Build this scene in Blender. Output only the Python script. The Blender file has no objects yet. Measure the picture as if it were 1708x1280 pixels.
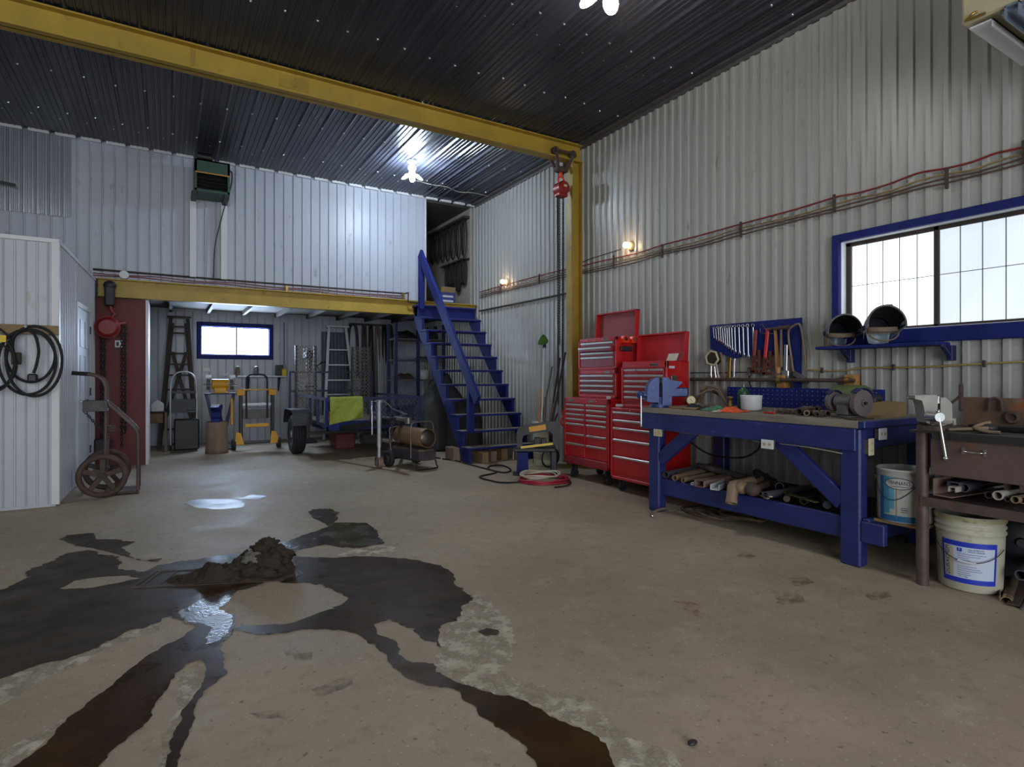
import bpy, math, random
from math import sin, cos, pi, radians as R
from mathutils import Vector as V, Matrix, noise
from mathutils.geometry import tessellate_polygon
sc = bpy.context.scene
COL = sc.collection

# ------------------------------------------------------------------ camera, world, daylight, exposure
EYE = 1.30                      # camera height
FPX = 954.0                     # focal length in pixels of the 1708-wide frame
YAW = math.atan(574 / 954.0)    # camera looks 31 degrees to the right of +Y (the long wall)
cam = bpy.data.cameras.new('camera'); camo = bpy.data.objects.new('camera', cam); COL.objects.link(camo)
cam.sensor_width = 36; cam.lens = FPX / 1708 * 36; cam.shift_y = -12 / 1708.0; cam.clip_start = .05
camo.location = (0, 0, EYE); camo.rotation_euler = (pi / 2, 0, -YAW)
sc.camera = camo
sc.view_settings.view_transform = 'Standard'; sc.view_settings.look = 'None'
sc.view_settings.gamma = 1; sc.view_settings.use_curve_mapping = False
sc.view_settings.exposure = 0.27
w = bpy.data.worlds.new('overcast'); sc.world = w; w.use_nodes = True
bg = w.node_tree.nodes['Background']; bg.inputs[0].default_value = (.88, .94, 1, 1); bg.inputs[1].default_value = 4.6
sc.cycles.max_bounces = 8; sc.cycles.diffuse_bounces = 4; sc.cycles.glossy_bounces = 3
sc.cycles.transparent_max_bounces = 4; sc.cycles.sample_clamp_indirect = 4; sc.cycles.caustics_reflective = False
sc.cycles.caustics_refractive = False; sc.cycles.use_denoising = True
# daylight arrives through the open bay door behind the photographer: a portal guides the sampling of the sky there
WX, ZC, YL, YB, YBEAM, XL, YF = 5.135, 4.63, 9.92, 12.6, 6.6, -6.5, -4.5
pl = bpy.data.lights.new('bay_door_portal', 'AREA'); pl.shape = 'RECTANGLE'; pl.size = 7.0; pl.size_y = 4.1; pl.cycles.is_portal = True
po = bpy.data.objects.new('bay_door_portal', pl); COL.objects.link(po); po.location = (-.7, YF - .02, 2.06); po.rotation_euler = (pi / 2, 0, 0)

# ------------------------------------------------------------------ measuring helpers (pixel of the 1708x1280 frame -> point in the room)
S_, C_ = sin(YAW), cos(YAW)
def ray(u, v):
    r = (u - 854) / FPX
    return S_ + C_ * r, C_ - S_ * r, (628 - v) / FPX
def fl(u, v, z=0.0):
    x, y, q = ray(u, v); t = (z - EYE) / q; return V((x * t, y * t, z))
def px(u, v, X):
    x, y, q = ray(u, v); t = X / x; return V((X, y * t, EYE + q * t))
def py(u, v, Y):
    x, y, q = ray(u, v); t = Y / y; return V((x * t, Y, EYE + q * t))

# ------------------------------------------------------------------ materials
def lin(h):
    h = h.lstrip('#'); o = []
    for i in (0, 2, 4):
        q = int(h[i:i + 2], 16) / 255; o.append(q / 12.92 if q <= .04045 else ((q + .055) / 1.055) ** 2.4)
    return o
MATS = {}
def mat(name, col, rough=.5, metal=0., var=.18, scale=6., bump=0., bscale=40., spec=.5, dirt=None, stretch=(1, 1, 1), emit=None, rvar=0., coat=0., trans=0., dirt2=None):
    m = bpy.data.materials.new(name); m.use_nodes = True; MATS[name] = m
    nt = m.node_tree; N = nt.nodes; L = nt.links; b = N['Principled BSDF']
    c = lin(col) if isinstance(col, str) else list(col)
    b.inputs['Roughness'].default_value = rough; b.inputs['Metallic'].default_value = metal
    b.inputs['Specular IOR Level'].default_value = spec; b.inputs['Coat Weight'].default_value = coat
    b.inputs['Transmission Weight'].default_value = trans
    if emit:
        b.inputs['Base Color'].default_value = (*c, 1); b.inputs['Emission Color'].default_value = (*c, 1); b.inputs['Emission Strength'].default_value = emit
        return m
    tc = N.new('ShaderNodeTexCoord'); mp = N.new('ShaderNodeMapping'); mp.inputs['Scale'].default_value = stretch
    L.new(tc.outputs['Object'], mp.inputs[0])
    n = N.new('ShaderNodeTexNoise'); n.inputs['Scale'].default_value = scale; n.inputs['Detail'].default_value = 6; n.inputs['Roughness'].default_value = .6
    L.new(mp.outputs[0], n.inputs['Vector'])
    rm = N.new('ShaderNodeMapRange'); rm.inputs['From Min'].default_value = .3; rm.inputs['From Max'].default_value = .7
    rm.inputs['To Min'].default_value = 0; rm.inputs['To Max'].default_value = 1; L.new(n.outputs['Fac'], rm.inputs['Value'])
    mx = N.new('ShaderNodeMix'); mx.data_type = 'RGBA'
    mx.inputs[6].default_value = (*[q * (1 - var) for q in c], 1); mx.inputs[7].default_value = (*[min(1, q * (1 + var)) for q in c], 1)
    L.new(rm.outputs[0], mx.inputs[0]); out = mx.outputs[2]
    for k, dd in enumerate((dirt, dirt2)):
        if not dd: continue
        dc, amt, dsc = dd
        n2 = N.new('ShaderNodeTexNoise'); n2.inputs['Scale'].default_value = dsc; n2.inputs['Detail'].default_value = 8; n2.inputs['Roughness'].default_value = .7
        L.new(mp.outputs[0], n2.inputs['Vector'])
        r2 = N.new('ShaderNodeMapRange'); r2.inputs['From Min'].default_value = .68 - .36 * amt; r2.inputs['From Max'].default_value = .8 - .3 * amt
        L.new(n2.outputs['Fac'], r2.inputs['Value'])
        m2 = N.new('ShaderNodeMix'); m2.data_type = 'RGBA'; L.new(r2.outputs[0], m2.inputs[0]); L.new(out, m2.inputs[6])
        m2.inputs[7].default_value = (*lin(dc), 1); out = m2.outputs[2]
    L.new(out, b.inputs['Base Color'])
    if rvar:
        r3 = N.new('ShaderNodeMapRange'); r3.inputs['From Min'].default_value = .3; r3.inputs['From Max'].default_value = .7
        r3.inputs['To Min'].default_value = max(.02, rough - rvar); r3.inputs['To Max'].default_value = min(1, rough + rvar)
        L.new(n.outputs['Fac'], r3.inputs['Value']); L.new(r3.outputs[0], b.inputs['Roughness'])
    if bump:
        nb = N.new('ShaderNodeTexNoise'); nb.inputs['Scale'].default_value = bscale; nb.inputs['Detail'].default_value = 4; L.new(mp.outputs[0], nb.inputs['Vector'])
        bp = N.new('ShaderNodeBump'); bp.inputs['Strength'].default_value = bump; bp.inputs['Distance'].default_value = .02
        L.new(nb.outputs['Fac'], bp.inputs['Height']); L.new(bp.outputs[0], b.inputs['Normal'])
    return m
mat('wall_white', '#a5a5a1', .38, 0, .05, 1.6, spec=.5, dirt=('#827d72', .2, 9.), stretch=(1, 1, .35))
mat('wall_loft', '#b2b7c3', .38, 0, .05, 1.6, dirt=('#84858a', .2, 9.), stretch=(1, 1, .35))  # same off-white as wall_white, with cool bluish light put into the colour
mat('sheet_galv', '#8f949c', .3, .55, .08, 2, stretch=(1, 1, .3))
mat('cabin_white', '#bbbec6', .45, 0, .05, 2, dirt=('#9d968a', .25, 4.), stretch=(1, 1, .4))
mat('ceil_dark', '#363843', .34, .1, .3, 3., dirt=('#4a443e', .3, 5.), stretch=(1, .25, 1), rvar=.1)
mat('screw', '#c9cdd2', .3, .8, .1)
mat('yellow', '#9c8130', .5, 0, .16, 3, dirt=('#5d4a18', .28, 7.))
mat('yellow_beam', '#a98c34', .5, 0, .14, 3, dirt=('#7a5a1c', .22, 7.))
mat('trim_white', '#d6d8dc', .45, 0, .04)
mat('blue', '#1c2668', .6, 0, .2, 8, spec=.2, bump=.12, bscale=60, dirt=('#4b55a0', .12, 30.))
mat('blue_wood', '#222b66', .46, 0, .22, 7, bump=.15, bscale=50, stretch=(1, .3, 1), dirt=('#6c78b8', .16, 24.))
mat('blue_dark', '#1d2450', .5, 0, .2, 8)
mat('blue_worn', '#1d2768', .6, 0, .25, 8, spec=.2, dirt=('#6f7cb4', .2, 22.))
mat('vise_blue', '#2c4074', .42, .2, .16, 14, bump=.1, bscale=80, dirt=('#6f8ac0', .2, 20.))
mat('vise_silver', '#8b8780', .45, .3, .15, 10, dirt=('#6f5c45', .2, 9.))
mat('tread_wood', '#857b72', .7, 0, .2, 10, stretch=(.25, 1, 1), dirt=('#3d4270', .3, 8.))
mat('bench_top', '#837a6c', .65, 0, .25, 9, stretch=(1, .12, 1), bump=.2, bscale=50, dirt=('#4d453c', .28, 6.))
mat('ply', '#8d7350', .7, 0, .18, 10, stretch=(1, .2, 1))
mat('wood_old', '#7b6248', .75, 0, .3, 12, stretch=(1, 1, .2), bump=.2)
mat('wood_dark', '#3b3029', .7, 0, .3, 10, stretch=(1, 1, .2))
mat('wood_pale', '#b08048', .6, 0, .2, 14, stretch=(1, 1, .15))
mat('wood_grey', '#6b5d50', .7, 0, .25, 14, stretch=(1, 1, .15))
mat('stump', '#7d6858', .8, 0, .25, 10, stretch=(1, 1, .2), bump=.3)
mat('red', '#b5191c', .36, 0, .1, 4, dirt=('#7c1516', .2, 7.), coat=.2)
mat('red_dark', '#8a2630', .34, 0, .12, 4, coat=.2)
mat('red_lid', '#8a3a36', .5, 0, .1, 4)
mat('red_paint', '#6d2b2b', .6, 0, .1, 2, dirt=('#562222', .25, 3.))
mat('red_hose', '#a5233c', .45, 0, .12, 10)
mat('white_hose', '#c9c1ae', .5, 0, .1, 10)
mat('orange_red', '#e8391c', .4, 0, .05)
mat('hoist_red', '#8e2a22', .45, .1, .2, 12)
mat('hoist_dark', '#7d1418', .45, .05, .15, 8)
mat('chrome', '#c9c9cb', .2, .95, .08, 20)
mat('handle_alu', '#b9b2aa', .32, .7, .08, 20)
mat('ladder_alu', '#ced3da', .45, .1, .08, 12)
mat('sheet_teal', '#4a5560', .45, .2, .2, 4, stretch=(1, 1, .2))
mat('alu', '#b4b8be', .4, .3, .1, 12)
mat('steel', '#77736e', .42, .7, .2, 14)
mat('steel_dark', '#3c3a3c', .5, .5, .25, 14)
mat('rust', '#50403a', .75, .2, .3, 12, bump=.2, dirt=('#6e4428', .22, 10.))
mat('rust_plate', '#6c5342', .7, .2, .3, 5, dirt=('#94501f', .4, 5.), dirt2=('#8a8178', .25, 3.))
mat('rust_drawer', '#665450', .55, .25, .25, 4, dirt=('#7a5040', .4, 5.))
mat('rust_post', '#5a4a47', .55, .25, .3, 9, dirt=('#7a4a22', .34, 8.))
mat('pipe_pink', '#8b7068', .6, .2, .2, 10)
mat('pipe_grey', '#565660', .5, .4, .2, 10)
mat('pipe_brown', '#5a4636', .7, .2, .3, 10)
mat('pipe_tan', '#857059', .6, .1, .2, 10)
mat('pipe_yellow', '#9c8a34', .6, .1, .25, 10, dirt=('#332d20', .4, 18.))
mat('inside', '#0b0a0a', .9, 0, .1)
mat('black', '#141416', .5, 0, .2, 12)
mat('rubber', '#19191b', .75, 0, .2, 20, bump=.15)
mat('tire', '#222226', .8, 0, .2, 20)
mat('tarp', '#2c2d2e', .7, 0, .35, 5, bump=.3, bscale=9, dirt=('#3f3a30', .3, 3.))
mat('tan_heater', '#876a4c', .45, .1, .18, 5, dirt=('#6d4a28', .25, 6.))
mat('tank_tan', '#66564a', .5, .1, .2, 6)
mat('tank', '#4a454e', .45, .2, .2, 6)
mat('grey_dark', '#2b2c31', .5, .2, .2, 8)
mat('grey_mid', '#5d5a5a', .55, .2, .2, 8)
mat('grinder', '#5b5453', .5, .3, .22, 12, dirt=('#6d5a48', .25, 8.))
mat('stone_wheel', '#6a5f60', .9, 0, .15, 60, bump=.3, bscale=120)
mat('green_motor', '#5f7040', .5, .1, .2, 8)
mat('green_heat', '#2f5044', .5, .1, .15, 6, dirt=('#3c3a34', .25, 5.))
mat('green_broom', '#3f6a24', .8, 0, .25, 20)
mat('green_bottle', '#21502f', .3, 0, .1)
mat('towel', '#94a044', .95, 0, .1, 30, bump=.4, bscale=90)
mat('glove_green', '#4a8060', .9, 0, .15, 20, bump=.3)
mat('glove_orange', '#d9552a', .9, 0, .12, 20, bump=.3)
mat('cloth_navy', '#1b2030', .9, 0, .2, 20)
mat('cloth_white', '#c9c3b4', .9, 0, .12, 20, bump=.3)
mat('plastic_white', '#c6c8cc', .45, 0, .06, 6)
mat('bucket_white', '#bdb9a6', .5, 0, .08, 5, dirt=('#7c765c', .25, 5.))
mat('rim_dirty', '#a8a07c', .55, 0, .15, 9, dirt=('#5f5632', .45, 8.))
mat('can_white', '#b3b4ae', .5, .1, .1, 6, dirt=('#7b634a', .3, 6.))
mat('label_blue', '#2338b8', .45, 0, .05)
mat('label_white', '#c3cde0', .5, 0, .03)
mat('label_cream', '#bdb79c', .5, 0, .05)
mat('teal_a', '#175a86', .45, 0, .08); mat('teal_b', '#2a80a0', .45, 0, .08); mat('teal_c', '#4d92ae', .45, 0, .08)
mat('ink', '#20222c', .6, 0, .05); mat('ink_blue', '#2a347c', .6, 0, .05)
mat('plate_cream', '#cbc0a0', .45, 0, .04)
mat('yellow_tool', '#d59a1c', .45, 0, .12, 8)
mat('yellow_tag', '#e0c020', .5, 0, .05)
mat('orange_label', '#d69a2a', .5, 0, .12, 18)
mat('blade_yellow', '#d8b848', .4, .1, .1)
mat('cable_red', '#7e1d20', .5, 0, .1); mat('cable_brown', '#5b4436', .55, 0, .15); mat('cable_tan', '#8d7548', .55, 0, .15)
mat('cable_yellow', '#a08a4a', .5, 0, .1); mat('cable_grey', '#a59f92', .5, 0, .1)
mat('heat_cream', '#b3a98a', .5, 0, .12, 3, dirt=('#8a7a58', .25, 4.))
mat('zinc', '#9aa6b8', .35, .6, .1, 6)
mat('loft_ply', '#55504a', .8, 0, .15, 4)
mat('loft_side', '#a39e90', .8, 0, .1, 4, dirt=('#7c7466', .3, 5.))
mat('belt', '#161516', .7, 0, .2)
mat('cardboard', '#8d7350', .8, 0, .1)
mat('box_blue', '#34407e', .6, 0, .15, 12)
mat('brass', '#a68a4a', .35, .8, .15)
mat('copper_thread', '#b89a6a', .35, .7, .2, 60)
mat('helmet_grey', '#66707e', .4, .1, .15, 8)
mat('helmet_pale', '#8fa0a8', .45, .1, .12, 8, dirt=('#b9c4c8', .3, 14.))
mat('helmet_in', '#0d1018', .95, 0, .2)
mat('leather', '#6e5a44', .6, 0, .2, 12)
mat('mud', '#33281d', .85, 0, .4, 16, bump=.6, bscale=40, rvar=.12)
mat('mud_stone', '#6b675e', .8, 0, .25, 14, bump=.5)
mat('wrench_chrome', '#b8b9bd', .22, .9, .1, 20)
mat('red_tool', '#c92a24', .4, 0, .08); mat('red_tool_old', '#86352c', .5, 0, .15)
mat('wrench_rust', '#5e3324', .7, .3, .3, 14)
mat('amber', '#8a4a1c', .25, 0, .2)
mat('cream_bulb_base', '#c9b890', .45, 0, .05)
mat('led_cool', (.70, .84, 1.), emit=260)
mat('led_warm', (1., .96, .88), emit=42)
mat('bulb_warm', (1., .72, .42), emit=36)
mat('socket_pale', '#d8d2c4', .4, 0, .05)  # plain pale colour of the lamp bases

def pane_material(name, strength, tint, fold):
    m = bpy.data.materials.new(name); m.use_nodes = True; MATS[name] = m; nt = m.node_tree; N = nt.nodes; L = nt.links; b = N['Principled BSDF']
    tc = N.new('ShaderNodeTexCoord'); n = N.new('ShaderNodeTexNoise'); n.inputs['Scale'].default_value = 1.6; n.inputs['Detail'].default_value = 3
    L.new(tc.outputs['Object'], n.inputs['Vector'])
    mr = N.new('ShaderNodeMapRange'); mr.inputs['From Min'].default_value = .35; mr.inputs['From Max'].default_value = .65
    mr.inputs['To Min'].default_value = strength * (1 - fold); mr.inputs['To Max'].default_value = strength
    L.new(n.outputs['Fac'], mr.inputs['Value']); L.new(mr.outputs[0], b.inputs['Emission Strength'])
    b.inputs['Emission Color'].default_value = (*tint, 1); b.inputs['Base Color'].default_value = (.6, .65, .7, 1); b.inputs['Roughness'].default_value = .2
    return m
pane_material('pane_back', 38., (.56, .74, 1.), .05)
pane_material('pane_side', 1.5, (.86, .94, 1.), .25)
pane_material('pane_side_dim', .66, (.80, .90, 1.), .14)

def concrete():
    m = bpy.data.materials.new('concrete'); m.use_nodes = True; MATS['concrete'] = m; nt = m.node_tree; N = nt.nodes; L = nt.links; b = N['Principled BSDF']
    tc = N.new('ShaderNodeTexCoord')
    def nz(s, d=6, r=.6):
        n = N.new('ShaderNodeTexNoise'); n.inputs['Scale'].default_value = s; n.inputs['Detail'].default_value = d; n.inputs['Roughness'].default_value = r
        L.new(tc.outputs['Object'], n.inputs['Vector']); return n.outputs['Fac']
    def rng(f, a, c, lo=0., hi=1.):
        r = N.new('ShaderNodeMapRange'); r.inputs['From Min'].default_value = a; r.inputs['From Max'].default_value = c; r.inputs['To Min'].default_value = lo; r.inputs['To Max'].default_value = hi
        L.new(f, r.inputs['Value']); return r.outputs[0]
    def mix(f, a, c):
        x = N.new('ShaderNodeMix'); x.data_type = 'RGBA'; L.new(f, x.inputs[0])
        for i, q in ((6, a), (7, c)):
            if isinstance(q, str): x.inputs[i].default_value = (*lin(q), 1)
            else: L.new(q, x.inputs[i])
        return x.outputs[2]
    base = mix(rng(nz(.55, 5), .32, .68), '#948570', '#b5a48d')
    base = mix(rng(nz(3.2, 8, .7), .55, .8, 0, .7), base, '#bdb19c')
    base = mix(rng(nz(1.4, 8, .72), .58, .74, 0, .55), base, '#7c6a58')
    base = mix(rng(nz(9, 9, .78), .52, .72, 0, .5), base, '#746352')
    base = mix(rng(nz(7.3, 9, .8), .56, .75, 0, .45), base, '#c6baa6')
    base = mix(rng(nz(26, 4, .6), .64, .70, 0, .7), base, '#5a4c3b')
    base = mix(rng(nz(60, 2, .5), .68, .72, 0, .7), base, '#cfc7ba')
    L.new(base, b.inputs['Base Color'])
    L.new(rng(nz(2.2, 5), .3, .7, .5, .78), b.inputs['Roughness']); b.inputs['Specular IOR Level'].default_value = .3
    bp = N.new('ShaderNodeBump'); bp.inputs['Strength'].default_value = .12; bp.inputs['Distance'].default_value = .01
    L.new(nz(45, 5), bp.inputs['Height']); L.new(bp.outputs[0], b.inputs['Normal'])
concrete()
def wet_material(name, c0, c1, r0, r1, streak=(1, 1, 1), bumps=.25, spec=.5, alpha=None):
    m = bpy.data.materials.new(name); m.use_nodes = True; MATS[name] = m; nt = m.node_tree; N = nt.nodes; L = nt.links; b = N['Principled BSDF']
    tc = N.new('ShaderNodeTexCoord'); mp = N.new('ShaderNodeMapping'); mp.inputs['Scale'].default_value = streak; L.new(tc.outputs['Object'], mp.inputs[0])
    n = N.new('ShaderNodeTexNoise'); n.inputs['Scale'].default_value = 3.; n.inputs['Detail'].default_value = 7; n.inputs['Roughness'].default_value = .65; L.new(mp.outputs[0], n.inputs['Vector'])
    mr = N.new('ShaderNodeMapRange'); mr.inputs['From Min'].default_value = .35; mr.inputs['From Max'].default_value = .65; L.new(n.outputs['Fac'], mr.inputs['Value'])
    x = N.new('ShaderNodeMix'); x.data_type = 'RGBA'; L.new(mr.outputs[0], x.inputs[0]); x.inputs[6].default_value = (*lin(c0), 1); x.inputs[7].default_value = (*lin(c1), 1)
    L.new(x.outputs[2], b.inputs['Base Color'])
    r = N.new('ShaderNodeMapRange'); r.inputs['From Min'].default_value = .35; r.inputs['From Max'].default_value = .65; r.inputs['To Min'].default_value = r0; r.inputs['To Max'].default_value = r1
    n2 = N.new('ShaderNodeTexNoise'); n2.inputs['Scale'].default_value = 5; n2.inputs['Detail'].default_value = 5; L.new(tc.outputs['Object'], n2.inputs['Vector'])
    L.new(n2.outputs['Fac'], r.inputs['Value']); L.new(r.outputs[0], b.inputs['Roughness'])
    b.inputs['Specular IOR Level'].default_value = spec
    if alpha:
        na = N.new('ShaderNodeTexNoise'); na.inputs['Scale'].default_value = alpha[2]; na.inputs['Detail'].default_value = 8; na.inputs['Roughness'].default_value = .72; L.new(tc.outputs['Object'], na.inputs['Vector'])
        ra = N.new('ShaderNodeMapRange'); ra.inputs['From Min'].default_value = alpha[0]; ra.inputs['From Max'].default_value = alpha[1]; ra.inputs['To Max'].default_value = alpha[3] if len(alpha) > 3 else 1; L.new(na.outputs['Fac'], ra.inputs['Value']); L.new(ra.outputs[0], b.inputs['Alpha'])
    n3 = N.new('ShaderNodeTexNoise'); n3.inputs['Scale'].default_value = 55; n3.inputs['Detail'].default_value = 4; L.new(mp.outputs[0], n3.inputs['Vector'])
    bp = N.new('ShaderNodeBump'); bp.inputs['Strength'].default_value = bumps; bp.inputs['Distance'].default_value = .006; L.new(n3.outputs['Fac'], bp.inputs['Height']); L.new(bp.outputs[0], b.inputs['Normal'])
wet_material('wet_floor', '#2e2216', '#473420', .26, .5, (.35, 3.2, 1), .12, .08)
wet_material('wet_damp', '#3a322a', '#50463a', .36, .6, (.6, 1.6, 1), .1, .07, (.22, .40, 9.))
wet_material('wet_brown', '#2e2011', '#48331a', .22, .42, (1, 1, 1), .1, .06)
wet_material('wet_soft', '#332a20', '#4a3e30', .3, .45, (1, 1, 1), .1, .22)
wet_material('wet_water', '#2a1d10', '#37281a', .12, .34, (1, 1, 1), .35, .55)
wet_material('residue', '#a0947f', '#d2c8b6', .7, .9, (3, 3, 1), .5, .3, (.40, .54, 11.))
wet_material('red_smear', '#a04a48', '#a8706a', .6, .8, (1, 1, 1), .1, .3, (.44, .66, 14., .6))
wet_material('oil_spot', '#54483a', '#6b5d4c', .45, .6, (1, 1, 1), .1, .3, (.40, .66, 12., .55))

# ------------------------------------------------------------------ mesh builder
class MB:
    def __init__(s): s.v = []; s.f = []; s.sm = []; s.M = None
    def add(s, vs, fs, smooth=False):
        o = len(s.v)
        if s.M is not None: vs = [s.M @ V(p) for p in vs]
        s.v += [tuple(p) for p in vs]; s.f += [[i + o for i in f] for f in fs]; s.sm += [smooth] * len(fs); return s
    def box(s, c, d, bev=0., rot=None):
        hx, hy, hz = d[0] / 2, d[1] / 2, d[2] / 2; b = min(bev, hx * .45, hy * .45, hz * .45)
        if b <= 0:
            vs = [(x, y, z) for x in (-hx, hx) for y in (-hy, hy) for z in (-hz, hz)]
            fs = [(0, 1, 3, 2), (4, 6, 7, 5), (0, 4, 5, 1), (2, 3, 7, 6), (0, 2, 6, 4), (1, 5, 7, 3)]
        else:
            vs = []; ix = {}
            for sx in (-1, 1):
                for sy in (-1, 1):
                    for sz in (-1, 1):
                        for a in range(3):
                            p = [sx * (hx - b), sy * (hy - b), sz * (hz - b)]; p[a] += (sx, sy, sz)[a] * b
                            ix[(sx, sy, sz, a)] = len(vs); vs.append(tuple(p))
            fs = []
            for a in range(3):
                o1, o2 = (a + 1) % 3, (a + 2) % 3
                for sg in (-1, 1):
                    q = []
                    for e1, e2 in ((-1, -1), (1, -1), (1, 1), (-1, 1)):
                        k = [0, 0, 0]; k[a] = sg; k[o1] = e1; k[o2] = e2; q.append(ix[(*k, a)])
                    fs.append(q if sg > 0 else q[::-1])
            for a in range(3):
                o1, o2 = (a + 1) % 3, (a + 2) % 3
                for e1 in (-1, 1):
                    for e2 in (-1, 1):
                        k0 = [0, 0, 0]; k1 = [0, 0, 0]; k0[a] = -1; k1[a] = 1
                        for k in (k0, k1): k[o1] = e1; k[o2] = e2
                        q = [ix[(*k0, o1)], ix[(*k1, o1)], ix[(*k1, o2)], ix[(*k0, o2)]]
                        fs.append(q if e1 * e2 > 0 else q[::-1])
            for sx in (-1, 1):
                for sy in (-1, 1):
                    for sz in (-1, 1):
                        q = [ix[(sx, sy, sz, 0)], ix[(sx, sy, sz, 1)], ix[(sx, sy, sz, 2)]]
                        fs.append(q if sx * sy * sz > 0 else q[::-1])
        m = rot if rot is not None else Matrix()
        return s.add([V(c) + m.to_3x3() @ V(p) for p in vs], fs)
    def bx(s, x0, x1, y0, y1, z0, z1, bev=0.):
        return s.box(((x0 + x1) / 2, (y0 + y1) / 2, (z0 + z1) / 2), (abs(x1 - x0), abs(y1 - y0), abs(z1 - z0)), bev)
    def bar(s, p, q, wd, ht, bev=0., up=(0, 0, 1)):      # rectangular bar from p to q, wd sideways, ht towards 'up'
        p, q = V(p), V(q); d = q - p; l = d.length; d.normalize(); u = V(up)
        if abs(d.dot(u)) > .99: u = V((0, 1, 0))
        r = d.cross(u).normalized(); u2 = r.cross(d)
        return s.box((p + q) / 2, (l, wd, ht), bev, Matrix((d, r, u2)).transposed().to_4x4())
    def frame(s, p, q):
        d = (V(q) - V(p)).normalized(); u = V((0, 0, 1)) if abs(d.z) < .9 else V((1, 0, 0)); a = d.cross(u).normalized(); return a, d.cross(a)
    def cyl(s, p, q, r, r2=None, n=12, cap=True):
        r2 = r if r2 is None else r2; a, b = s.frame(p, q); vs = []
        for c, rr in ((V(p), r), (V(q), r2)):
            vs += [c + a * (rr * cos(2 * pi * i / n)) + b * (rr * sin(2 * pi * i / n)) for i in range(n)]
        s.add(vs, [(i, (i + 1) % n, n + (i + 1) % n, n + i) for i in range(n)], True)
        if cap: s.add(vs, [list(range(n))[::-1], list(range(n, 2 * n))])
        return s
    def pipe(s, p, q, r, ri=None, n=14):                   # hollow pipe
        ri = r * .78 if ri is None else ri; a, b = s.frame(p, q); vs = []
        for c, rr in ((V(p), r), (V(q), r), (V(q), ri), (V(p), ri)):
            vs += [c + a * (rr * cos(2 * pi * i / n)) + b * (rr * sin(2 * pi * i / n)) for i in range(n)]
        for k in range(4):
            o, o2 = k * n, ((k + 1) % 4) * n
            s.add(vs, [(o + i, o + (i + 1) % n, o2 + (i + 1) % n, o2 + i) for i in range(n)], k in (0, 2))
        return s
    def tube(s, pts, r, n=8, closed=False):
        pts = [V(p) for p in pts]; k = len(pts); vs = []; prev = None
        for i in range(k):
            t = (pts[(i + 1) % k] - pts[i - 1]) if closed else (pts[min(i + 1, k - 1)] - pts[max(i - 1, 0)])
            if t.length < 1e-9: t = V((0, 0, 1))
            t.normalize()
            if prev is None: a = t.cross(V((0, 0, 1)) if abs(t.z) < .9 else V((1, 0, 0))).normalized()
            else: a = (prev - t * prev.dot(t)); a = a.normalized() if a.length > 1e-6 else t.orthogonal().normalized()
            prev = a; b = t.cross(a); rr = r[i] if isinstance(r, (list, tuple)) else r
            vs += [pts[i] + a * (rr * cos(2 * pi * j / n)) + b * (rr * sin(2 * pi * j / n)) for j in range(n)]
        fs = []
        for i in range(k if closed else k - 1):
            o, o2 = i * n, ((i + 1) % k) * n
            fs += [(o + j, o + (j + 1) % n, o2 + (j + 1) % n, o2 + j) for j in range(n)]
        s.add(vs, fs, True)
        if not closed: s.add(vs, [list(range(n))[::-1], list(range((k - 1) * n, k * n))])
        return s
    def lathe(s, prof, n=20, c=(0, 0, 0), axis=None, a0=0., a1=2 * pi, cap=False):   # prof: (radius, height) list about +Z or axis
        full = abs(a1 - a0 - 2 * pi) < 1e-6; m = n if full else n + 1
        q = V(axis).normalized().to_track_quat('Z', 'Y') if axis is not None else None; vs = []
        for r, z in prof:
            for i in range(m):
                t = a0 + (a1 - a0) * i / n; p = V((r * cos(t), r * sin(t), z)); p = q @ p if q else p; vs.append(V(c) + p)
        fs = []
        for k in range(len(prof) - 1):
            for i in range(n):
                j = (i + 1) % m if full else i + 1
                fs.append((k * m + i, k * m + j, (k + 1) * m + j, (k + 1) * m + i))
        s.add(vs, fs, True)
        if cap and full: s.add(vs, [list(range(m))[::-1], list(range((len(prof) - 1) * m, len(prof) * m))])
        return s
    def sphere(s, c, r, n=12, sc_=(1, 1, 1)):
        h = max(4, n // 2)
        vs = [V(c) + V((r * sc_[0] * sin(pi * k / h) * cos(2 * pi * i / n), r * sc_[1] * sin(pi * k / h) * sin(2 * pi * i / n), r * sc_[2] * cos(pi * k / h))) for k in range(h + 1) for i in range(n)]
        return s.add(vs, [(k * n + i, (k + 1) * n + i, (k + 1) * n + (i + 1) % n, k * n + (i + 1) % n) for k in range(h) for i in range(n)], True)
    def prism(s, poly, depth, o=(0, 0, 0), ex=(1, 0, 0), ey=(0, 0, 1)):   # outline in plane (ex, ey) extruded along ex x ey, centred
        ex, ey, o = V(ex), V(ey), V(o); nn = ex.cross(ey).normalized() * (depth / 2); n = len(poly)
        base = [o + ex * a + ey * b for a, b in poly]; vs = [p - nn for p in base] + [p + nn for p in base]
        tri = tessellate_polygon([[V((a, b, 0)) for a, b in poly]])
        fs = [(i, (i + 1) % n, n + (i + 1) % n, n + i) for i in range(n)]
        area = sum(poly[i][0] * poly[(i + 1) % n][1] - poly[(i + 1) % n][0] * poly[i][1] for i in range(n))
        if area < 0: fs = [f[::-1] for f in fs]
        for t in tri:
            t = list(t); ar = (poly[t[1]][0] - poly[t[0]][0]) * (poly[t[2]][1] - poly[t[0]][1]) - (poly[t[1]][1] - poly[t[0]][1]) * (poly[t[2]][0] - poly[t[0]][0])
            if ar < 0: t = t[::-1]
            fs.append([i + n for i in t]); fs.append(t[::-1])
        return s.add(vs, fs)
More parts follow.
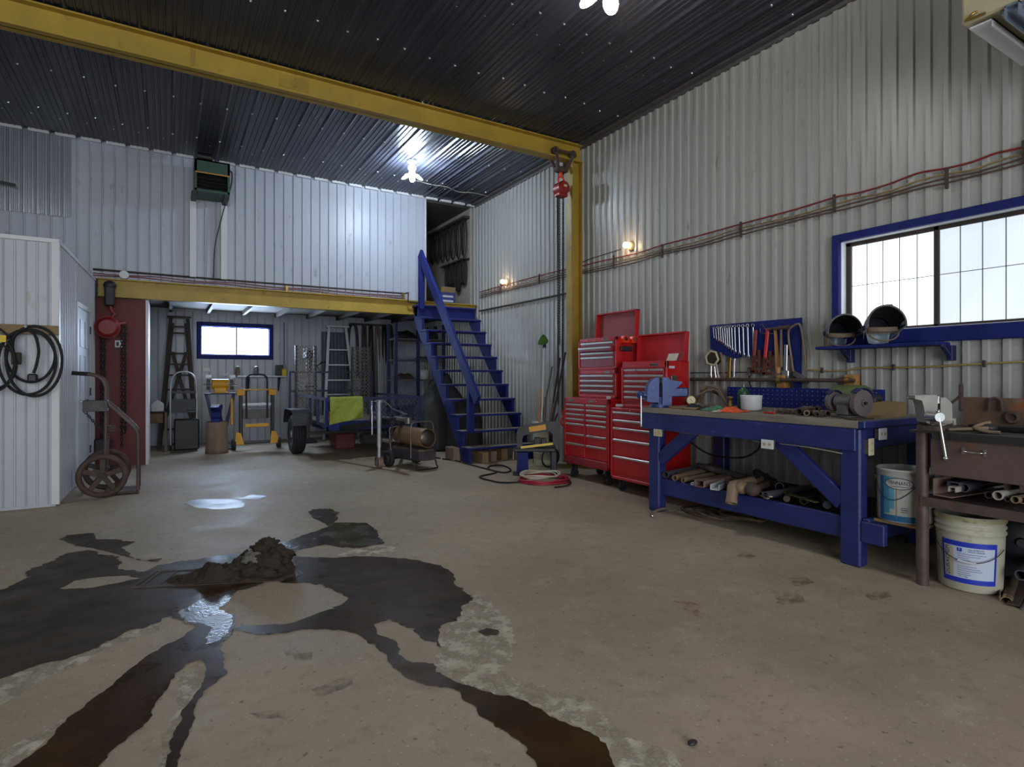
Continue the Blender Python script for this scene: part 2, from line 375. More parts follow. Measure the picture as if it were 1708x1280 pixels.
    def surf(s, fn, nu, nv, thick=0., smooth=True):
        g = [[V(fn(i / nu, j / nv)) for j in range(nv + 1)] for i in range(nu + 1)]; m = nv + 1
        vs = [p for row in g for p in row]; fs = [(i * m + j, (i + 1) * m + j, (i + 1) * m + j + 1, i * m + j + 1) for i in range(nu) for j in range(nv)]
        if thick:
            ns = []
            for i in range(nu + 1):
                for j in range(nv + 1):
                    a = g[min(i + 1, nu)][j] - g[max(i - 1, 0)][j]; b = g[i][min(j + 1, nv)] - g[i][max(j - 1, 0)]; n = a.cross(b)
                    ns.append(n.normalized() if n.length > 1e-9 else V((0, 0, 1)))
            k = len(vs); vs2 = [p - n * thick for p, n in zip(vs, ns)]
            fs2 = [tuple(q + k for q in f[::-1]) for f in fs]
            ed = [i * m for i in range(nu + 1)] + [nu * m + j for j in range(1, m)] + [i * m + nv for i in range(nu - 1, -1, -1)] + [j for j in range(nv - 1, 0, -1)]
            e = len(ed); fs3 = [(ed[i], ed[i - 1], ed[i - 1] + k, ed[i] + k) for i in range(e)]
            return s.add(vs + vs2, fs + fs2 + fs3, smooth)
        return s.add(vs, fs, smooth)
    def mesh(s, name, mt, inv=None):
        vs = s.v if inv is None else [tuple(inv @ V(p)) for p in s.v]
        me = bpy.data.meshes.new(name); me.from_pydata(vs, [], s.f); me.polygons.foreach_set('use_smooth', s.sm)
        me.materials.append(MATS[mt]); me.validate(); me.update(); return me
def tag(o, label=None, cat=None, group=None, kind=None):
    for k, x in (('label', label), ('category', cat), ('group', group), ('kind', kind)):
        if x: o[k] = x
    return o
def T(name, label, cat, loc=(0, 0, 0), rz=0., group=None, kind=None):
    o = bpy.data.objects.new(name, None); o.empty_display_size = .1; COL.objects.link(o)
    o.location = loc; o.rotation_euler = (0, 0, rz); return tag(o, label, cat, group, kind)
def base_matrix(o): return Matrix.Translation(o.location) @ o.rotation_euler.to_matrix().to_4x4()
def P(parent, name, mb, mt, world=False, label=None, kind=None):   # a part; world=True: its vertices are room coordinates
    inv = None
    if world:
        root = parent
        while root.parent: root = root.parent
        inv = base_matrix(root).inverted()
    o = bpy.data.objects.new(name, mb.mesh(name, mt, inv)); COL.objects.link(o); o.parent = parent
    return tag(o, label, kind=kind)
def solo(name, mb, mt, label, cat, loc=(0, 0, 0), rz=0., group=None, kind=None, world=True):
    inv = (Matrix.Translation(loc) @ Matrix.Rotation(rz, 4, 'Z')).inverted() if world else None
    o = bpy.data.objects.new(name, mb.mesh(name, mt, inv)); COL.objects.link(o); o.location = loc; o.rotation_euler = (0, 0, rz)
    return tag(o, label, cat, group, kind)
def copy_tree(o, parent=None):
    q = o.copy(); COL.objects.link(q); q.parent = parent
    for ch in list(o.children): copy_tree(ch, q)
    return q
def share(o, parent=None, loc=None):
    q = o.copy(); COL.objects.link(q); q.parent = parent
    if loc is not None: q.location = loc
    return q
def spline(pts, n=8, closed=False):
    pts = [V(p) for p in pts]; k = len(pts); out = []
    for i in range(k if closed else k - 1):
        g = lambda j: pts[j % k] if closed else pts[max(0, min(k - 1, j))]
        p0, p1, p2, p3 = g(i - 1), g(i), g(i + 1), g(i + 2)
        for t in range(n):
            t /= n
            out.append(.5 * ((2 * p1) + (p2 - p0) * t + (2 * p0 - 5 * p1 + 4 * p2 - p3) * t * t + (3 * p1 - p0 - 3 * p2 + p3) * t ** 3))
    if not closed: out.append(pts[-1])
    return out
FONT = None
def lettering(parent, name, text, size, M, mt, depth=.0012, align='CENTER', bend=None, sx=1., world=True):   # raised flat print made into a mesh; M places it
    cu = bpy.data.curves.new(name, 'FONT'); cu.body = text; cu.size = size; cu.extrude = depth / 2; cu.align_x = align; cu.align_y = 'CENTER'; cu.resolution_u = 2
    ob = bpy.data.objects.new(name, cu); COL.objects.link(ob)
    me = bpy.data.meshes.new_from_object(ob.evaluated_get(bpy.context.evaluated_depsgraph_get()))
    bpy.data.objects.remove(ob); me.materials.clear(); me.materials.append(MATS[mt])
    root = parent
    while root.parent: root = root.parent
    inv = base_matrix(root).inverted() if world else Matrix()
    for q in me.vertices:
        p = V((q.co.x * sx, q.co.y, q.co.z))
        q.co = inv @ (V(bend(p)) if bend else M @ p)
    o = bpy.data.objects.new(name, me); COL.objects.link(o); o.parent = parent; return o
def chain_links(p, q, link=.05, r=.006, wdt=.022):      # one mesh of interlocking links from p to q
    p, q = V(p), V(q); n = max(2, int((q - p).length / (link * .72))); mb = MB(); d = (q - p).normalized(); a, b = mb.frame(p, q)
    for i in range(n):
        c = p + (q - p) * ((i + .5) / n); s = a if i % 2 else b
        pts = []
        for k in range(8):
            t = 2 * pi * k / 8; pts.append(c + s * (wdt / 2 * cos(t)) + d * (link / 2 * sin(t)))
        mb.tube(pts, r, 4, True)
    return mb
random.seed(7)
rnd = random.uniform

# ================================================================== THE SETTING
def rib_profile(L, pitch, depth, wid=.3, minor=0, phase=0.):
    pts = [(0., 0.)]; s = phase - pitch
    while s < L:
        e = pitch * (1 - wid); t = pitch * .07
        if minor:
            for k in range(minor):
                c = s + e * (k + 1) / (minor + 1); pts += [(c - .012, 0.), (c - .006, .009), (c + .006, .009), (c + .012, 0.)]
        pts += [(s + e, 0.), (s + e + t, depth), (s + pitch - t, depth), (s + pitch, 0.)]
        s += pitch
    pts = [p for p in pts if 1e-4 < p[0] < L - 1e-4]; return [(0., 0.)] + pts + [(L, 0.)]
def rib_sheet(parent, o, sd, nr, ld, L, length, mt, pitch, depth, wid=.3, minor=0, phase=0., name='metal_sheet', lift=.006):
    sd, nr, ld, o = V(sd), V(nr), V(ld), V(o); mb = MB(); pr = rib_profile(L, pitch, depth, wid, minor, phase); n = len(pr)
    vs = [o + sd * a + nr * (b + lift) for a, b in pr] + [o + sd * a + nr * (b + lift) + ld * length for a, b in pr]
    fs = [(i, i + 1, n + i + 1, n + i) for i in range(n - 1)]
    if sd.cross(ld).dot(nr) < 0: fs = [f[::-1] for f in fs]
    mb.add(vs, fs); return P(parent, name, mb, mt, True)
def slab(name, label, cat, boxes, mt):
    mb = MB()
    for b in boxes: mb.bx(*b)
    return solo(name, mb, mt, label, cat, kind='structure')

floor = slab('floor', 'bare tan concrete floor of the workshop', 'floor', [(XL - .2, WX + .25, YF - .2, YB + .2, -.15, 0)], 'concrete')
ceiling = slab('ceiling', 'dark ribbed metal ceiling', 'ceiling', [(XL - .2, WX + .25, YF - .2, YB + .2, ZC + .03, ZC + .15)], 'ceil_dark')
YS = 4.9
x = XL; k = 0
while x < WX - .01:
    L_ = min(.858, WX - x)
    for y0, y1 in ((YF, YS), (YS, YB)):
        rib_sheet(ceiling, (x, y0, ZC + .02 - (.004 if y0 == YF else 0)), (1, 0, 0), (0, 0, -1), (0, 1, 0), L_, y1 - y0, 'ceil_dark', .286, .024, .16, 3, name='ceiling_sheet')
    x += .858
mb = MB(); x = XL + .286 * .92
while x < WX - .05:
    for j in range(15):
        y = YF + .6 + j * 1.18 + rnd(-.03, .03); mb.cyl((x, y, ZC), (x, y, ZC - .016), .015, .011, 6)
        if j % 2: mb.cyl((x - .11, y + .3, ZC + .022), (x - .11, y + .3, ZC + .008), .011, .008, 6)
    x += .286
P(ceiling, 'screw', mb, 'screw', True, kind='stuff')

WY0, WY1, WZ0, WZ1 = 1.38, 2.86, 1.68, 2.50         # window opening in the long wall
wall_right = slab('wall_right', 'long white ribbed metal wall on the right', 'wall',
    [(WX + .02, WX + .2, YF - .2, WY0, 0, ZC + .03), (WX + .02, WX + .2, WY1, YB + .2, 0, ZC + .03), (WX + .02, WX + .2, WY0, WY1, 0, WZ0), (WX + .02, WX + .2, WY0, WY1, WZ1, ZC + .03)], 'wall_white')
LAP = 3.42
cuts = [YF]
while cuts[-1] < WY0 - 1e-3: cuts.append(min(WY0, cuts[-1] + .976))
cuts += [WY0 + .74, WY1]
while cuts[-1] < YB - 1e-3: cuts.append(min(YB, cuts[-1] + .976))
def wsheet(y0, y1, z0, z1, lift=.006):
    rib_sheet(wall_right, (WX + .02, y0, z0), (0, 1, 0), (-1, 0, 0), (0, 0, 1), y1 - y0, z1 - z0, 'wall_white', .122, .02, .42, 0, (-y0) % .122, lift=lift)
for a, b in zip(cuts[:-1], cuts[1:]):
    if a >= WY0 - 1e-3 and b <= WY1 + 1e-3: wsheet(a, b, 0, WZ0); wsheet(a, b, WZ1, LAP, .008)
    else: wsheet(a, b, 0, LAP)
    wsheet(a, b, LAP - .03, ZC + .02, .010)
mb = MB()
for z in (.25, 1.45, 2.62, 3.45, 4.2):
    y = -1.
    while y < YB:
        y += .366 if z != 3.45 else .122
        if WY0 - .05 < y < WY1 + .05 and WZ0 < z < WZ1: continue
        mb.cyl((WX + .02, y, z + rnd(-.01, .01)), (WX + .008, y, z), .007, .006, 6)
P(wall_right, 'screw', mb, 'steel', True, kind='stuff')
# strip of dark flashing along the top of the long wall
mb = MB(); mb.bx(WX - .02, WX + .02, YF, YL, ZC - .05, ZC + .02); mb.bx(WX - .10, WX, YF, YL, ZC - .012, ZC + .02)
tag(solo('trim_1', mb, 'grey_mid', 'dark metal strip where ceiling meets the long wall', 'trim'), kind='structure')

# window in the long wall
win = T('window_1', 'wide two-pane window with blue casing in the long wall', 'window', (WX, (WY0 + WY1) / 2, WZ0), 0, kind='structure')
mb = MB(); d0, d1 = WX - .035, WX + .02
mb.bx(d0, d1, WY1 - .005, WY1 + .06, WZ0 - .09, WZ1 + .06, .006); mb.bx(d0, d1, WY0 - .06, WY0 + .005, WZ0 - .09, WZ1 + .06, .006)
mb.bx(d0, d1, WY0, WY1, WZ1 - .005, WZ1 + .06, .006); mb.bx(d0, d1, WY0, WY1, WZ0 - .11, WZ0 + .005, .006)
P(win, 'casing', mb, 'blue', True)
mb = MB(); q = .012
mb.bx(WX, WX + .17, WY1 - q, WY1, WZ0, WZ1); mb.bx(WX, WX + .17, WY0, WY0 + q, WZ0, WZ1); mb.bx(WX, WX + .17, WY0, WY1, WZ1 - q, WZ1); mb.bx(WX, WX + .17, WY0, WY1, WZ0, WZ0 + q)
P(win, 'jamb', mb, 'trim_white', True)
mb = MB(); a, b = WX + .07, WX + .11
for y0, y1, z0, z1 in ((WY0 + .01, WY0 + .05, WZ0, WZ1), (WY1 - .055, WY1 - .012, WZ0, WZ1), (WY0, WY1, WZ0 + .01, WZ0 + .035), (WY0, WY1, WZ1 - .045, WZ1 - .01), (2.125, 2.165, WZ0, WZ1)): mb.bx(a, b, y0, y1, z0, z1, .004)
P(win, 'sash_frame', mb, 'wood_dark', True)
for y0, y1, mt, xx in ((2.16, WY1 - .05, 'pane_side', WX + .095), (WY0 + .05, 2.13, 'pane_side_dim', WX + .085)):
    mb = MB(); mb.bx(xx, xx + .006, y0, y1, WZ0 + .03, WZ1 - .04); pn = P(win, 'pane', mb, mt, True)
    mb = MB(); n = 5
    for i in range(1, n): y = y0 + (y1 - y0) * i / n; mb.bx(xx - .002, xx, y - .003, y + .003, WZ0 + .03, WZ1 - .04)
    mb.bx(xx - .002, xx, y0, y1, WZ0 + .42, WZ0 + .425); P(pn, 'seam', mb, 'grey_mid', True)

# back wall with the small window
BX0, BX1, BZ0, BZ1 = .55, 1.78, 1.72, 2.28
wall_back = slab('wall_back', 'ribbed white metal wall at the far end under the loft', 'wall',
    [(XL, BX0, YB + .02, YB + .2, 0, ZC), (BX1, WX, YB + .02, YB + .2, 0, ZC), (BX0, BX1, YB + .02, YB + .2, 0, BZ0), (BX0, BX1, YB + .02, YB + .2, BZ1, ZC)], 'wall_loft')
def bsheet(x0, x1, z0, z1): rib_sheet(wall_back, (x0, YB + .02, z0), (1, 0, 0), (0, -1, 0), (0, 0, 1), x1 - x0, z1 - z0, 'wall_loft', .143, .02, .2, 0, (-x0) % .143)
xs = [-1.02, -.24, BX0, BX1, 2.64, 3.5, 4.3, WX]
for a, b in zip(xs[:-1], xs[1:]):
    if a == BX0: bsheet(a, b, 0, BZ0); bsheet(a, b, BZ1, 2.55)
    else: bsheet(a, b, 0, 2.55)
win = T('window_2', 'small bright two-pane window with blue casing in the far wall', 'window', ((BX0 + BX1) / 2, YB, BZ0), 0, kind='structure')
mb = MB(); a, b = YB - .03, YB + .02
mb.bx(BX0 - .075, BX0 + .005, a, b, BZ0 - .08, BZ1 + .08, .006); mb.bx(BX1 - .005, BX1 + .075, a, b, BZ0 - .08, BZ1 + .08, .006)
mb.bx(BX0, BX1, a, b, BZ1 - .005, BZ1 + .08, .006); mb.bx(BX0, BX1, a, b, BZ0 - .08, BZ0 + .005, .006); P(win, 'casing', mb, 'blue', True)
mb = MB(); xm = (BX0 + BX1) / 2 + .01
for x0, x1, z0, z1 in ((BX0, BX0 + .02, BZ0, BZ1), (BX1 - .02, BX1, BZ0, BZ1), (BX0, BX1, BZ0, BZ0 + .02), (BX0, BX1, BZ1 - .02, BZ1), (xm - .014, xm + .014, BZ0, BZ1)): mb.bx(x0, x1, YB + .02, YB + .06, z0, z1, .003)
P(win, 'sash_frame', mb, 'black', True)
for x0, x1 in ((BX0 + .02, xm - .014), (xm + .014, BX1 - .02)):
    mb = MB(); mb.bx(x0, x1, YB + .045, YB + .05, BZ0 + .02, BZ1 - .02); P(win, 'pane', mb, 'pane_back', True)

slab('wall_left', 'white metal wall on the left, out of sight', 'wall', [(XL - .2, XL, YF - .2, YB + .2, 0, ZC + .03)], 'wall_white')
slab('wall_front', 'white metal wall with an open bay door behind the viewer', 'wall',
    [(XL, -4.2, YF - .2, YF, 0, ZC + .03), (2.8, WX + .2, YF - .2, YF, 0, ZC + .03), (-4.2, 2.8, YF - .2, YF, 4.1, ZC + .03)], 'wall_white')

# loft: front wall, floor, inside
ZL = 2.68; XO = 4.10
wall_loft = slab('wall_loft', 'white ribbed metal wall above the yellow loft beam, bluish light in its colour', 'wall', [(XL, XO, YL + .05, YL + .12, ZL, ZC + .03)], 'wall_loft')
x = XL
while x < XO - .01:
    L_ = min(.858, XO - x); rib_sheet(wall_loft, (x, YL + .05, ZL), (1, 0, 0), (0, -1, 0), (0, 0, 1), L_, ZC - ZL, 'wall_loft', .143, .018, .2, 0, 0.); x += .858
g = rib_sheet(wall_loft, (-2.0, YL + .03, 3.5), (1, 0, 0), (0, -1, 0), (0, 0, 1), .85, ZC - 3.5, 'sheet_galv', .143, .018, .2, 2, .05); g['label'] = 'greyer bare metal sheet with a lower edge'
mb = MB(); mb.bx(XO - .005, XO + .02, YL + .02, YL + .13, ZL, ZC - .02)
tag(solo('trim_2', mb, 'trim_white', 'white corner strip at the open end of the loft wall', 'trim'), kind='structure')
mb = MB(); x = XL
while x < WX:
    mb.bx(x + .03, min(x + .256, WX), YL - .01, YL + .06, ZC - .028, ZC + .012); x += .286
tag(solo('trim_3', mb, 'trim_white', 'thin notched white strip along the top of the loft wall', 'trim'), kind='structure')
fl_ = slab('floor_loft', 'plank floor of the loft above the storage bay', 'floor', [(XL, WX, YL - .02, YB, ZL - .09, ZL)], 'loft_ply')
x = -.6
while x < WX:
    mb = MB(); mb.bx(x, x + .05, YL + .1, YB, ZL - .17, ZL - .09); P(fl_, 'joist', mb, 'wood_dark', True); x += .62
slab('wall_loft_side', 'pale plywood lining on the side wall inside the loft', 'wall', [(WX - .05, WX - .005, YL + .13, YB, ZL, ZC)], 'loft_side')
slab('ceiling_loft', 'brown plywood ceiling lining inside the loft', 'ceiling', [(XL, WX - .05, YL + .14, YB, ZC - .03, ZC)], 'loft_ply')
slab('wall_loft_back', 'dark back wall inside the loft', 'wall', [(XL, WX - .05, YB - .02, YB + .015, ZL, ZC - .03)], 'wood_dark')

def ibeam(mb, a, b, hgt, wid, web=.012, fl_t=.016):
    a, b = V(a), V(b)
    for dz, h, wd in ((0, hgt, web), (hgt / 2 - fl_t / 2, fl_t, wid), (-hgt / 2 + fl_t / 2, fl_t, wid)):
        mb.bar(a + V((0, 0, dz)), b + V((0, 0, dz)), wd, h)
    return mb
o = T('loft_beam', 'yellow steel I-beam carrying the front edge of the loft', 'beam', (2.1, 9.88, 2.42))
P(o, 'beam_profile', ibeam(MB(), (-.84, 9.88, 2.55), (WX - .02, 9.88, 2.55), .26, .15), 'yellow_beam', True)
o = T('ceiling_beam', 'yellow steel I-beam crossing the dark ceiling', 'beam', (0, YBEAM, 4.37))
P(o, 'beam_profile', ibeam(MB(), (XL, YBEAM, 4.5), (WX - .01, YBEAM, 4.5), .25, .16), 'yellow_beam', True)
mb = MB(); mb.bx(1.03, 1.34, YBEAM - .012, YBEAM - .006, 4.44, 4.58); mb.bx(.2, .23, YBEAM - .02, YBEAM - .006, 4.4, 4.6)
P(o, 'splice_plate', mb, 'yellow', True)
o = T('steel_post', 'tall yellow steel post against the long wall beside the red chests', 'post', (5.03, YBEAM, 0))
mb = MB(); mb.bx(4.93, 4.946, YBEAM - .075, YBEAM + .075, 0, 4.37); mb.bx(WX - .046, WX - .03, YBEAM - .075, YBEAM + .075, 0, 4.37); mb.bx(4.946, WX - .046, YBEAM - .006, YBEAM + .006, 0, 4.37)
P(o, 'column_profile', mb, 'yellow', True)
mb = MB(); mb.bx(4.88, WX - .03, YBEAM - .11, YBEAM + .11, 0, .015); P(o, 'base_plate', mb, 'yellow', True)

# cabin (a room inside the shop) on the left, with a panelled door in its side
CX0, CY0, CX1, CY1, CZ = -.94, 7.24, -.87, 9.8, 2.66
cab = MB(); cab.prism([(-4.5, CY0 + .02), (CX0 - .02, CY0 + .02), (CX1 - .02, CY1), (-4.5, CY1)], CZ, (0, 0, CZ / 2), (1, 0, 0), (0, 1, 0))
wc = solo('wall_cabin', cab, 'cabin_white', 'white metal clad cabin in the left corner with door', 'wall', kind='structure')
x = CX0
while x > -2.6:
    rib_sheet(wc, (x, CY0 + .02, 0.03), (-1, 0, 0), (0, -1, 0), (0, 0, 1), .68, CZ - .05, 'cabin_white', .17, .014, .12, 1, .09); x -= .68
sdv = (V((CX1, CY1, 0)) - V((CX0, CY0, 0))); SL = sdv.length; sdv.normalize(); snv = V((sdv.y, -sdv.x, 0))
def side(s, z, out=0.): return V((CX0, CY0, 0)) + sdv * s + snv * (out - .015) + V((0, 0, z))
D0, D1, DZ = 1.12, 2.02, 2.12
rib_sheet(wc, side(0, .03), sdv, snv, (0, 0, 1), D0 - .06, CZ - .05, 'cabin_white', .1, .012, .3)
rib_sheet(wc, side(D1 + .06, .03), sdv, snv, (0, 0, 1), SL - D1 - .06, CZ - .05, 'cabin_white', .1, .012, .3)
rib_sheet(wc, side(D0 - .06, DZ + .06), sdv, snv, (0, 0, 1), D1 - D0 + .12, CZ - DZ - .08, 'cabin_white', .1, .012, .3)
mb = MB(); mb.bx(CX0 - .055, CX0 + .012, CY0 - .012, CY0 + .03, .02, CZ, .004); mb.bx(CX0 - .02, CX0 + .012, CY0, CY0 + .06, .02, CZ, .004)
mb.bx(-4.5, CX0 + .01, CY0 - .014, CY0 + .05, CZ - .03, CZ + .012, .004); mb.bar(side(0, CZ - .01), side(SL, CZ - .01), .05, .04)
tag(solo('trim_4', mb, 'trim_white', 'white corner and top strip of the cabin', 'trim'), kind='structure')
dr = T('door_1', 'white panelled door in the side of the cabin', 'door', tuple(side((D0 + D1) / 2, 0)), 0, kind='structure')
mb = MB(); mb.bar(side((D0 + D1) / 2, .02, .01), side((D0 + D1) / 2, DZ, .01), D1 - D0, .03, .004, up=tuple(snv)); P(dr, 'door_leaf', mb, 'cabin_white', True)
for sa, sb in ((D0 + .1, D0 + .41), (D0 + .49, D1 - .1)):
    for za, zb in ((.2, .85), (1.0, 1.55), (1.65, 1.98)):
        mb = MB(); mb.bar(side((sa + sb) / 2, za, .027), side((sa + sb) / 2, zb, .027), sb - sa, .012, .005, up=tuple(snv)); P(dr, 'door_panel', mb, 'cabin_white', True)
mb = MB()
for sa in (D0 - .035, D1 + .035): mb.bar(side(sa, .02, .012), side(sa, DZ + .05, .012), .06, .035, .004, up=tuple(snv))
mb.bar(side(D0 - .06, DZ + .03, .012), side(D1 + .06, DZ + .03, .012), .035, .06, .004); P(dr, 'door_frame', mb, 'trim_white', True)
for z in (.3, 1.05, 1.85):
    mb = MB(); mb.bar(side(D1 + .005, z, .032), side(D1 + .005, z + .1, .032), .03, .012, up=tuple(snv)); P(dr, 'hinge', mb, 'steel_dark', True)
mb = MB(); p = side(D0 + .08, 1.0, .03); mb.cyl(p, p + snv * .045, .014, .012); mb.sphere(p + snv * .065, .03, 14); P(dr, 'door_knob', mb, 'chrome', True)
slab('wall_partition', 'dark red painted partition under the left end of the loft beam', 'wall', [(-.90, -.28, 10.0, 10.1, 0, 2.42)], 'red_paint')
mb = MB(); mb.bx(-.28, -.245, 9.98, 10.8, 0, 2.42); tag(solo('trim_5', mb, 'trim_white', 'pale edge of the dark red partition', 'trim'), kind='structure')

# ------------------------------------------------------------------ wet patches, dried residue and mud on the floor
def ragged(pts, amp=.02, step=.03, seed=0.):
    w_ = [fl(u, v) for u, v in pts]; out = []; n = len(w_)
    for i in range(n):
        a, b = w_[i], w_[(i + 1) % n]; m = max(1, int((b - a).length / step)); d = (b - a); nn = V((-d.y, d.x, 0)).normalized() if d.length > 1e-6 else V((0, 0, 0))
        for k in range(m):
            p = a + d * (k / m); f = noise.fractal(V((p.x * 4 + seed, p.y * 4, seed)), 1., 2.1, 5); g = noise.noise(V((p.x * 22, p.y * 22, seed)))
            out.append(p + nn * (amp * (f * 2.2 + g * 1.0 + .7 * noise.noise(V((p.x * 60, p.y * 60, seed))))))
    return out
def floor_patch(name, pts, mt, z, label, cat, amp=.02, seed=0.):
    o = ragged(pts, amp, .018, seed); tri = tessellate_polygon([[V((p.x, p.y, 0)) for p in o]]); c = sum(o, V()) / len(o); fs = []
    for t in tri:
        t = list(t); a, b, q = (o[i] for i in t)
        if (b - a).cross(q - a).z < 0: t = t[::-1]
        fs.append(t)
    mb = MB(); mb.add([(p.x, p.y, z) for p in o], fs); return solo(name, mb, mt, label, cat, (c.x, c.y, 0))
floor_patch('mineral_stain', [(745, 1050), (760, 1020), (786, 990), (815, 1000), (825, 1015), (850, 1035), (858, 1060), (862, 1085), (850, 1105), (830, 1115), (860, 1130), (900, 1145), (960, 1165), (1000, 1190), (1020, 1210), (1060, 1235), (1110, 1250), (1160, 1290), (1020, 1290), (975, 1230), (880, 1176), (780, 1146), (715, 1112), (735, 1085), (728, 1068)], 'residue', .0010, 'wide white mineral crust beside the brown trickle in front', 'stain', .02, 3.)
floor_patch('mineral_stain', [(-10, 1136), (65, 1108), (110, 1100), (200, 1056), (268, 1034), (262, 1050), (212, 1067), (150, 1097), (80, 1130), (30, 1160), (-10, 1180)], 'residue', .0010, 'white mineral fringe below the broad wet smear at left', 'stain', .015, 5.)
floor_patch('mineral_stain', [(300, 1120), (340, 1098), (352, 1120), (335, 1160), (315, 1190), (308, 1230), (290, 1290), (262, 1290), (268, 1240), (288, 1190), (300, 1150)], 'residue', .0010, 'narrow white mineral streak between two trickles in front', 'stain', .015, 7.)
floor_patch('mineral_stain', [(560, 925), (600, 916), (640, 909), (668, 904), (662, 918), (600, 934)], 'residue', .0010, 'small pale mineral patch behind the big wet blot', 'stain', .02, 9.)
floor_patch('mineral_stain', [(0, 1262), (60, 1225), (110, 1195), (115, 1205), (70, 1240), (0, 1285)], 'residue', .0010, 'white mineral streak at the lower left floor edge', 'stain', .012, 11.)
floor_patch('puddle', [(440, 935), (480, 929), (560, 931), (640, 929), (690, 934), (735, 944), (752, 955), (758, 972), (780, 985), (790, 998), (770, 1012), (762, 1030), (742, 1045), (735, 1068), (738, 1083), (722, 1075), (700, 1066), (690, 1050), (660, 1038), (630, 1030), (590, 1022), (555, 1014), (572, 1002), (570, 990), (545, 978), (510, 974), (470, 970), (445, 968)], 'wet_floor', .0020, 'large brown wet blot to the right of the mud pile', 'puddle', .018, 1.)
floor_patch('puddle', [(392, 1050), (405, 1043), (440, 1046), (490, 1040), (530, 1025), (560, 1015), (600, 1020), (640, 1030), (648, 1036), (625, 1042), (628, 1060), (655, 1072), (662, 1095), (690, 1105), (722, 1108), (728, 1122), (760, 1140), (800, 1148), (850, 1160), (880, 1172), (920, 1195), (950, 1210), (985, 1230), (1015, 1255), (1030, 1290), (900, 1290), (885, 1250), (850, 1222), (815, 1205), (790, 1182), (765, 1158), (720, 1146), (680, 1132), (652, 1112), (648, 1092), (625, 1075), (605, 1062), (570, 1054), (520, 1052), (470, 1056), (430, 1058)], 'wet_brown', .0026, 'long brown trickle running to the bottom of the picture', 'puddle', .013, 2.)
floor_patch('puddle', [(-20, 992), (45, 965), (50, 950), (70, 940), (112, 922), (150, 918), (200, 930), (195, 948), (240, 955), (265, 945), (300, 938), (380, 925), (440, 920), (452, 968), (400, 985), (375, 992), (330, 1000), (300, 1018), (268, 1040), (215, 1052), (160, 1080), (110, 1100), (65, 1110), (-20, 1136)], 'wet_damp', .0020, 'broad damp smear left of the mud pile', 'puddle', .022, 4.)
floor_patch('mineral_stain', [(105, 983), (125, 970), (170, 963), (215, 961), (232, 966), (200, 973), (150, 981)], 'concrete', .0032, 'dry tan island inside the damp smear at left', 'stain', .012, 13.)
floor_patch('puddle', [(100, 900), (115, 893), (155, 890), (165, 900), (200, 902), (222, 905), (205, 915), (215, 925), (240, 935), (270, 932), (262, 938), (230, 937), (205, 926), (180, 922), (155, 915), (120, 910)], 'wet_damp', .0026, 'small dark wet patch near the cabin wall', 'puddle', .014, 6.)
floor_patch('puddle', [(448, 945), (450, 925), (455, 912), (500, 895), (545, 880), (520, 866), (515, 858), (520, 850), (550, 849), (565, 855), (558, 872), (610, 873), (628, 885), (640, 906), (600, 915), (570, 915), (540, 908), (500, 918), (470, 940)], 'wet_water', .0030, 'wet patch running from the mud pile towards the trailer', 'puddle', .016, 8.)
floor_patch('puddle', [(305, 842), (315, 835), (345, 833), (385, 833), (410, 840), (405, 848), (370, 850), (330, 848)], 'wet_soft', .0024, 'bright oval puddle alone on the floor before the bay', 'puddle', .016, 10.)
floor_patch('puddle', [(395, 832), (420, 826), (446, 828), (430, 834)], 'wet_soft', .0024, 'thin small puddle just behind the bright oval one', 'puddle', .012, 12.)
floor_patch('puddle', [(310, 1000), (340, 985), (400, 975), (448, 950), (450, 965), (378, 990), (382, 1005), (362, 1020), (392, 1030), (385, 1060), (370, 1080), (374, 1100), (378, 1125), (360, 1140), (335, 1160), (322, 1190), (316, 1215), (306, 1240), (288, 1290), (272, 1290), (290, 1240), (304, 1190), (330, 1150), (345, 1120), (335, 1102), (310, 1110), (285, 1140), (270, 1165), (250, 1195), (220, 1225), (185, 1250), (165, 1290), (10, 1290), (60, 1250), (105, 1205), (140, 1180), (160, 1160), (215, 1120), (260, 1090), (300, 1065), (318, 1045), (290, 1032), (282, 1020)], 'wet_brown', .0034, 'long brown pool running from the mud pile to the lower left', 'puddle', .014, 14.)
floor_patch('puddle', [(796, 1054), (812, 1048), (832, 1052), (828, 1060), (806, 1062)], 'wet_damp', .0030, 'tiny dark wet spot inside the white crust', 'puddle', .01, 16.)
floor_patch('floor_stain', [(1120, 1000), (1150, 1004), (1170, 1016), (1196, 1030), (1192, 1040), (1165, 1034), (1140, 1018)], 'red_smear', .0008, 'faint red paint smear on the open floor', 'stain', .05, 17.)
floor_patch('floor_stain', [(1228, 921), (1246, 920), (1262, 928), (1250, 933), (1234, 929)], 'oil_spot', .0008, 'small dark oil spot in front of the blue workbench', 'stain', .02, 18.)
mb = MB(); p = fl(1155, 1243); mb.sphere(p + V((0, 0, .008)), .022, 10, (1, .6, .36)); solo('pebble', mb, 'steel_dark', 'dark pebble lying alone on the front floor', 'pebble', (p.x, p.y, 0))
floor_patch('puddle', [(300, 1022), (330, 1004), (365, 992), (392, 984), (382, 1000), (366, 1016), (392, 1030), (386, 1052), (366, 1070), (345, 1076), (352, 1050), (338, 1036), (318, 1040)], 'wet_water', .0040, 'shiny water film just in front of the mud pile', 'puddle', .014, 21.)
floor_patch('puddle', [(448, 966), (446, 940), (450, 918), (470, 905), (500, 897), (520, 902), (500, 915), (476, 930), (490, 945), (505, 960), (480, 970)], 'wet_water', .0040, 'shiny water film just right of the mud pile', 'puddle', .014, 23.)
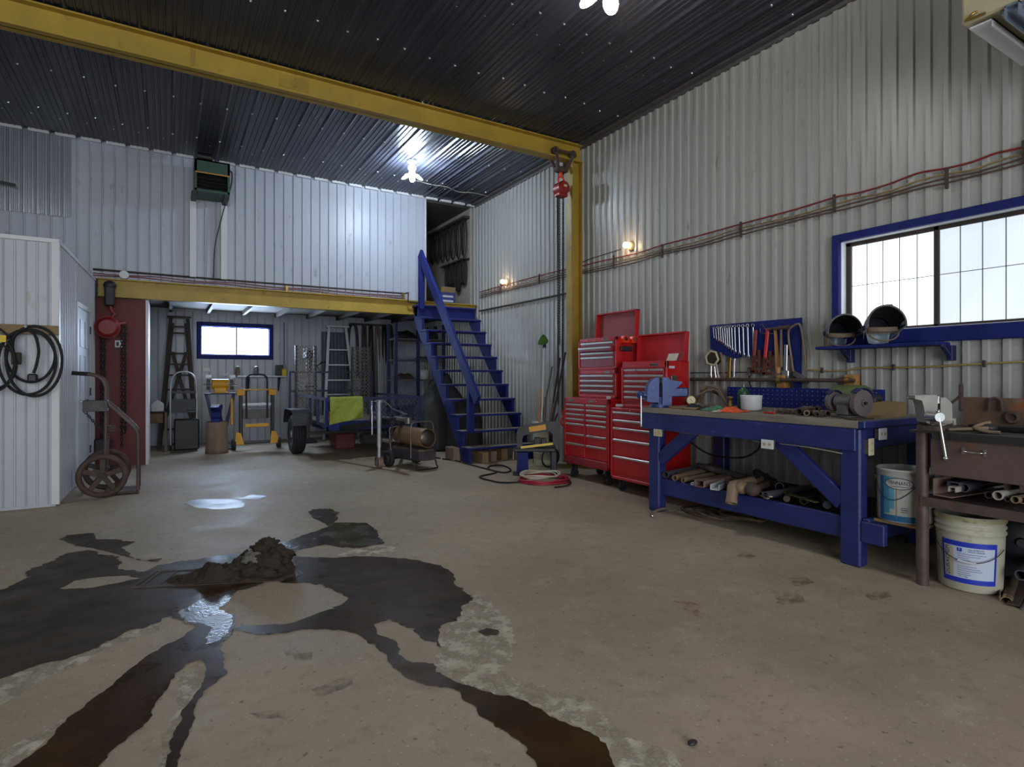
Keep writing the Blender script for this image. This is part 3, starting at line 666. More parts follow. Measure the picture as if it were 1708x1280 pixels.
for q_, lb, sd in (([(470, 1085), (495, 1080), (525, 1088), (520, 1100), (490, 1102), (472, 1096)], 'brownish stain between the two trickles in front', 31.), ([(520, 1150), (555, 1138), (590, 1130), (592, 1142), (560, 1155), (530, 1160)], 'oblong brownish stain nearer the long trickle', 33.), ([(1310, 965), (1345, 962), (1360, 972), (1330, 980)], 'speckled dark stain before the right bench leg', 35.), ([(1440, 990), (1480, 988), (1490, 998), (1455, 1002)], 'speckled dark stain before the steel table leg', 37.), ([(1290, 995), (1330, 992), (1340, 1004), (1300, 1008)], 'second faint stain in front of the workbench', 39.), ([(415, 1190), (470, 1185), (480, 1200), (430, 1205)], 'faint stain low in the middle of the floor', 41.)): floor_patch('floor_stain', q_, 'oil_spot', .0008, lb, 'stain', .02, sd)
# mud pile over the sunken drain
c0 = fl(405, 958)
def mudh(a, b):
    u, v = a * 2 - 1, b * 2 - 1; x = u * .46; y = v * .21; f = noise.fractal(V((x * 7, y * 7, 2.3)), 1., 2., 6)
    r1 = max(0, 1 - ((x - .12) / .2) ** 2 - ((y - .03) / .15) ** 2); r2 = max(0, 1 - ((x + .2) / .26) ** 2 - ((y + .06) / .11) ** 2); r3 = max(0, 1 - ((x - .02) / .34) ** 2 - ((y + .08) / .1) ** 2)
    h = .15 * r1 ** .6 * (1 + .8 * f) + .045 * r2 ** .7 * (1 + 1.2 * f) + .07 * r3 ** .6 * (1 + f)
    h = h * .55 + .02 * max(0, r2 + r3) * f
    return (x, y, max(-.004, h - .002) if abs(u) < .999 and abs(v) < .999 else -.004)
mud = T('mud_pile', 'lumpy pile of wet brown mud on the floor drain', 'mud', (c0.x, c0.y, 0), -YAW + .12)
mb = MB(); mb.surf(mudh, 90, 48); P(mud, 'mud_heap', mb, 'mud')
mb = MB()
def stone(cx, cy, cz, r, k): 
    for i in range(1):
        n, h = 20, 12
        vs = []
        for a in range(h + 1):
            for b in range(n):
                p = V((sin(pi * a / h) * cos(2 * pi * b / n), sin(pi * a / h) * sin(2 * pi * b / n), cos(pi * a / h)))
                q = r * (1 + .55 * noise.fractal(p * 2.4 + V((k, 0, 0)), 1., 2., 5)); vs.append((cx + p.x * q * 1.2, cy + p.y * q, cz + p.z * q * .8))
        mb.add(vs, [(a * n + b, (a + 1) * n + b, (a + 1) * n + (b + 1) % n, a * n + (b + 1) % n) for a in range(h) for b in range(n)], True)
stone(.07, -.03, .1, .055, 3.); P(mud, 'stone', mb, 'mud_stone', label='grey stone stuck in the mud')
mb = MB(); stone(-.2, -.07, .035, .032, 5.); P(mud, 'clod', mb, 'mud')
for a in ((-.26, -.02, .03, .028, 8.), (.2, .07, .10, .075, 9.), (.1, .08, .13, .065, 2.), (.17, -.02, .08, .08, 4.), (.03, .05, .08, .06, 6.), (.24, .02, .05, .055, 11.), (.08, -.08, .05, .06, 12.), (-.03, -.06, .04, .05, 14.), (.17, -.08, .03, .06, 15.), (-.12, -.1, .02, .04, 16.), (.14, .1, .17, .045, 18.), (-.33, -.08, .012, .03, 20.)): mb = MB(); stone(*a); P(mud, 'clod', mb, 'mud')
dm = MB(); dm.M = Matrix.Translation((c0.x - .12, c0.y + .03, 0)) @ Matrix.Rotation(-YAW + .15, 4, 'Z')
for a in ((-.48, .42, -.16, -.135), (-.48, .42, .135, .16), (-.48, -.455, -.135, .135), (.395, .42, -.135, .135)): dm.bx(*a, -.002, .006)
for i in range(9): dm.bx(-.44 + i * .1, -.42 + i * .1, -.135, .135, -.002, .0048)
solo('floor_drain', dm, 'rust', 'rectangular steel floor drain half buried in mud', 'drain', (c0.x - .12, c0.y + .03, 0))

# ================================================================== LAMPS AND WIRING
def ceiling_lamp(x, y, mt, label, k_=1.):
    o = T('ceiling_lamp', label, 'lamp', (x, y, ZC - .33 * k_), rnd(0, 1), group='five-bladed ceiling lamps'); o.scale = (k_, k_, k_)
    mb = MB(); mb.cyl((0, 0, .31), (0, 0, .345), .07, .065, 16); mb.cyl((0, 0, .26), (0, 0, .31), .035, .045, 14); P(o, 'lamp_base', mb, 'socket_pale')
    mb = MB(); mb.sphere((0, 0, .215), .06, 16, (1, 1, .7)); mb.cyl((0, 0, .12), (0, 0, .21), .045, .04, 14); P(o, 'lamp_neck', mb, mt)
    for k in range(5):
        a = 2 * pi * k / 5 + .3; mb = MB()
        mb.M = Matrix.Rotation(a, 4, 'Z') @ Matrix.Translation((.045, 0, .11)) @ Matrix.Rotation(R(24), 4, 'Y')
        mb.sphere((.065, 0, 0), .07, 14, (1, .62, .18)); P(o, 'lamp_blade', mb, mt)
ceiling_lamp(3.23, 8.36, 'led_cool', 'bright five-bladed lamp on the ceiling near the loft')
lp = fl(1015, -2, ZC - .42); ceiling_lamp(lp.x, lp.y, 'led_warm', 'bright five-bladed lamp at the top edge of the picture', 1.45)
for k, (x, y) in enumerate(((-2.6, 3.8), (-2.6, -.6), (3.3, -.6))): ceiling_lamp(x, y, 'led_warm', ['five-bladed ceiling lamp outside the picture on the left', 'five-bladed ceiling lamp behind the viewer on the left', 'five-bladed ceiling lamp behind the viewer on the right'][k])
def wall_bulb(u, v, label):
    p = px(u, v, WX - .11); o = T('wall_lamp', label, 'lamp', (WX, p.y, p.z), 0, group='bare bulbs on the long wall')
    mb = MB(); mb.lathe([(.0, 0), (.062, 0), (.062, .012), (.045, .03), (.03, .05), (.0, .05)], 18, (-.005, 0, 0), (-1, 0, 0)); P(o, 'lamp_holder', mb, 'cream_bulb_base')
    mb = MB(); mb.lathe([(.0, -.04), (.055, -.04), (.055, 0), (.0, 0)], 8, (.03, 0, 0), (-1, 0, 0)); P(o, 'junction_box', mb, 'steel_dark')
    mb = MB(); mb.sphere((-.105, 0, 0), .036, 16); mb.cyl((-.05, 0, 0), (-.085, 0, 0), .016, .028, 12, False); P(o, 'bulb', mb, 'bulb_warm')
wall_bulb(838, 470, 'lit bare bulb on the wall between stairs and post')
wall_bulb(1043, 409, 'lit bare bulb on the wall above the red tool chests')

def wall_line(pts, X, n=5): return spline([px(u, v, X) for u, v in pts], n)
run = T('cable_run', 'bundle of red, tan and brown cables clipped high along the wall', 'cable', (WX, 4., 2.8))
upper = [(1760, 228), (1708, 244), (1661, 257), (1622, 270), (1577, 280), (1532, 290), (1480, 308), (1431, 321), (1394, 330), (1328, 349), (1236, 373), (1166, 394), (1104, 409), (1062, 422), (1000, 437), (966, 445)]
upper += [(930, 452), (890, 463), (850, 473), (800, 487)]
X_ = WX - .022
for dz, mt, r in ((0., 'cable_red', .008), (.055, 'cable_tan', .007), (.085, 'cable_brown', .007), (.115, 'cable_brown', .007)):
    pts = [px(u, v, X_) - V((0, 0, dz + .006 * sin(i * 2.1 + dz * 40))) for i, (u, v) in enumerate(upper)]
    mb = MB(); mb.tube(spline(pts, 5), r, 6); P(run, 'cable', mb, mt, True)
for u, v in ((1708, 242), (1580, 287), (1392, 330), (1236, 375), (1105, 412), (1024, 430), (900, 460), (835, 477)):
    p = px(u, v, X_); mb = MB(); mb.box((X_ - .006, p.y, p.z - .05), (.02, .02, .16), .003); mb.cyl((X_ - .02, p.y, p.z - .05), (X_, p.y, p.z - .05), .012, .012, 8); P(run, 'cable_clamp', mb, 'wood_dark', True)
mb = MB(); mb.tube(spline([px(u, v, X_) for u, v in ((1035, 416), (1010, 424), (985, 432), (966, 440))]), .006, 6)
solo('cable', mb, 'black', 'short black cable from the bulb towards the yellow post', 'cable', (WX, 6., 2.8))
mb = MB(); mb.tube([px(u, v, X_ - .01) for u, v in ((948, 489), (900, 499), (850, 509), (800, 519))], .016, 8)
solo('conduit_pipe', mb, 'wood_dark', 'thin dark pipe low under the bundle beside the stairs', 'pipe', (WX, 8.4, 2.6))
mb = MB(); mb.tube(spline([px(u, v, X_) for u, v in ((1345, 617), (1400, 619), (1440, 614), (1500, 613), (1550, 612), (1620, 608), (1680, 605), (1740, 602))]), .008, 6)
yl = T('cable_run', 'yellowish cable clipped to the wall under the helmet shelf', 'cable', (WX, 2.4, 1.35)); P(yl, 'cable', mb, 'cable_yellow', True)
for u, v in ((1372, 618), (1491, 613), (1642, 607)):
    p = px(u, v, X_); mb = MB(); mb.box((X_ - .006, p.y, p.z), (.02, .018, .05), .003); P(yl, 'cable_clamp', mb, 'steel_dark', True)
# wire crossing the ceiling from the far lamp
pts = [fl(u, v, ZC - .02) for u, v in ((690, 300), (720, 308), (745, 312), (765, 320), (790, 322), (815, 328))]
mb = MB(); mb.tube(spline(pts), .006, 6); solo('ceiling_wire', mb, 'cable_grey', 'pale wire sagging across the ceiling behind the far lamp', 'wire', (pts[0].x, pts[0].y, ZC - .02))
# conduit and wires above the loft beam
Yw = YL - .008
cr = T('conduit_run', 'dark conduit with red wires along the bottom of the loft wall', 'conduit', (1.5, Yw, 2.72))
mb = MB(); mb.tube([py(u, v, Yw) for u, v in ((155, 449), (400, 469), (676, 490))], .014, 8); P(cr, 'conduit', mb, 'wood_dark', True); a = py(676, 490, Yw)
mb = MB(); mb.tube([a - V((0, .05, 0)), a - V((0, .15, 0)), a - V((0, .15, .16)), a + V((.2, -.15, -.17))], .016, 8); solo('conduit_elbow', mb, 'rust', 'rusty elbow pipe bent down over the right end of the loft beam', 'pipe', tuple(a))
for k, (o1, o2) in enumerate(((455, 495), (458, 499))):
    pts = [py(155 + (676 - 155) * i / 14, o1 + (o2 - o1) * i / 14 + 1.2 * sin(i * 1.7 + k), Yw + .006) for i in range(15)]; mb = MB(); mb.tube(spline(pts, 3), .006, 6); P(cr, 'wire', mb, 'cable_red', True)
p = py(207, 459, Yw); mb = MB(); mb.cyl(p, p - V((0, .04, 0)), .06, .058, 20); P(cr, 'junction_box', mb, 'trim_white', True)
for u, v in ((478, 481), (672, 493)):
    p = py(u, v, Yw); mb = MB(); mb.box(p - V((0, .012, .02)), (.04, .03, .12), .003); P(cr, 'clamp', mb, 'brass', True)

# ================================================================== CHAIN HOISTS
def trolley(o, c, wide, mt, world=True):
    for sx in (-1, 1):
        mb = MB(); a = c + V((sx * wide, -.1, .05)); mb.cyl(a, a + V((0, .05, 0)), .055, .055, 16); mb.cyl(a - V((0, .03, 0)), a, .025, .025, 10); P(o, 'trolley_wheel', mb, mt, True)
        mb = MB(); mb.bar(a, c + V((sx * wide * .45, -.03, -.17)), .045, .03, .004, up=(0, 1, 0)); mb.bar(c + V((sx * wide, .1, .05)), c + V((sx * wide * .45, .03, -.17)), .045, .03, .004, up=(0, 1, 0)); P(o, 'trolley_arm', mb, mt, True)
    mb = MB(); mb.cyl(c + V((-wide, -.11, .05)), c + V((wide, -.11, .05)), .018, .018, 10); P(o, 'trolley_rod', mb, mt, True); mb = MB(); mb.box(c + V((0, 0, -.17)), (wide * 1.3, .12, .07), .02); P(o, 'trolley_bar', mb, mt, True)
h = T('chain_hoist', 'red hand chain hoist hanging beside the yellow post', 'hoist', (4.78, YBEAM, .62))
c = V((4.78, YBEAM, 4.40)); trolley(h, c, .15, 'rust')
mb = MB(); mb.cyl((4.78, YBEAM, 4.13), (4.78, YBEAM, 4.24), .022, .022, 10); mb.tube([V((4.78, YBEAM, 4.085)) + V((.05 * cos(t), 0, .05 * sin(t))) for t in [k * 2 * pi / 14 for k in range(14)]], .014, 8, True); P(h, 'top_hook', mb, 'orange_red', True)
mb = MB(); mb.cyl((4.775, YBEAM - .09, 3.96), (4.775, YBEAM + .06, 3.96), .095, .095, 22); mb.cyl((4.775, YBEAM - .115, 3.96), (4.775, YBEAM - .09, 3.96), .07, .09, 22); mb.box((4.775, YBEAM - .015, 3.865), (.15, .13, .05), .015); P(h, 'hoist_body', mb, 'hoist_red', True)
mb = MB(); mb.box((4.775, YBEAM - .12, 3.975), (.05, .008, .03), .002); P(h, 'name_plate', mb, 'plate_cream', True)
for dx, z0, yy in ((-.075, .95, -.03), (-.035, .9, .02), (-.02, 1.75, 0.), (.045, .8, 0.), (.065, .75, .03)):
    P(h, 'chain', chain_links((4.775 + dx, YBEAM + yy, 3.86), (4.775 + dx * .8, YBEAM + yy, z0), .05, .005, .024), 'steel_dark', True)
hk = V((4.83, YBEAM, .66)); mb = MB(); mb.tube(spline([hk + V(q) for q in ((0, 0, .13), (0, 0, .06), (-.045, 0, .02), (-.04, 0, -.04), (.01, 0, -.06), (.05, 0, -.03))]), .014, 8); mb.cyl(hk + V((0, 0, .1)), hk + V((0, 0, .16)), .024, .02, 10); P(h, 'hook', mb, 'orange_red', True)
p = py(183, 490, 9.74); h = T('chain_hoist', 'dark red chain hoist under the left end of the loft beam', 'hoist', (p.x, 9.72, .25))
mb = MB(); mb.sphere((p.x, 9.74, 2.57), .07, 14, (1.1, .7, 1)); mb.bx(p.x - .06, p.x + .06, 9.70, 9.79, 2.28, 2.56, .02); P(h, 'trolley', mb, 'grey_dark', True)
mb = MB(); mb.tube(spline([V((p.x, 9.74, 2.29)), V((p.x + .02, 9.74, 2.22)), V((p.x + .05, 9.74, 2.17)), V((p.x + .02, 9.74, 2.12)), V((p.x - .02, 9.74, 2.1))]), .016, 8); P(h, 'top_hook', mb, 'hoist_red', True)
mb = MB(); mb.cyl((p.x - .02, 9.66, 1.98), (p.x - .02, 9.80, 1.98), .15, .15, 24); mb.cyl((p.x - .02, 9.63, 1.98), (p.x - .02, 9.66, 1.98), .1, .145, 24); mb.bar((p.x + .1, 9.74, 2.04), (p.x + .2, 9.74, 2.06), .08, .05, .01); P(h, 'hoist_body', mb, 'hoist_dark', True)
for dx, z0, z1 in ((-.1, .3, 1.86), (-.06, .4, 1.86), (.14, .3, 2.0), (.18, .5, 2.0)): P(h, 'chain', chain_links((p.x + dx, 9.73, z1), (p.x + dx, 9.73, z0), .06, .007, .03), 'black', True)
mb = MB(); mb.box((p.x - .08, 9.73, .34), (.2, .1, .2), .04); P(h, 'bottom_block', mb, 'grey_dark', True)
p = py(198, 574, 9.99); o = T('switch_plate', 'white switch plate with black toggle on the red partition', 'switch', (p.x, 9.995, p.z)); mb = MB(); mb.box((0, -.005, 0), (.09, .012, .1), .004); P(o, 'plate', mb, 'trim_white'); mb = MB(); mb.box((-.012, -.016, .0), (.03, .014, .06), .004); P(o, 'toggle', mb, 'black')

# ================================================================== RED TOOL CHESTS
def chest(name, label, X0, X1, Y0, Y1, Z0, Z1, drawers, mt, casters=0., badge=None, locks=(), lid=None, band=None, dmt=None, group=None, text=None):
    o = T(name, label, 'tool chest', ((X0 + X1) / 2, (Y0 + Y1) / 2, Z0 - casters), 0, group)
    mb = MB(); t = .012
    mb.bx(X0 + .02, X1, Y0, Y1, Z0, Z1 - (.0 if lid is None else .001), .006)
    for y0, y1 in ((Y0, Y0 + .03), (Y1 - .03, Y1)): mb.bx(X0, X0 + .03, y0, y1, Z0, Z1, .004)
    mb.bx(X0, X0 + .03, Y0, Y1, Z0, Z0 + .03, .004); top = max(d[3] for d in drawers); mb.bx(X0, X0 + .03, Y0, Y1, top + .006, Z1, .004)
    P(o, 'body', mb, mt, True)
    for d in drawers:
        ya, yb, za, zb = d[:4]; out = d[4] if len(d) > 4 else 0.
        mb = MB(); mb.bx(X0 + .006 - out, X0 + .03, ya, yb, za, zb, .004); q = P(o, 'drawer', mb, dmt or mt, True)
        mb = MB(); mb.bx(X0 - .012 - out, X0 + .008 - out, ya + .006, yb - .006, zb - .020, zb - .004, .005); mb.bx(X0 - .012 - out, X0 - .006 - out, ya + .006, yb - .006, zb - .026, zb - .012, .002); P(q, 'handle', mb, 'handle_alu', True)
    for (yc, zc) in locks: mb = MB(); mb.cyl((X0 + .002, yc, zc), (X0 - .008, yc, zc), .011, .010, 12); P(o, 'lock', mb, 'chrome', True)
    for (yc, zc, wd) in badge or ():
        mb = MB(); mb.bx(X0 - .005, X0 + .002, yc - wd / 2, yc + wd / 2, zc - .016, zc + .016, .003); b = P(o, 'badge', mb, 'steel', True)
        if text: lettering(b, 'badge_lettering', text, .026, Matrix.Translation((X0 - .006, yc, zc)) @ Matrix(((0, 0, -1, 0), (-1, 0, 0, 0), (0, 1, 0, 0), (0, 0, 0, 1))), 'ink')
    if band: mb = MB(); mb.bx(X0 - .012, X0 + .02, Y0 + .03, Y1 - .02, band[0], band[1], .004); P(o, 'base_band', mb, 'red_dark', True)
    if casters:
        for yy in (Y0 + .09, Y1 - .12):
            for xx in (X0 + .08, X1 - .1):
                mb = MB(); mb.cyl((xx, yy - .018, .052), (xx, yy + .018, .052), .052, .052, 16); mb.bx(xx - .03, xx + .03, yy - .035, yy - .025, .05, Z0, .003); mb.bx(xx - .03, xx + .03, yy + .025, yy + .035, .05, Z0, .003); P(o, 'caster', mb, 'rubber', True)
    if lid:
        hx, hh, mt2 = lid; mb = MB(); w_ = .055; tl = .03
        m = Matrix.Translation((hx, 0, Z1)) @ Matrix.Rotation(R(4), 4, 'Y'); mb.M = m
        mb.bx(0, .01, Y0 - .01, Y1 + .01, 0, hh); mb.bx(-w_, .0, Y0 - .01, Y0 + .005, 0, hh); mb.bx(-w_, 0, Y1 - .005, Y1 + .01, 0, hh); mb.bx(-w_, 0, Y0 - .01, Y1 + .01, hh - .014, hh)
        l_ = P(o, 'lid', mb, mt, True)
        mb = MB(); mb.M = m; mb.bx(-.004, .001, Y0 + .008, Y1 - .008, .005, hh - .018); P(l_, 'lid_lining', mb, mt2, True)
    return o
tops = [.955, .892, .831, .770, .709, .578, .455]; bots = tops[1:] + [.285]
dr = [(5.61, 5.985, b + .006, t) for t, b in zip(tops, bots)] + [(5.195, 5.575, b + .006, t) for t, b in zip(tops, bots)]
chest('tool_cabinet', 'red rolling tool cabinet with two columns of drawers', 4.42, 5.02, 5.15, 6.03, .185, 1.03, dr, 'red', .185, badge=[(5.9, .995, .09), (5.47, .995, .09)], locks=((5.83, .995), (5.38, .995)), band=(.20, .28), group='red tool chests')
tops = [.905, .815, .725, .595, .405]; bots = tops[1:] + [.20]
chest('tool_cabinet', 'red rolling tool cabinet with one column of drawers beside the workbench', 4.34, 4.89, 4.34, 5.03, .14, .943, [(4.39, 4.985, b + .008, t) for t, b in zip(tops, bots)], 'red', .14, locks=((4.7, .925),), group='red tool chests')
tops = [1.385, 1.322, 1.26, 1.198, 1.137, 1.076]; bots = tops[1:] + [1.0]
dr = [(4.37, 4.98, b + .006, t) for t, b in zip(tops[1:], bots[1:])] + [(a, a + .198, bots[0] + .006, tops[0]) for a in (4.37, 4.576, 4.782)]
chest('tool_chest', 'bright red six-row tool chest with raised lid behind the blue vise', 4.50, 4.84, 4.32, 5.03, .945, 1.465, dr, 'red', 0, badge=[(4.50, 1.425, .13)], locks=((4.70, 1.432),), lid=(4.80, .32, 'red'), group='red tool chests', text='KENNEDY')
tops = [1.322, 1.258, 1.196, 1.134]; bots = tops[1:] + [1.08]
chest('tool_chest', 'red four-drawer tool chest in the middle of the taller stack', 4.55, 4.92, 5.17, 5.90, 1.032, 1.378, [(5.22, 5.86, b + .006, t) for t, b in zip(tops, bots)], 'red', 0, badge=[(5.33, 1.35, .11)], locks=((5.53, 1.35),), dmt='red_dark', group='red tool chests')
tops = [1.725, 1.663, 1.60, 1.545]; bots = tops[1:] + [1.41]
dr = [(5.22, 5.85, b + .006, t) for t, b in zip(tops, bots)]; dr[1] = (*dr[1], .04)
chest('tool_chest', 'dark red top tool chest with raised lid and one drawer ajar', 4.55, 4.92, 5.17, 5.90, 1.38, 1.775, dr, 'red', 0, badge=[(5.36, 1.752, .11)], locks=((5.55, 1.752), (5.68, 1.752)), lid=(4.89, .34, 'red_lid'), dmt='red_dark', group='red tool chests', text='BECO')
for xx, lb in ((4.66, 'orange tape measure nearest the front of the top chest'), (4.80, 'orange tape measure nearer the wall on the top chest')):
    o = T('tape_measure', lb, 'tape measure', (xx, 5.15, 1.70), 0, 'tape measures on the chest side')
    mb = MB(); mb.prism([(-.045, 0), (.04, 0), (.045, .02), (.035, .065), (.01, .085), (-.03, .08), (-.045, .05)], .05, (0, -.007, 0)); P(o, 'case', mb, 'orange_red')
    mb = MB(); mb.cyl((0, -.032, .045), (0, -.038, .045), .022, .022, 16); P(o, 'medallion', mb, 'steel_dark' if xx < 4.7 else 'brass')
mb = MB(); mb.bx(4.60, 4.78, 5.135, 5.168, 1.60, 1.66, .01); solo('chest_side_handle', mb, 'steel_dark', 'dark recessed grip on the side of the top chest', 'grip', (4.69, 5.15, 1.63))
mb = MB(); mb.bx(4.55, 4.64, 4.298, 4.318, 1.24, 1.31, .006); solo('chest_side_handle', mb, 'steel', 'steel grip on the side of the six-row chest', 'grip', (4.6, 4.3, 1.27))
mb = MB(); mb.bx(4.53, 4.61, 4.312, 4.319, 1.385, 1.41); solo('sticker', mb, 'plastic_white', 'white sticker strip on the side of the six-row chest', 'sticker', (4.57, 4.315, 1.39))
mb = MB(); mb.bar((4.62, 4.37, 1.468), (4.66, 4.37, 1.545), .14, .004, up=(1, 0, 0)); solo('paper_card', mb, 'cloth_white', 'pale card standing at the corner of the open six-row chest', 'card', (4.64, 4.37, 1.468))
mb = MB(); mb.bar((4.66, 4.33, 1.467), (4.71, 4.28, 1.56), .012, .004, up=(1, 0, 0)); solo('lid_stay', mb, 'steel', 'thin steel lid stay leaning over the pale card', 'lid stay', (4.66, 4.33, 1.467))
mb = MB(); mb.bx(4.94, 4.97, 5.06, 5.13, 0, 1.72, .004); solo('steel_bar', mb, 'steel', 'upright grey steel bar between the two chest stacks', 'bar', (4.955, 5.1, 0))
mb = MB(); mb.bx(4.43, 4.46, 5.158, 5.21, 1.031, 1.065, .003); solo('sticker', mb, 'cloth_white', 'little white tag on top of the two-column cabinet', 'tag', (4.44, 5.2, 1.03))
mb = MB(); mb.cyl((4.40, 5.0, .965), (4.44, 4.93, .965), .02, .016, 10); solo('light_bulb', mb, 'plastic_white', 'small white bulb lying on the one-column cabinet', 'bulb', (4.42, 4.97, .945))

# ================================================================== BLUE WORKBENCH
BX, BXB, BY0, BY1, BT = 3.98, 5.06, 2.10, 4.17, 1.0
wb = T('workbench', 'heavy blue timber workbench with worn wooden top', 'workbench', (4.5, 3.13, 0))
n = 6; wd = (BXB - BX) / n
for i in range(n):
    mb = MB(); mb.bx(BX + i * wd + .0015, BX + (i + 1) * wd - .0015, BY0, BY1, BT - .053, BT + rnd(-.002, 0), .004); P(wb, 'top_plank', mb, 'bench_top', True)
mb = MB(); mb.bx(BX, BXB, BY0 - .045, BY0 - .001, BT - .05, BT - .002, .005); P(wb, 'end_cap', mb, 'blue_wood', True)
mb = MB(); mb.bx(BX + .005, BX + .05, BY0 + .02, BY1, BT - .21, BT - .054, .005); P(wb, 'apron', mb, 'blue_wood', True)
mb = MB(); mb.bx(BX + .12, BXB - .02, BY0 + .01, BY0 + .055, BT - .2, BT - .054, .005); P(wb, 'side_rail', mb, 'blue_wood', True)
mb = MB(); mb.bx(BX + .1, BXB, BY1 - .1, BY1 - .055, BT - .2, BT - .054, .005); P(wb, 'side_rail', mb, 'blue_wood', True)
for x0, x1, y0, y1 in ((BX + .03, BX + .13, BY0, BY0 + .14), (BX + .03, BX + .13, BY1 - .22, BY1 - .08), (BXB - .12, BXB - .02, BY0, BY0 + .14), (BXB - .12, BXB - .02, BY1 - .22, BY1 - .08)):
    mb = MB(); mb.bx(x0, x1, y0, y1, 0, BT - .054, .012); P(wb, 'leg', mb, 'blue_wood', True)
mb = MB(); mb.bx(BX + .06, BX + .105, BY0 + .13, BY1 - .2, .17, .325, .006); P(wb, 'lower_rail', mb, 'blue_wood', True)
mb = MB(); mb.bx(BX + .105, BXB - .03, BY0 + .02, BY1 - .1, .27, .29); P(wb, 'lower_shelf', mb, 'wood_dark', True)
for a, b in (((BX + .06, BY1 - .21, .5), (BX + .06, BY1 - .62, .82)), ((BX + .06, BY0 + .13, .42), (BX + .06, BY0 + .62, .82))):
    mb = MB(); mb.bar(a, b, .05, .12, .006); P(wb, 'brace', mb, 'blue_wood', True)
mb = MB(); mb.bx(BX + .05, BXB - .2, BY0 - .05, BY0 - .003, .18, .34, .006); P(wb, 'end_rail', mb, 'blue_wood', True)
mb = MB(); mb.bx(BX + .10, BX + .66, 1.757, BY0 - .05, .325, .345, .002); P(wb, 'end_shelf', mb, 'ply', True, label='bare plywood shelf at the end of the bench')
mb = MB(); mb.bx(BX + .03, BX + .08, 1.95, BY0 - .003, .18, .32, .006); P(wb, 'shelf_bracket', mb, 'blue_wood', True)
mb = MB(); mb.bx(5.03, 5.06, 2.45, 3.98, BT, 1.19, .002); bk = P(wb, 'back_board', mb, 'blue', True)
mb = MB()
for i in range(30):
    for j in range(4): mb.bx(5.028, 5.031, 2.5 + i * .05, 2.505 + i * .05, 1.04 + j * .04, 1.045 + j * .04)
P(bk, 'peg_hole', mb, 'plastic_white', True, kind='stuff')
def outlet(c, nrm, wide, tall, mt, label, loc=None):
    c, n = V(c), V(nrm); o = T('outlet', label, 'outlet', tuple(c), 0, 'outlets on the blue workbench'); s = V((-n.y, n.x, 0))
    mb = MB(); mb.bar(c + n * .028, c + n * .034, wide, tall, .003); P(o, 'cover_plate', mb, mt, True)
    mb = MB(); mb.bar(c, c + n * .028, wide * .86, tall * .86); P(o, 'outlet_box', mb, 'steel', True)
    for sg in (-1, 1):
        e = c + n * .036 + (s * sg * wide * .21 if wide > tall else V((0, 0, sg * tall * .21))); mb = MB(); mb.cyl(e - n * .003, e, .016, .016, 14); q = P(o, 'receptacle', mb, 'plate_cream', True)
        mb = MB()
        for t in (-.006, .006): mb.bar(e + s * t, e + s * t + n * .001, .003, .01)
        P(q, 'slot', mb, 'ink', True)
def on_face(u, v, X): return px(u, v, X)
p = px(1101, 722, BX); outlet((BX - .0, p.y, p.z), (-1, 0, 0), .105, .066, 'plate_cream', 'cream outlet at the left end of the blue apron')
p = px(1284, 741, BX); outlet((BX - .0, p.y, p.z), (-1, 0, 0), .105, .07, 'trim_white', 'white outlet hanging below the middle of the apron')
p = py(1455, 744, BY0); outlet((BX + .11, BY0 - .0, p.z), (0, -1, 0), .066, .115, 'plate_cream', 'upright cream outlet on the right end of the bench')
p = py(1471, 730, BY0); outlet((BX + .26, BY0 - .0, p.z + .03), (0, -1, 0), .105, .08, 'trim_white', 'white outlet plate deeper on the right end of the bench')
def bx_at(u, X): x, y, _ = ray(u, 0); return X * y / x
mb = MB(); mb.tube(spline([px(u, v, BX + .03) for u, v in ((1113, 718), (1140, 722), (1190, 727), (1240, 731), (1268, 738))]), .005, 6); solo('bench_cable', mb, 'cable_grey', 'pale cable sagging between the left and middle bench outlets', 'cable', (BX, 3.6, .77))
mb = MB(); mb.tube(spline([px(u, v, BX + .03) for u, v in ((1300, 740), (1340, 745), (1375, 751), (1405, 757))]), .005, 6); solo('bench_cable', mb, 'cable_grey', 'pale cable from the middle outlet to the right bench leg', 'cable', (BX, 2.5, .77))
mb = MB(); mb.tube(spline([V((4.1, bx_at(1270, 4.1), .8)), V((4.2, bx_at(1262, 4.2), .68)), V((4.5, bx_at(1232, 4.5), .55)), V((4.8, bx_at(1180, 4.8), .50)), V((5.0, bx_at(1140, 5.0), .62))]), .009, 8); solo('black_cable', mb, 'rubber', 'black cord hanging in a loop under the bench', 'cable', (4.6, 3.6, .3))

# blue vise on the corner of the bench
vs = T('bench_vise', 'large blue bench vise on the corner of the workbench', 'vise', (4.09, 4.02, BT), -YAW)
mb = MB(); mb.cyl((0, .02, 0), (0, .02, .03), .09, .085, 20); mb.cyl((0, .02, .03), (0, .02, .1), .06, .07, 16); P(vs, 'swivel_base', mb, 'vise_blue')
mb = MB(); mb.prism([(.012, .02), (.10, .02), (.105, .15), (.20, .235), (.20, .25), (.09, .262), (.07, .29), (.02, .29), (.012, .27)], .13); mb.bx(.09, .27, -.035, .055, .1, .19, .01); P(vs, 'fixed_jaw', mb, 'vise_blue')
mb = MB(); arc = [(-.02 - .11 * sin(t), .16 + .13 * cos(t)) for t in [k * pi / 2 / 6 for k in range(7)]]
mb.prism([(-.02, .29)] + arc[1:] + [(-.135, .06), (-.1, .05), (-.03, .05), (-.022, .02), (-.02, .2)], .12); P(vs, 'moving_jaw', mb, 'vise_blue')
mb = MB(); mb.bx(-.02, -.008, -.06, .06, .23, .285, .003); mb.bx(.0, .011, -.06, .06, .23, .285, .003); P(vs, 'jaw_plate', mb, 'grey_dark')
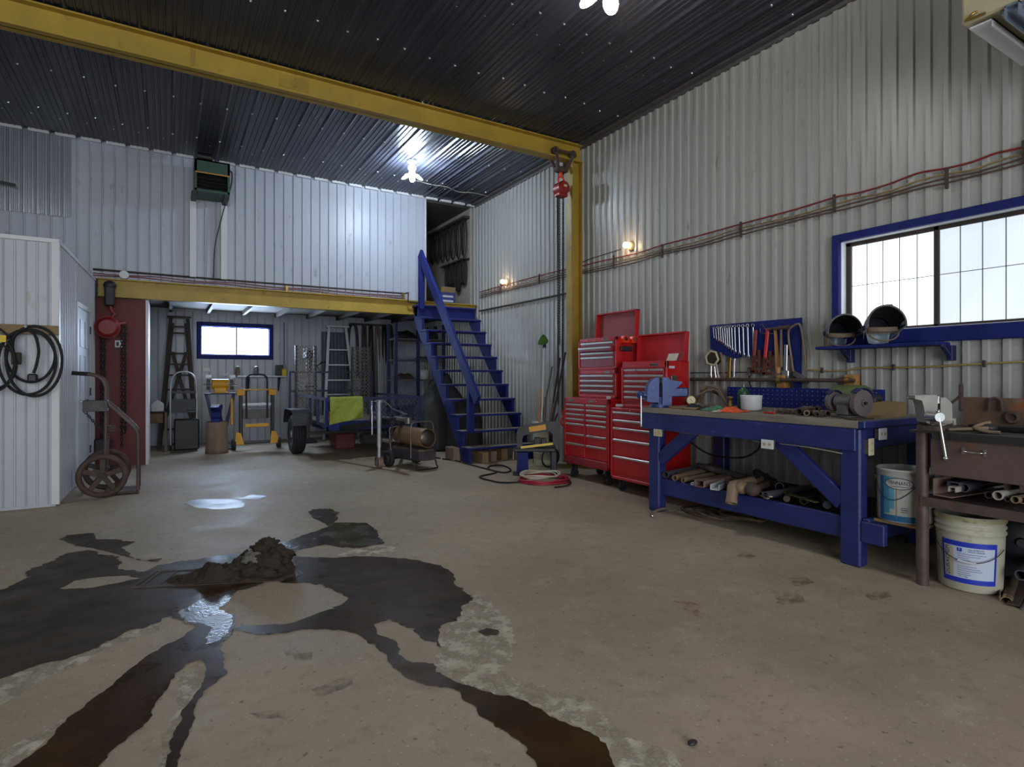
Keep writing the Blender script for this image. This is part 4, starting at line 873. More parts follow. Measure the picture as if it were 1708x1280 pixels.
mb = MB(); mb.cyl((-.19, -.02, .12), (-.13, -.02, .12), .022, .03, 14); mb.sphere((-.19, -.02, .12), .038, 16); P(vs, 'screw_head', mb, 'vise_blue')
mb = MB(); mb.cyl((-.19, -.05, .11), (-.19, -.055, -.17), .009, .009, 10); mb.sphere((-.19, -.055, -.175), .015, 10); P(vs, 'handle', mb, 'chrome')

# bench grinder, green motor, wedge board
g = T('bench_grinder', 'grey bench grinder with worn wheels on the workbench', 'grinder', (4.22, bx_at(1413, 4.22), BT), R(-108)); g.scale = (.72, .72, .8)
mb = MB(); mb.cyl((-.1, 0, .14), (.1, 0, .14), .075, .075, 22); mb.bx(-.075, .075, -.07, .07, .02, .14, .012); mb.bx(-.12, .12, -.09, .09, 0, .022, .004); P(g, 'motor_housing', mb, 'grinder')
for s in (-1, 1):
    mb = MB(); mb.cyl((s * .1, 0, .14), (s * .125, 0, .14), .05, .03, 16); mb.cyl((s * .125, 0, .14), (s * .24, 0, .14), .014, .014, 10); P(g, 'shaft', mb, 'steel_dark')
    mb = MB(); r_ = .115 if s > 0 else .09; mb.cyl((s * .15, 0, .14), (s * .2, 0, .14), r_, r_, 28); mb.cyl((s * .2, 0, .14), (s * .215, 0, .14), .03, .026, 14); P(g, 'grinding_wheel', mb, 'stone_wheel')
    mb = MB(); mb.lathe([(r_ + .012, -.035), (r_ + .02, -.035), (r_ + .02, .035), (r_ + .012, .035), (r_ + .012, -.035)], 14, (s * .175, 0, .14), (1, 0, 0), pi * .1, pi * .75); P(g, 'wheel_guard', mb, 'blue_dark')
m_ = T('electric_motor', 'green electric motor with pulley behind the bench grinder', 'motor', (4.74, 2.56, BT), R(-100))
mb = MB(); mb.lathe([(0, -.15), (.07, -.15), (.09, -.13), (.09, .12), (.075, .15), (0, .15)], 22, (0, 0, .14), (1, 0, 0)); mb.bx(-.11, .11, -.08, .08, 0, .06, .006); P(m_, 'motor_housing', mb, 'green_motor')
mb = MB(); mb.lathe([(0, 0), (.05, 0), (.05, .015), (.035, .025), (.05, .035), (.05, .05), (.03, .055), (0, .055)], 20, (.19, 0, .11), (1, 0, 0)); mb.cyl((.15, 0, .11), (.27, 0, .11), .011, .011, 10); P(m_, 'pulley', mb, 'steel_dark')
mb = MB(); mb.prism([(0, 0), (.36, 0), (.36, .02), (.02, .11), (0, .1)], .2, (4.72, 2.24, BT), (-1, 0, 0), (0, 0, 1)); solo('wedge_board', mb, 'ply', 'slanted plywood board at the right rear of the bench', 'board', (4.45, 2.2, BT))
mb = MB(); mb.bx(4.03, 4.25, 2.13, 2.22, BT, BT + .008, .002); solo('steel_plate', mb, 'rust', 'flat rusty plate at the right front corner of the bench', 'plate', (4.15, 2.25, BT))

# things lying on the bench
def gp(u, X, z=BT): return V((X, bx_at(u, X), z))
p = gp(1152, 4.22); o = T('pressure_gauge', 'round pale dial gauge on the bench by the vise', 'gauge', tuple(p), -YAW)
mb = MB(); mb.lathe([(0, .0), (.04, .0), (.045, .01), (.045, .03), (.038, .034), (.038, .03), (0, .03)], 22, (0, .015, .07), (0, -1, .15)); P(o, 'gauge_case', mb, 'brass'); mb = MB(); mb.cyl((0, -.014, .0755), (0, -.0165, .0757), .037, .037, 22); d_ = P(o, 'dial', mb, 'plate_cream'); mb = MB(); mb.bar((-.012, -.018, .088), (.01, -.018, .066), .002, .003); P(d_, 'needle', mb, 'ink')
mb = MB(); mb.cyl((0, .0, 0), (0, .0, .035), .011, .011, 10); P(o, 'stem', mb, 'brass')
def rag(name, c, wx, wy, h, mt, label, rz, seed, cat='glove'):
    mb = MB()
    def f(a, b):
        x, y = (a - .5) * wx, (b - .5) * wy; e = min(1, 5 * min(a, 1 - a, b, 1 - b)); k = noise.fractal(V((x * 9 + seed, y * 9, seed)), 1., 2., 4)
        r_ = 1 + .22 * noise.noise(V((cos(a * 6.28) * 1.5 + seed, sin(b * 6.28) * 1.5, 0)))
        return (x * r_, y * r_, .004 + e * h * (.55 + .7 * k))
    mb.surf(f, 26, 20, .004); return solo(name, mb, mt, label, cat, tuple(c), rz, world=False)
rag('work_cloth', gp(1165, 4.16), .2, .2, .04, 'cloth_navy', 'dark navy cloth crumpled beside the gauge', .3, 2.1, 'cloth')
rag('work_glove', gp(1190, 4.10), .19, .15, .035, 'glove_green', 'green and cream work glove lying on the bench', -.3, 4.2)
rag('work_glove', gp(1226, 4.10), .24, .16, .045, 'glove_orange', 'orange work glove lying on the bench', .2, 7.7)
rag('work_cloth', gp(1208, 4.05), .2, .09, .02, 'cloth_white', 'off-white cuff lying between the two gloves', -.1, 9.4, 'cloth')
mb = MB(); mb.bx(4.03, 4.12, bx_at(1140, 4.1) - .17, bx_at(1140, 4.1) + .1, BT, BT + .018, .003); solo('wood_strip', mb, 'ply', 'short wooden strip on the bench edge by the vise', 'strip', (4.07, bx_at(1140, 4.1), BT))
p = gp(1253, 4.35); o = T('plastic_jug', 'white plastic jug with cut-off top on the bench', 'jug', tuple(p), -YAW)
mb = MB(); mb.lathe([(0, .004), (.075, .004), (.085, .02), (.088, .11), (.092, .135), (.088, .135), (.083, .11), (.08, .02), (0, .012)], 20); P(o, 'jug_body', mb, 'plastic_white')
p = gp(1240, 4.6); o = T('bottle', 'dark green bottle behind the white jug', 'bottle', tuple(p)); mb = MB(); mb.lathe([(0, 0), (.05, 0), (.052, .01), (.052, .15), (.04, .175), (.018, .19), (.018, .205), (0, .205)], 18); P(o, 'bottle_body', mb, 'green_bottle'); mb = MB(); mb.cyl((0, 0, .2), (0, 0, .225), .02, .02, 14); P(o, 'cap', mb, 'steel')
p = gp(1218, 4.5); mb = MB(); mb.lathe([(0, 0), (.03, 0), (.03, .04), (.018, .05), (.018, .09), (.028, .095), (.028, .11), (0, .115)], 14); solo('brass_fitting', mb, 'brass', 'upright brass fitting on the bench near the green bottle', 'fitting', tuple(p), world=False)
# junk heap behind the gauge: three leather straps and clamps
p = gp(1180, 4.45); o = T('leather_belt', 'heap of brown leather tool belt behind the gloves', 'tool belt', tuple(p + V((0, 0, .034))), -YAW)
for k in range(4):
    mb = MB(); a = [(-.22 + .05 * k, .02 * k, .012), (-.12 + .03 * k, .0, .06 + .02 * k), (0, .03 * (k - 1), .12 + .018 * k), (.1, .02, .10 + .02 * k), (.17, .0, .02)]
    pts = spline(a, 6)
    for q, r_ in zip(pts[:-1], pts[1:]): mb.bar(q, r_, .06, .012)
    P(o, 'strap', mb, 'leather' if k % 2 else 'wood_dark')
mb = MB(); mb.sphere((-.16, .02, .035), .04, 12, (1.6, 1, .9)); P(o, 'pouch', mb, 'leather')
spots = [(1292, 4.25, 'pipe_tan', 'short red-brown'), (1300, 4.3, 'wood_grey', 'curled grey'), (1308, 4.22, 'rust', 'rusty little'), (1316, 4.32, 'pipe_brown', 'dark brown'), (1324, 4.25, 'steel', 'grey steel'), (1330, 4.34, 'brass', 'dull brass')]
for i, (u, X, mt, nm) in enumerate(spots):
    p = gp(u, X); mb = MB(); a = rnd(0, 3); d = V((cos(a), sin(a), .15)) * .05; mb.cyl(p - d + V((0, 0, .018)), p + d + V((0, 0, .018)), .008, .012, 8); mb.cyl(p + V((0, 0, .01)) - d.cross(V((0, 0, 1))) * .8, p + V((0, 0, .012)) + d.cross(V((0, 0, 1))) * .8, .009, .008, 8)
    solo('scrap_piece', mb, mt, nm + ' scrap piece in the loose litter at mid bench', 'scrap', tuple(p), group='scrap litter on the bench')
mb = MB(); p = gp(1283, 4.15); mb.bar(p + V((0, -.05, .006)), p + V((.01, .05, .006)), .025, .012, .004); solo('marker_pen', mb, 'red_tool', 'small flat red marker on the bench top', 'marker', tuple(p))
fit = [(1338, 683, .03, .12, 40), (1346, 686, .022, .1, 60), (1353, 680, .02, .14, 10), (1360, 684, .022, .13, 70), (1369, 688, .018, .09, 30), (1377, 681, .024, .1, 80), (1350, 674, .018, .14, 25), (1365, 676, .02, .12, 50)]
nm = ['nearest the bench edge', 'lying under the others', 'pointing at the wall', 'beside the grinder base', 'smallest of them', 'touching the grinder', 'topmost of them', 'at the back of them']
for (u, v, r_, l, ang), nn in zip(fit, nm):
    X = 4.12 + (690 - v) * .014; p = gp(u, X); a = R(ang - 31); d = V((cos(a), sin(a), 0)) * l / 2; z = V((0, 0, r_ + (.03 if v < 678 else .0)))
    o = T('socket_tool', 'rusty pipe fitting in the small heap, ' + nn, 'pipe fitting', tuple(p), group='pipe fittings by the grinder'); mb = MB(); mb.pipe(p - d + z, p + d * .3 + z, r_, r_ * .65); mb.cyl(p + d * .3 + z, p + d + z, r_ * .8, r_ * .55, 10); P(o, 'fitting_body', mb, random.choice(['pipe_brown', 'wood_grey', 'rust', 'pipe_tan']), True)

# pipes and offcuts on the lower bench shelf
def shelf_pipe(u, v, rr, l, mt, label, kind='pipe', X=4.02, ang=0., wall=.78):
    p = px(u, v, X); p.z = max(p.z, .332 + rr * (1 if kind != 'flat' else .4)); a = R(ang); d = V((cos(a), sin(a), 0)); q = p + d * l
    mb = MB()
    if kind == 'pipe': mb.pipe(p, q, rr, rr * wall)
    elif kind == 'rect':
        w_, h_ = rr * 1.6, rr; t = .005
        for dy, dz, sy, sz in ((0, h_ - t / 2, 2 * w_, t), (0, -h_ + t / 2, 2 * w_, t), (w_ - t / 2, 0, t, 2 * h_), (-w_ + t / 2, 0, t, 2 * h_)):
            s = V((-d.y, d.x, 0)).normalized(); mb.bar(p + s * dy + V((0, 0, dz)), q + s * dy + V((0, 0, dz)), sy, sz)
    elif kind == 'channel':
        s = V((-d.y, d.x, 0)).normalized(); mb.bar(p - V((0, 0, rr)), q - V((0, 0, rr)), rr * 3.2, .006); mb.bar(p + s * rr * 1.6, q + s * rr * 1.6, .006, rr * 2); mb.bar(p - s * rr * 1.6, q - s * rr * 1.6, .006, rr * 2)
    elif kind == 'rod': mb.cyl(p, q, rr, rr, 10)
    elif kind == 'flat': mb.bar(p, q, rr * 2, .008)
    solo('pipe_offcut' if kind in ('pipe', 'rod') else 'steel_offcut', mb, mt, label, 'pipe' if kind in ('pipe', 'rod') else 'steel bar', tuple(p), group='stock on the lower bench shelf')
for a in ((1110, 802, .033, .8, 'pipe_grey', 'grey pipe at the left end of the bench shelf', 'pipe', 4.05, 8), (1133, 797, .03, .7, 'pipe_brown', 'brown pipe behind the leftmost grey pipe', 'rod', 4.15, 10), (1125, 809, .027, .7, 'pipe_tan', 'tan pipe second from the left on the shelf', 'pipe', 4.02, 12),
          (1139, 808, .022, .75, 'pipe_tan', 'thin tan pipe third from the left on the shelf', 'pipe', 4.02, 8), (1154, 815, .013, .7, 'plastic_white', 'thinnest pale tube on the bench shelf', 'pipe', 3.99, 10), (1166, 815, .03, .6, 'pipe_pink', 'square pinkish steel tube on the bench shelf', 'rect', 3.98, 6),
          (1192, 822, .022, .5, 'plastic_white', 'pale channel piece beside the square tube', 'channel', 3.99, 20), (1215, 806, .026, .6, 'rust', 'rusty pipe above the pale channel piece', 'rod', 4.12, 5), (1224, 822, .024, .55, 'pipe_yellow', 'yellow and black marked pipe on the shelf', 'rod', 4.04, 38),
          (1276, 827, .03, .6, 'pipe_grey', 'open grey pipe right of the two round knobs', 'pipe', 4.03, 0), (1281, 832, .012, .5, 'pipe_tan', 'pale flat bar slanting over the shelf', 'flat', 4.02, 60), (1286, 829, .012, .5, 'cable_grey', 'second flat bar lying against the slanting one', 'flat', 4.03, 58),
          (1312, 838, .024, .4, 'rust', 'reddish stub near the right end of the shelf', 'rod', 4.08, 30), (1340, 842, .03, .45, 'steel_dark', 'dark pipe near the right brace', 'pipe', 4.1, 12), (1362, 838, .02, .4, 'green_motor', 'greenish flat offcut under the right brace', 'flat', 4.1, 70), (1380, 852, .03, .4, 'grey_dark', 'dark bar at the right end of the shelf', 'rod', 4.12, 40),
          (1255, 800, .03, .8, 'wood_dark', 'long dark pipe lying across the back of the shelf', 'rod', 4.35, 75), (1300, 812, .035, .7, 'grey_dark', 'thick dark pipe at the back of the shelf', 'pipe', 4.3, 50)): shelf_pipe(*a)
p = px(1222, 815, 4.0); p.z = .39; mb = MB(); mb.tube(spline([p + V((.28, .02, .01)), p + V((.1, .01, .0)), p + V((.02, 0, -.01)), p + V((-.03, -.02, -.05)), p + V((-.05, -.03, -.10))], 5), [.045, .045, .045, .046, .047, .048, .05, .052, .054, .055, .055, .053, .05, .048, .046, .045, .044, .043, .043, .044, .044], 14); e = p + V((-.05, -.03, -.10)); mb.pipe(e, e + V((-.012, -.006, -.028)), .048, .034)
solo('pipe_elbow', mb, 'pipe_tan', 'bent pipe elbow hanging over the shelf edge', 'pipe elbow', tuple(p))
for u, v, mt, lb in ((1238, 824, 'pipe_tan', 'round pale knob end beside the pipe elbow'), (1256, 817, 'rust', 'round brown knob end right of the pale one')):
    p = px(u, v, 4.04); p.z = .385; mb = MB(); mb.sphere(p, .055, 16, (1.2, 1, .95)); mb.cyl(p, p + V((.5, .15, 0)), .032, .028, 12); solo('knob_bar', mb, mt, lb, 'bar', tuple(p), group='stock on the lower bench shelf')
# hoses on the floor under the bench
o = T('hose_coil', 'tangle of brown hoses on the floor under the bench', 'hose', tuple(fl(1150, 860)), 0)
for k in range(4):
    c = fl(1150 + 8 * k, 858 + k * 3); mb = MB(); pts = [V((c.x + .17 + (.26 - .03 * k) * cos(t) * .7, c.y - .09 + (.30 - .03 * k) * sin(t) - .06 * k, .014 + .02 * k + .008 * sin(3 * t + k))) for t in [i * 2 * pi / 26 for i in range(25 if k else 26)]]
    mb.tube(pts, .013, 8, k == 0); P(o, 'hose', mb, ['pipe_brown', 'wood_grey', 'rust', 'pipe_brown'][k], True)
e0 = fl(1087, 862); mb = MB(); mb.tube(spline([fl(1122, 852) + V((.06, 0, .02)), fl(1106, 858) + V((-.02, 0, .05)), e0 + V((0, 0, .03)), e0 + V((-.02, -.03, .012))]), .013, 8); P(o, 'hose', mb, 'wood_grey', True); mb = MB(); mb.cyl(e0 + V((-.02, -.03, .012)), e0 + V((-.03, -.055, .012)), .012, .007, 8); P(o, 'hose_fitting', mb, 'chrome', True)

# ================================================================== TOOL BOARD ON THE WALL
XB = WX - .055
brd = T('tool_board', 'blue wooden board on the wall holding hand tools', 'tool board', (XB, 3.7, 1.18))
def yz(u, v, X=XB): p = px(u, v, X); return (-p.y, p.z)
poly = [yz(*q) for q in ((1183, 543), (1184, 582), (1225, 598), (1240, 594), (1334, 592), (1335, 530))]
mb = MB(); mb.prism(poly[::-1], .025, (XB + .02, 0, 0), (0, -1, 0), (0, 0, 1)); P(brd, 'board', mb, 'blue', True)
a = px(1328, 592, XB); mb = MB(); mb.bx(XB + .01, XB + .035, a.y - .035, a.y + .035, 1.16, a.z); P(brd, 'support', mb, 'blue', True)
def wrench_mesh(top, bot, r):
    mb = MB(); d = (bot - top).normalized(); s = V((0, 1, 0)); L = (bot - top).length
    ring = [top + d * r + s * (r * cos(t)) + d * (r * sin(t)) for t in [k * 2 * pi / 12 for k in range(12)]]; mb.tube(ring, r * .34, 6, True)
    mb.bar(top + d * r * 1.9, bot - d * r * 1.4, r * 1.0, r * .5, .002, up=(1, 0, 0))
    b = bot - d * r * .9
    for sg in (-1, 1): mb.bar(b + s * sg * r * .5, b + s * sg * r * .95 + d * r * 1.3, r * .55, r * .55, .001, up=(1, 0, 0))
    mb.bar(b - d * r * .9, b + d * r * .2, r * 2.0, r * .6, .002, up=(1, 0, 0)); return mb
ws = [1189.5, 1193.3, 1197.4, 1201, 1204.7, 1208.3, 1212, 1215.7, 1220, 1225, 1232, 1239, 1246.6, 1255.6]; bs = [565, 567.5, 569.5, 571, 573.5, 577, 579.5, 581.5, 585.5, 588.5, 591, 594, 597, 600]
ords = ['smallest', 'second smallest', 'third smallest', 'fourth smallest', 'fifth smallest', 'sixth smallest', 'seventh smallest', 'seventh largest', 'sixth largest', 'fifth largest', 'fourth largest', 'third largest', 'second largest', 'largest']
for i, (u, vb) in enumerate(zip(ws, bs)):
    X = XB - .012; t = px(u, 545.5 - 5 * i / 13, X); b = px(u + 1.5, vb, X)
    o = T('combination_wrench', ords[i] + ' chrome combination wrench in the row on the tool board', 'wrench', tuple(b), group='chrome wrenches on the tool board'); P(o, 'wrench_body', wrench_mesh(t, b, .010 + .0065 * i / 13), 'wrench_chrome', True)
    mb = MB(); mb.cyl((X + .02, t.y, t.z - .012), (X - .012, t.y, t.z - .008), .003, .003, 6); P(brd, 'nail', mb, 'steel', True)
def pipe_wrench(top, bot, mt, label):
    X = XB - .02; t = px(*top, X); b = px(*bot, X); o = T('pipe_wrench', label, 'pipe wrench', tuple(b), group='pipe wrenches on the tool board'); d = (b - t).normalized()
    mb = MB(); mb.bar(t, t + d * ((b - t).length * .8), .034, .02, .006, up=(1, 0, 0)); P(o, 'handle', mb, mt, True)
    h = t + d * ((b - t).length * .78); mb = MB(); mb.bar(h - V((0, .01, 0)), h + V((0, .01, -.17)), .05, .03, .006, up=(1, 0, 0)); mb.box(h + V((0, -.02, -.16)), (.03, .1, .035), .006); P(o, 'fixed_jaw', mb, 'wrench_rust', True)
    mb = MB(); mb.bar(h + V((0, -.055, .06)), h + V((0, -.055, -.1)), .028, .026, .004, up=(1, 0, 0)); mb.box(h + V((0, -.03, -.1)), (.028, .08, .03), .005); P(o, 'hook_jaw', mb, 'wrench_rust', True)
    mb = MB(); mb.cyl(h + V((0, -.03, -.03)), h + V((0, -.03, -.06)), .024, .024, 12); P(o, 'knurl', mb, 'wrench_rust', True)
pipe_wrench((1261, 551), (1257, 606), 'red_tool_old', 'darker red pipe wrench next to the largest chrome wrench')
pipe_wrench((1281, 548), (1275, 610), 'red_tool', 'bright red pipe wrench in the middle of the tool board')
def hammer(t, b, label, hm, r=.016, X=XB - .03):
    t, b = px(*t, X), px(*b, X); o = T('hammer', label, 'hammer', tuple(b), group='hammers on the tool board'); d = (b - t).normalized()
    mb = MB(); pts = [t, t.lerp(b, .3), t.lerp(b, .6), t.lerp(b, .85), b]; mb.tube(pts, [r * .75, r * .8, r, r * 1.15, r * 1.05], 10); P(o, 'handle', mb, hm, True)
    mb = MB(); mb.cyl(t + V((0, .07, .0)), t - V((0, .05, -.006)), .016, .018, 12); mb.cyl(t - V((0, .05, -.006)), t - V((0, .075, -.006)), .024, .024, 14); P(o, 'head', mb, 'rust', True)
hammer((1293, 549), (1298, 623), 'hammer with thick pale wooden handle on the tool board', 'wood_pale', .02)
hammer((1303, 548), (1303, 612), 'hammer with thinner handle just right of the thick one', 'wood_old', .013, XB - .075)
o = T('adjustable_wrench', 'chrome adjustable wrench below the hammers', 'wrench', (XB, 3.3, 1.3)); t, b = px(1311, 575, XB - .02), px(1310, 632, XB - .02)
mb = MB(); mb.bar(t, t.lerp(b, .78), .034, .014, .005, up=(1, 0, 0)); P(o, 'handle', mb, 'wrench_chrome', True)
h = t.lerp(b, .85); mb = MB(); mb.box(h, (.018, .07, .06), .008); mb.bar(h + V((0, .02, -.02)), h + V((0, .03, -.075)), .022, .016, .003, up=(1, 0, 0)); mb.bar(h + V((0, -.03, -.015)), h + V((0, -.022, -.055)), .02, .016, .003, up=(1, 0, 0)); P(o, 'jaw', mb, 'wrench_chrome', True)
hs = T('hacksaw', 'hacksaw with pale tubular frame at the right end of the tool board', 'hacksaw', (XB, 3.2, 1.3)); X = XB - .03
mb = MB(); mb.tube(spline([px(u, v, X) for u, v in ((1323, 620), (1319, 590), (1315, 560), (1317, 549), (1325, 543), (1333, 541), (1337, 552), (1342, 585), (1344, 610))], 4), .010, 8); P(hs, 'saw_frame', mb, 'pipe_tan', True)
mb = MB(); mb.bar(px(1322, 618, X), px(1345, 632, X), .02, .006, up=(1, 0, 0)); P(hs, 'blade', mb, 'steel', True); mb = MB(); mb.bar(px(1324, 622, X), px(1348, 640, X), .045, .028, .008, up=(1, 0, 0)); P(hs, 'handle', mb, 'grey_mid', True)
hk = T('wire_hook', 'bent wire hooks holding the hammers on the board', 'hook', (XB, 3.5, 1.8)); mb = MB(); mb.tube(spline([px(u, v, XB - .02) for u, v in ((1267, 543), (1272, 542), (1277, 549), (1285, 550), (1300, 548))]), .004, 6); P(hk, 'wire', mb, 'steel', True)
mb = MB(); mb.tube([px(u, v, XB - .02) for u, v in ((1268, 548), (1268, 556), (1290, 557))], .004, 6); P(hk, 'wire', mb, 'steel', True)
# tools hanging at the left of the board
o = T('hex_lamp_guard', 'cream hexagonal clamp hanging left of the tool board', 'clamp', (XB, 4.25, 1.3)); X = XB - .09
hexp = [px(u, v, X) for u, v in ((1177, 595), (1185, 586), (1194, 588), (1198, 600), (1192, 609), (1180, 607))]; mb = MB(); mb.tube(hexp, .012, 8, True); P(o, 'hex_frame', mb, 'label_cream', True)
mb = MB(); cc = sum(hexp, V()) / 6; mb.cyl(cc + V((.0, 0, 0)), cc + V((.07, 0, .0)), .065, .075, 10); P(o, 'cup', mb, 'wood_dark', True)
for k, (a, b, mt) in enumerate((((1186, 608), (1186, 632), 'chrome'), ((1191, 606), (1194, 633), 'chrome'), ((1194, 604), (1199, 632), 'alu'), ((1202, 588), (1208, 631), 'pipe_tan'))):
    A, B = px(*a, XB - .05), px(*b, XB - .05); o = T('locking_pliers', ['shiny locking pliers hanging under the hexagonal clamp', 'shiny pliers second under the hexagonal clamp', 'shiny pliers third under the hexagonal clamp', 'long tan-handled pliers right of the hexagonal clamp'][k], 'pliers', tuple(B), group='pliers left of the tool board')
    mb = MB(); mb.bar(A, A.lerp(B, .8), .018, .014, .004, up=(1, 0, 0)); P(o, 'handle', mb, mt, True); mb = MB(); mb.bar(A.lerp(B, .75), B, .026, .016, .004, up=(1, 0, 0)); mb.bar(A.lerp(B, .85) - V((0, .016, 0)), B - V((0, .006, .01)), .012, .014, .002, up=(1, 0, 0)); P(o, 'jaw', mb, mt, True)
for a, b, mt, lb in (((1217, 597), (1216, 632), 'brass', 'brass-coloured file hanging below the wrenches'), ((1224, 598), (1223, 629), 'wrench_chrome', 'single chrome wrench hanging below the row')):
    A, B = px(*a, XB + .02), px(*b, XB + .02); mb = MB(); mb.bar(A, B, .03, .01, .003, up=(1, 0, 0)); mb.bar(A, A.lerp(B, .12), .04, .012, .003, up=(1, 0, 0)); solo('flat_tool', mb, mt, lb, 'tool', tuple(B))
A = px(1250, 620, XB + .02); o = T('cord_plug', 'grey switch on a black cord below the wrenches', 'plug', tuple(A)); mb = MB(); mb.box(A, (.04, .035, .09), .008); P(o, 'plug_body', mb, 'grey_mid', True); mb = MB(); mb.tube(spline([A - V((0, 0, .04)), A - V((0, -.005, .1)), px(1254, 648, XB)]), .007, 6); P(o, 'cord', mb, 'rubber', True)
o = T('air_pipe', 'rusty horizontal pipe along the wall behind the bench', 'pipe', (WX - .115, 3.6, 1.25)); mb = MB(); mb.tube([px(1152, 633, WX - .115), px(1300, 634, WX - .115), px(1425, 635, WX - .115)], .018, 10); P(o, 'pipe_length', mb, 'rust', True)
for u in (1299, 1414):
    p = px(u, 634.5, WX - .115); mb = MB(); mb.bx(WX - .09, WX - .005, p.y - .045, p.y + .045, p.z - .08, p.z + .05, .003); P(o, 'mount_board', mb, 'wood_pale', True); mb = MB(); mb.cyl((WX - .115, p.y - .02, p.z), (WX - .115, p.y + .02, p.z), .027, .027, 10); P(o, 'valve', mb, 'brass', True)
mb = MB(); mb.tube([px(u, v, WX - .03) for u, v in ((1152, 622), (1200, 622), (1260, 621))], .006, 6); solo('thin_pipe', mb, 'steel_dark', 'thin dark tube on the wall above the rusty pipe', 'pipe', (WX, 4., 1.34))

# ================================================================== SHELF WITH WELDING HELMETS
sh = T('wall_shelf', 'narrow blue wall shelf under the wide window', 'shelf', (5.0, 2.4, 1.5))
mb = MB(); mb.bx(4.90, WX - .003, 2.02, 2.95, 1.535, 1.56, .003); P(sh, 'shelf_board', mb, 'blue', True)
for u in (1417, 1585):
    yb = bx_at(u, 5.08) ; mb = MB(); mb.bx(5.06, WX - .003, yb - .02, yb + .02, 1.42, 1.535, .003); mb.bar((5.07, yb, 1.45), (4.95, yb, 1.53), .03, .025, .003); P(sh, 'bracket', mb, 'blue_dark', True)
def helmet(c, rz, outer, band, label, visor=True, tilt=0.):
    o = T('welding_helmet', label, 'welding helmet', tuple(c), rz, group='welding helmets on the wall shelf')
    M = Matrix.Translation((0, 0, .0)) @ Matrix.Rotation(tilt, 4, 'X')
    def shell(k):
        def f(a, b):
            t = -.12 + a * (pi + .24); d = b * .25; r_ = .125 * k * (1 - .32 * b ** 2.2)
            z = .105 + r_ * sin(t) * 1.05 - (.05 * b if sin(t) < .2 else 0); x = r_ * cos(t)
            return M @ V((x, d - .12, z))
        return f
    mb = MB(); mb.surf(shell(1.), 30, 14, -.004); P(o, 'shell', mb, outer)
    mb = MB()
    def cap(a, b): t = -.12 + a * (pi + .24); r_ = .125 * .68 * b; return M @ V((r_ * cos(t), .13, .105 + r_ * sin(t) * 1.05))
    mb.surf(cap, 24, 5, .004); P(o, 'face_plate', mb, outer)
    mb = MB()
    def inn(a, b): t = -.1 + a * (pi + .2); r_ = .121 * (1 - .3 * b ** 2); return M @ V((r_ * cos(t), b * .22 - .115, .105 + r_ * sin(t) * 1.04))
    mb.surf(inn, 24, 8, .001); P(o, 'lining', mb, 'helmet_in')
    mb = MB(); mb.surf(lambda a, b: M @ V((.118 * b * cos(-.1 + a * (pi + .2)) * .75, .122, .105 + .118 * .75 * b * sin(-.1 + a * (pi + .2)))), 20, 4, .002); P(o, 'dark_cap', mb, 'helmet_in')  # near-black cap added to hide the lit face plate, darkening the inside
    mb = MB(); mb.surf(lambda a, b: M @ V(((.088 - .02 * b) * (2 * a - 1), .128 - .05 * (2 * a - 1) ** 2, .11 - .1 * b)), 12, 6, .004); P(o, 'chin_guard', mb, outer)
    mb = MB(); mb.tube([M @ V((.125 * cos(t), -.121, .105 + .131 * sin(t))) for t in [-.12 + k * (pi + .24) / 24 for k in range(25)]], .007, 6); P(o, 'rim_band', mb, 'grey_mid')
    mb = MB(); pts = [M @ V((.1 * cos(t), -.02 + .07 * sin(t) * .6, .085 + .004 * cos(2 * t))) for t in [k * 2 * pi / 22 for k in range(22)]]
    for p_, q_ in zip(pts, pts[1:] + pts[:1]): mb.bar(p_, q_, .006, .03)
    P(o, 'head_band', mb, band)
    mb = MB(); ring = [M @ V((.098 * cos(t), -.04 + .02 * sin(t), .06 - .06 * max(0, -sin(t)) - .0)) for t in [pi + k * pi / 16 for k in range(17)]]; mb.tube(ring, .006, 6); P(o, 'crown_strap', mb, 'leather')
    for s in (-1, 1): mb = MB(); mb.cyl(M @ V((s * .118, -.03, .10)), M @ V((s * .132, -.03, .10)), .02, .017, 12); P(o, 'knob', mb, 'black')
    return o
h = helmet((4.99, bx_at(1401, 4.99), 1.56), -YAW - .2, 'helmet_grey', 'leather', 'dark grey welding helmet nearer the corner of the window')
h.scale = (1.06, 1.0, 1.12)
h = helmet((4.955, bx_at(1471, 4.955), 1.575), -YAW - .25, 'helmet_pale', 'leather', 'paler welding helmet in front of the window pane', tilt=R(-8))
h.scale = (1.08, 1.0, 1.15)
mb = MB(); mb.box((.06, .05, .255), (.05, .05, .03), .008); P(h, 'clip', mb, 'black')
p = px(1381, 561, WX - .03); o = T('thermometer', 'small yellow wooden thermometer on the wall by the helmets', 'thermometer', (WX - .01, p.y, 1.562)); mb = MB(); mb.bx(-.02, -.006, -.03, .03, .0, .19, .005); P(o, 'backing', mb, 'wood_pale'); mb = MB(); mb.cyl((-.024, 0, .03), (-.024, 0, .13), .004, .004, 6); P(o, 'tube', mb, 'ink')

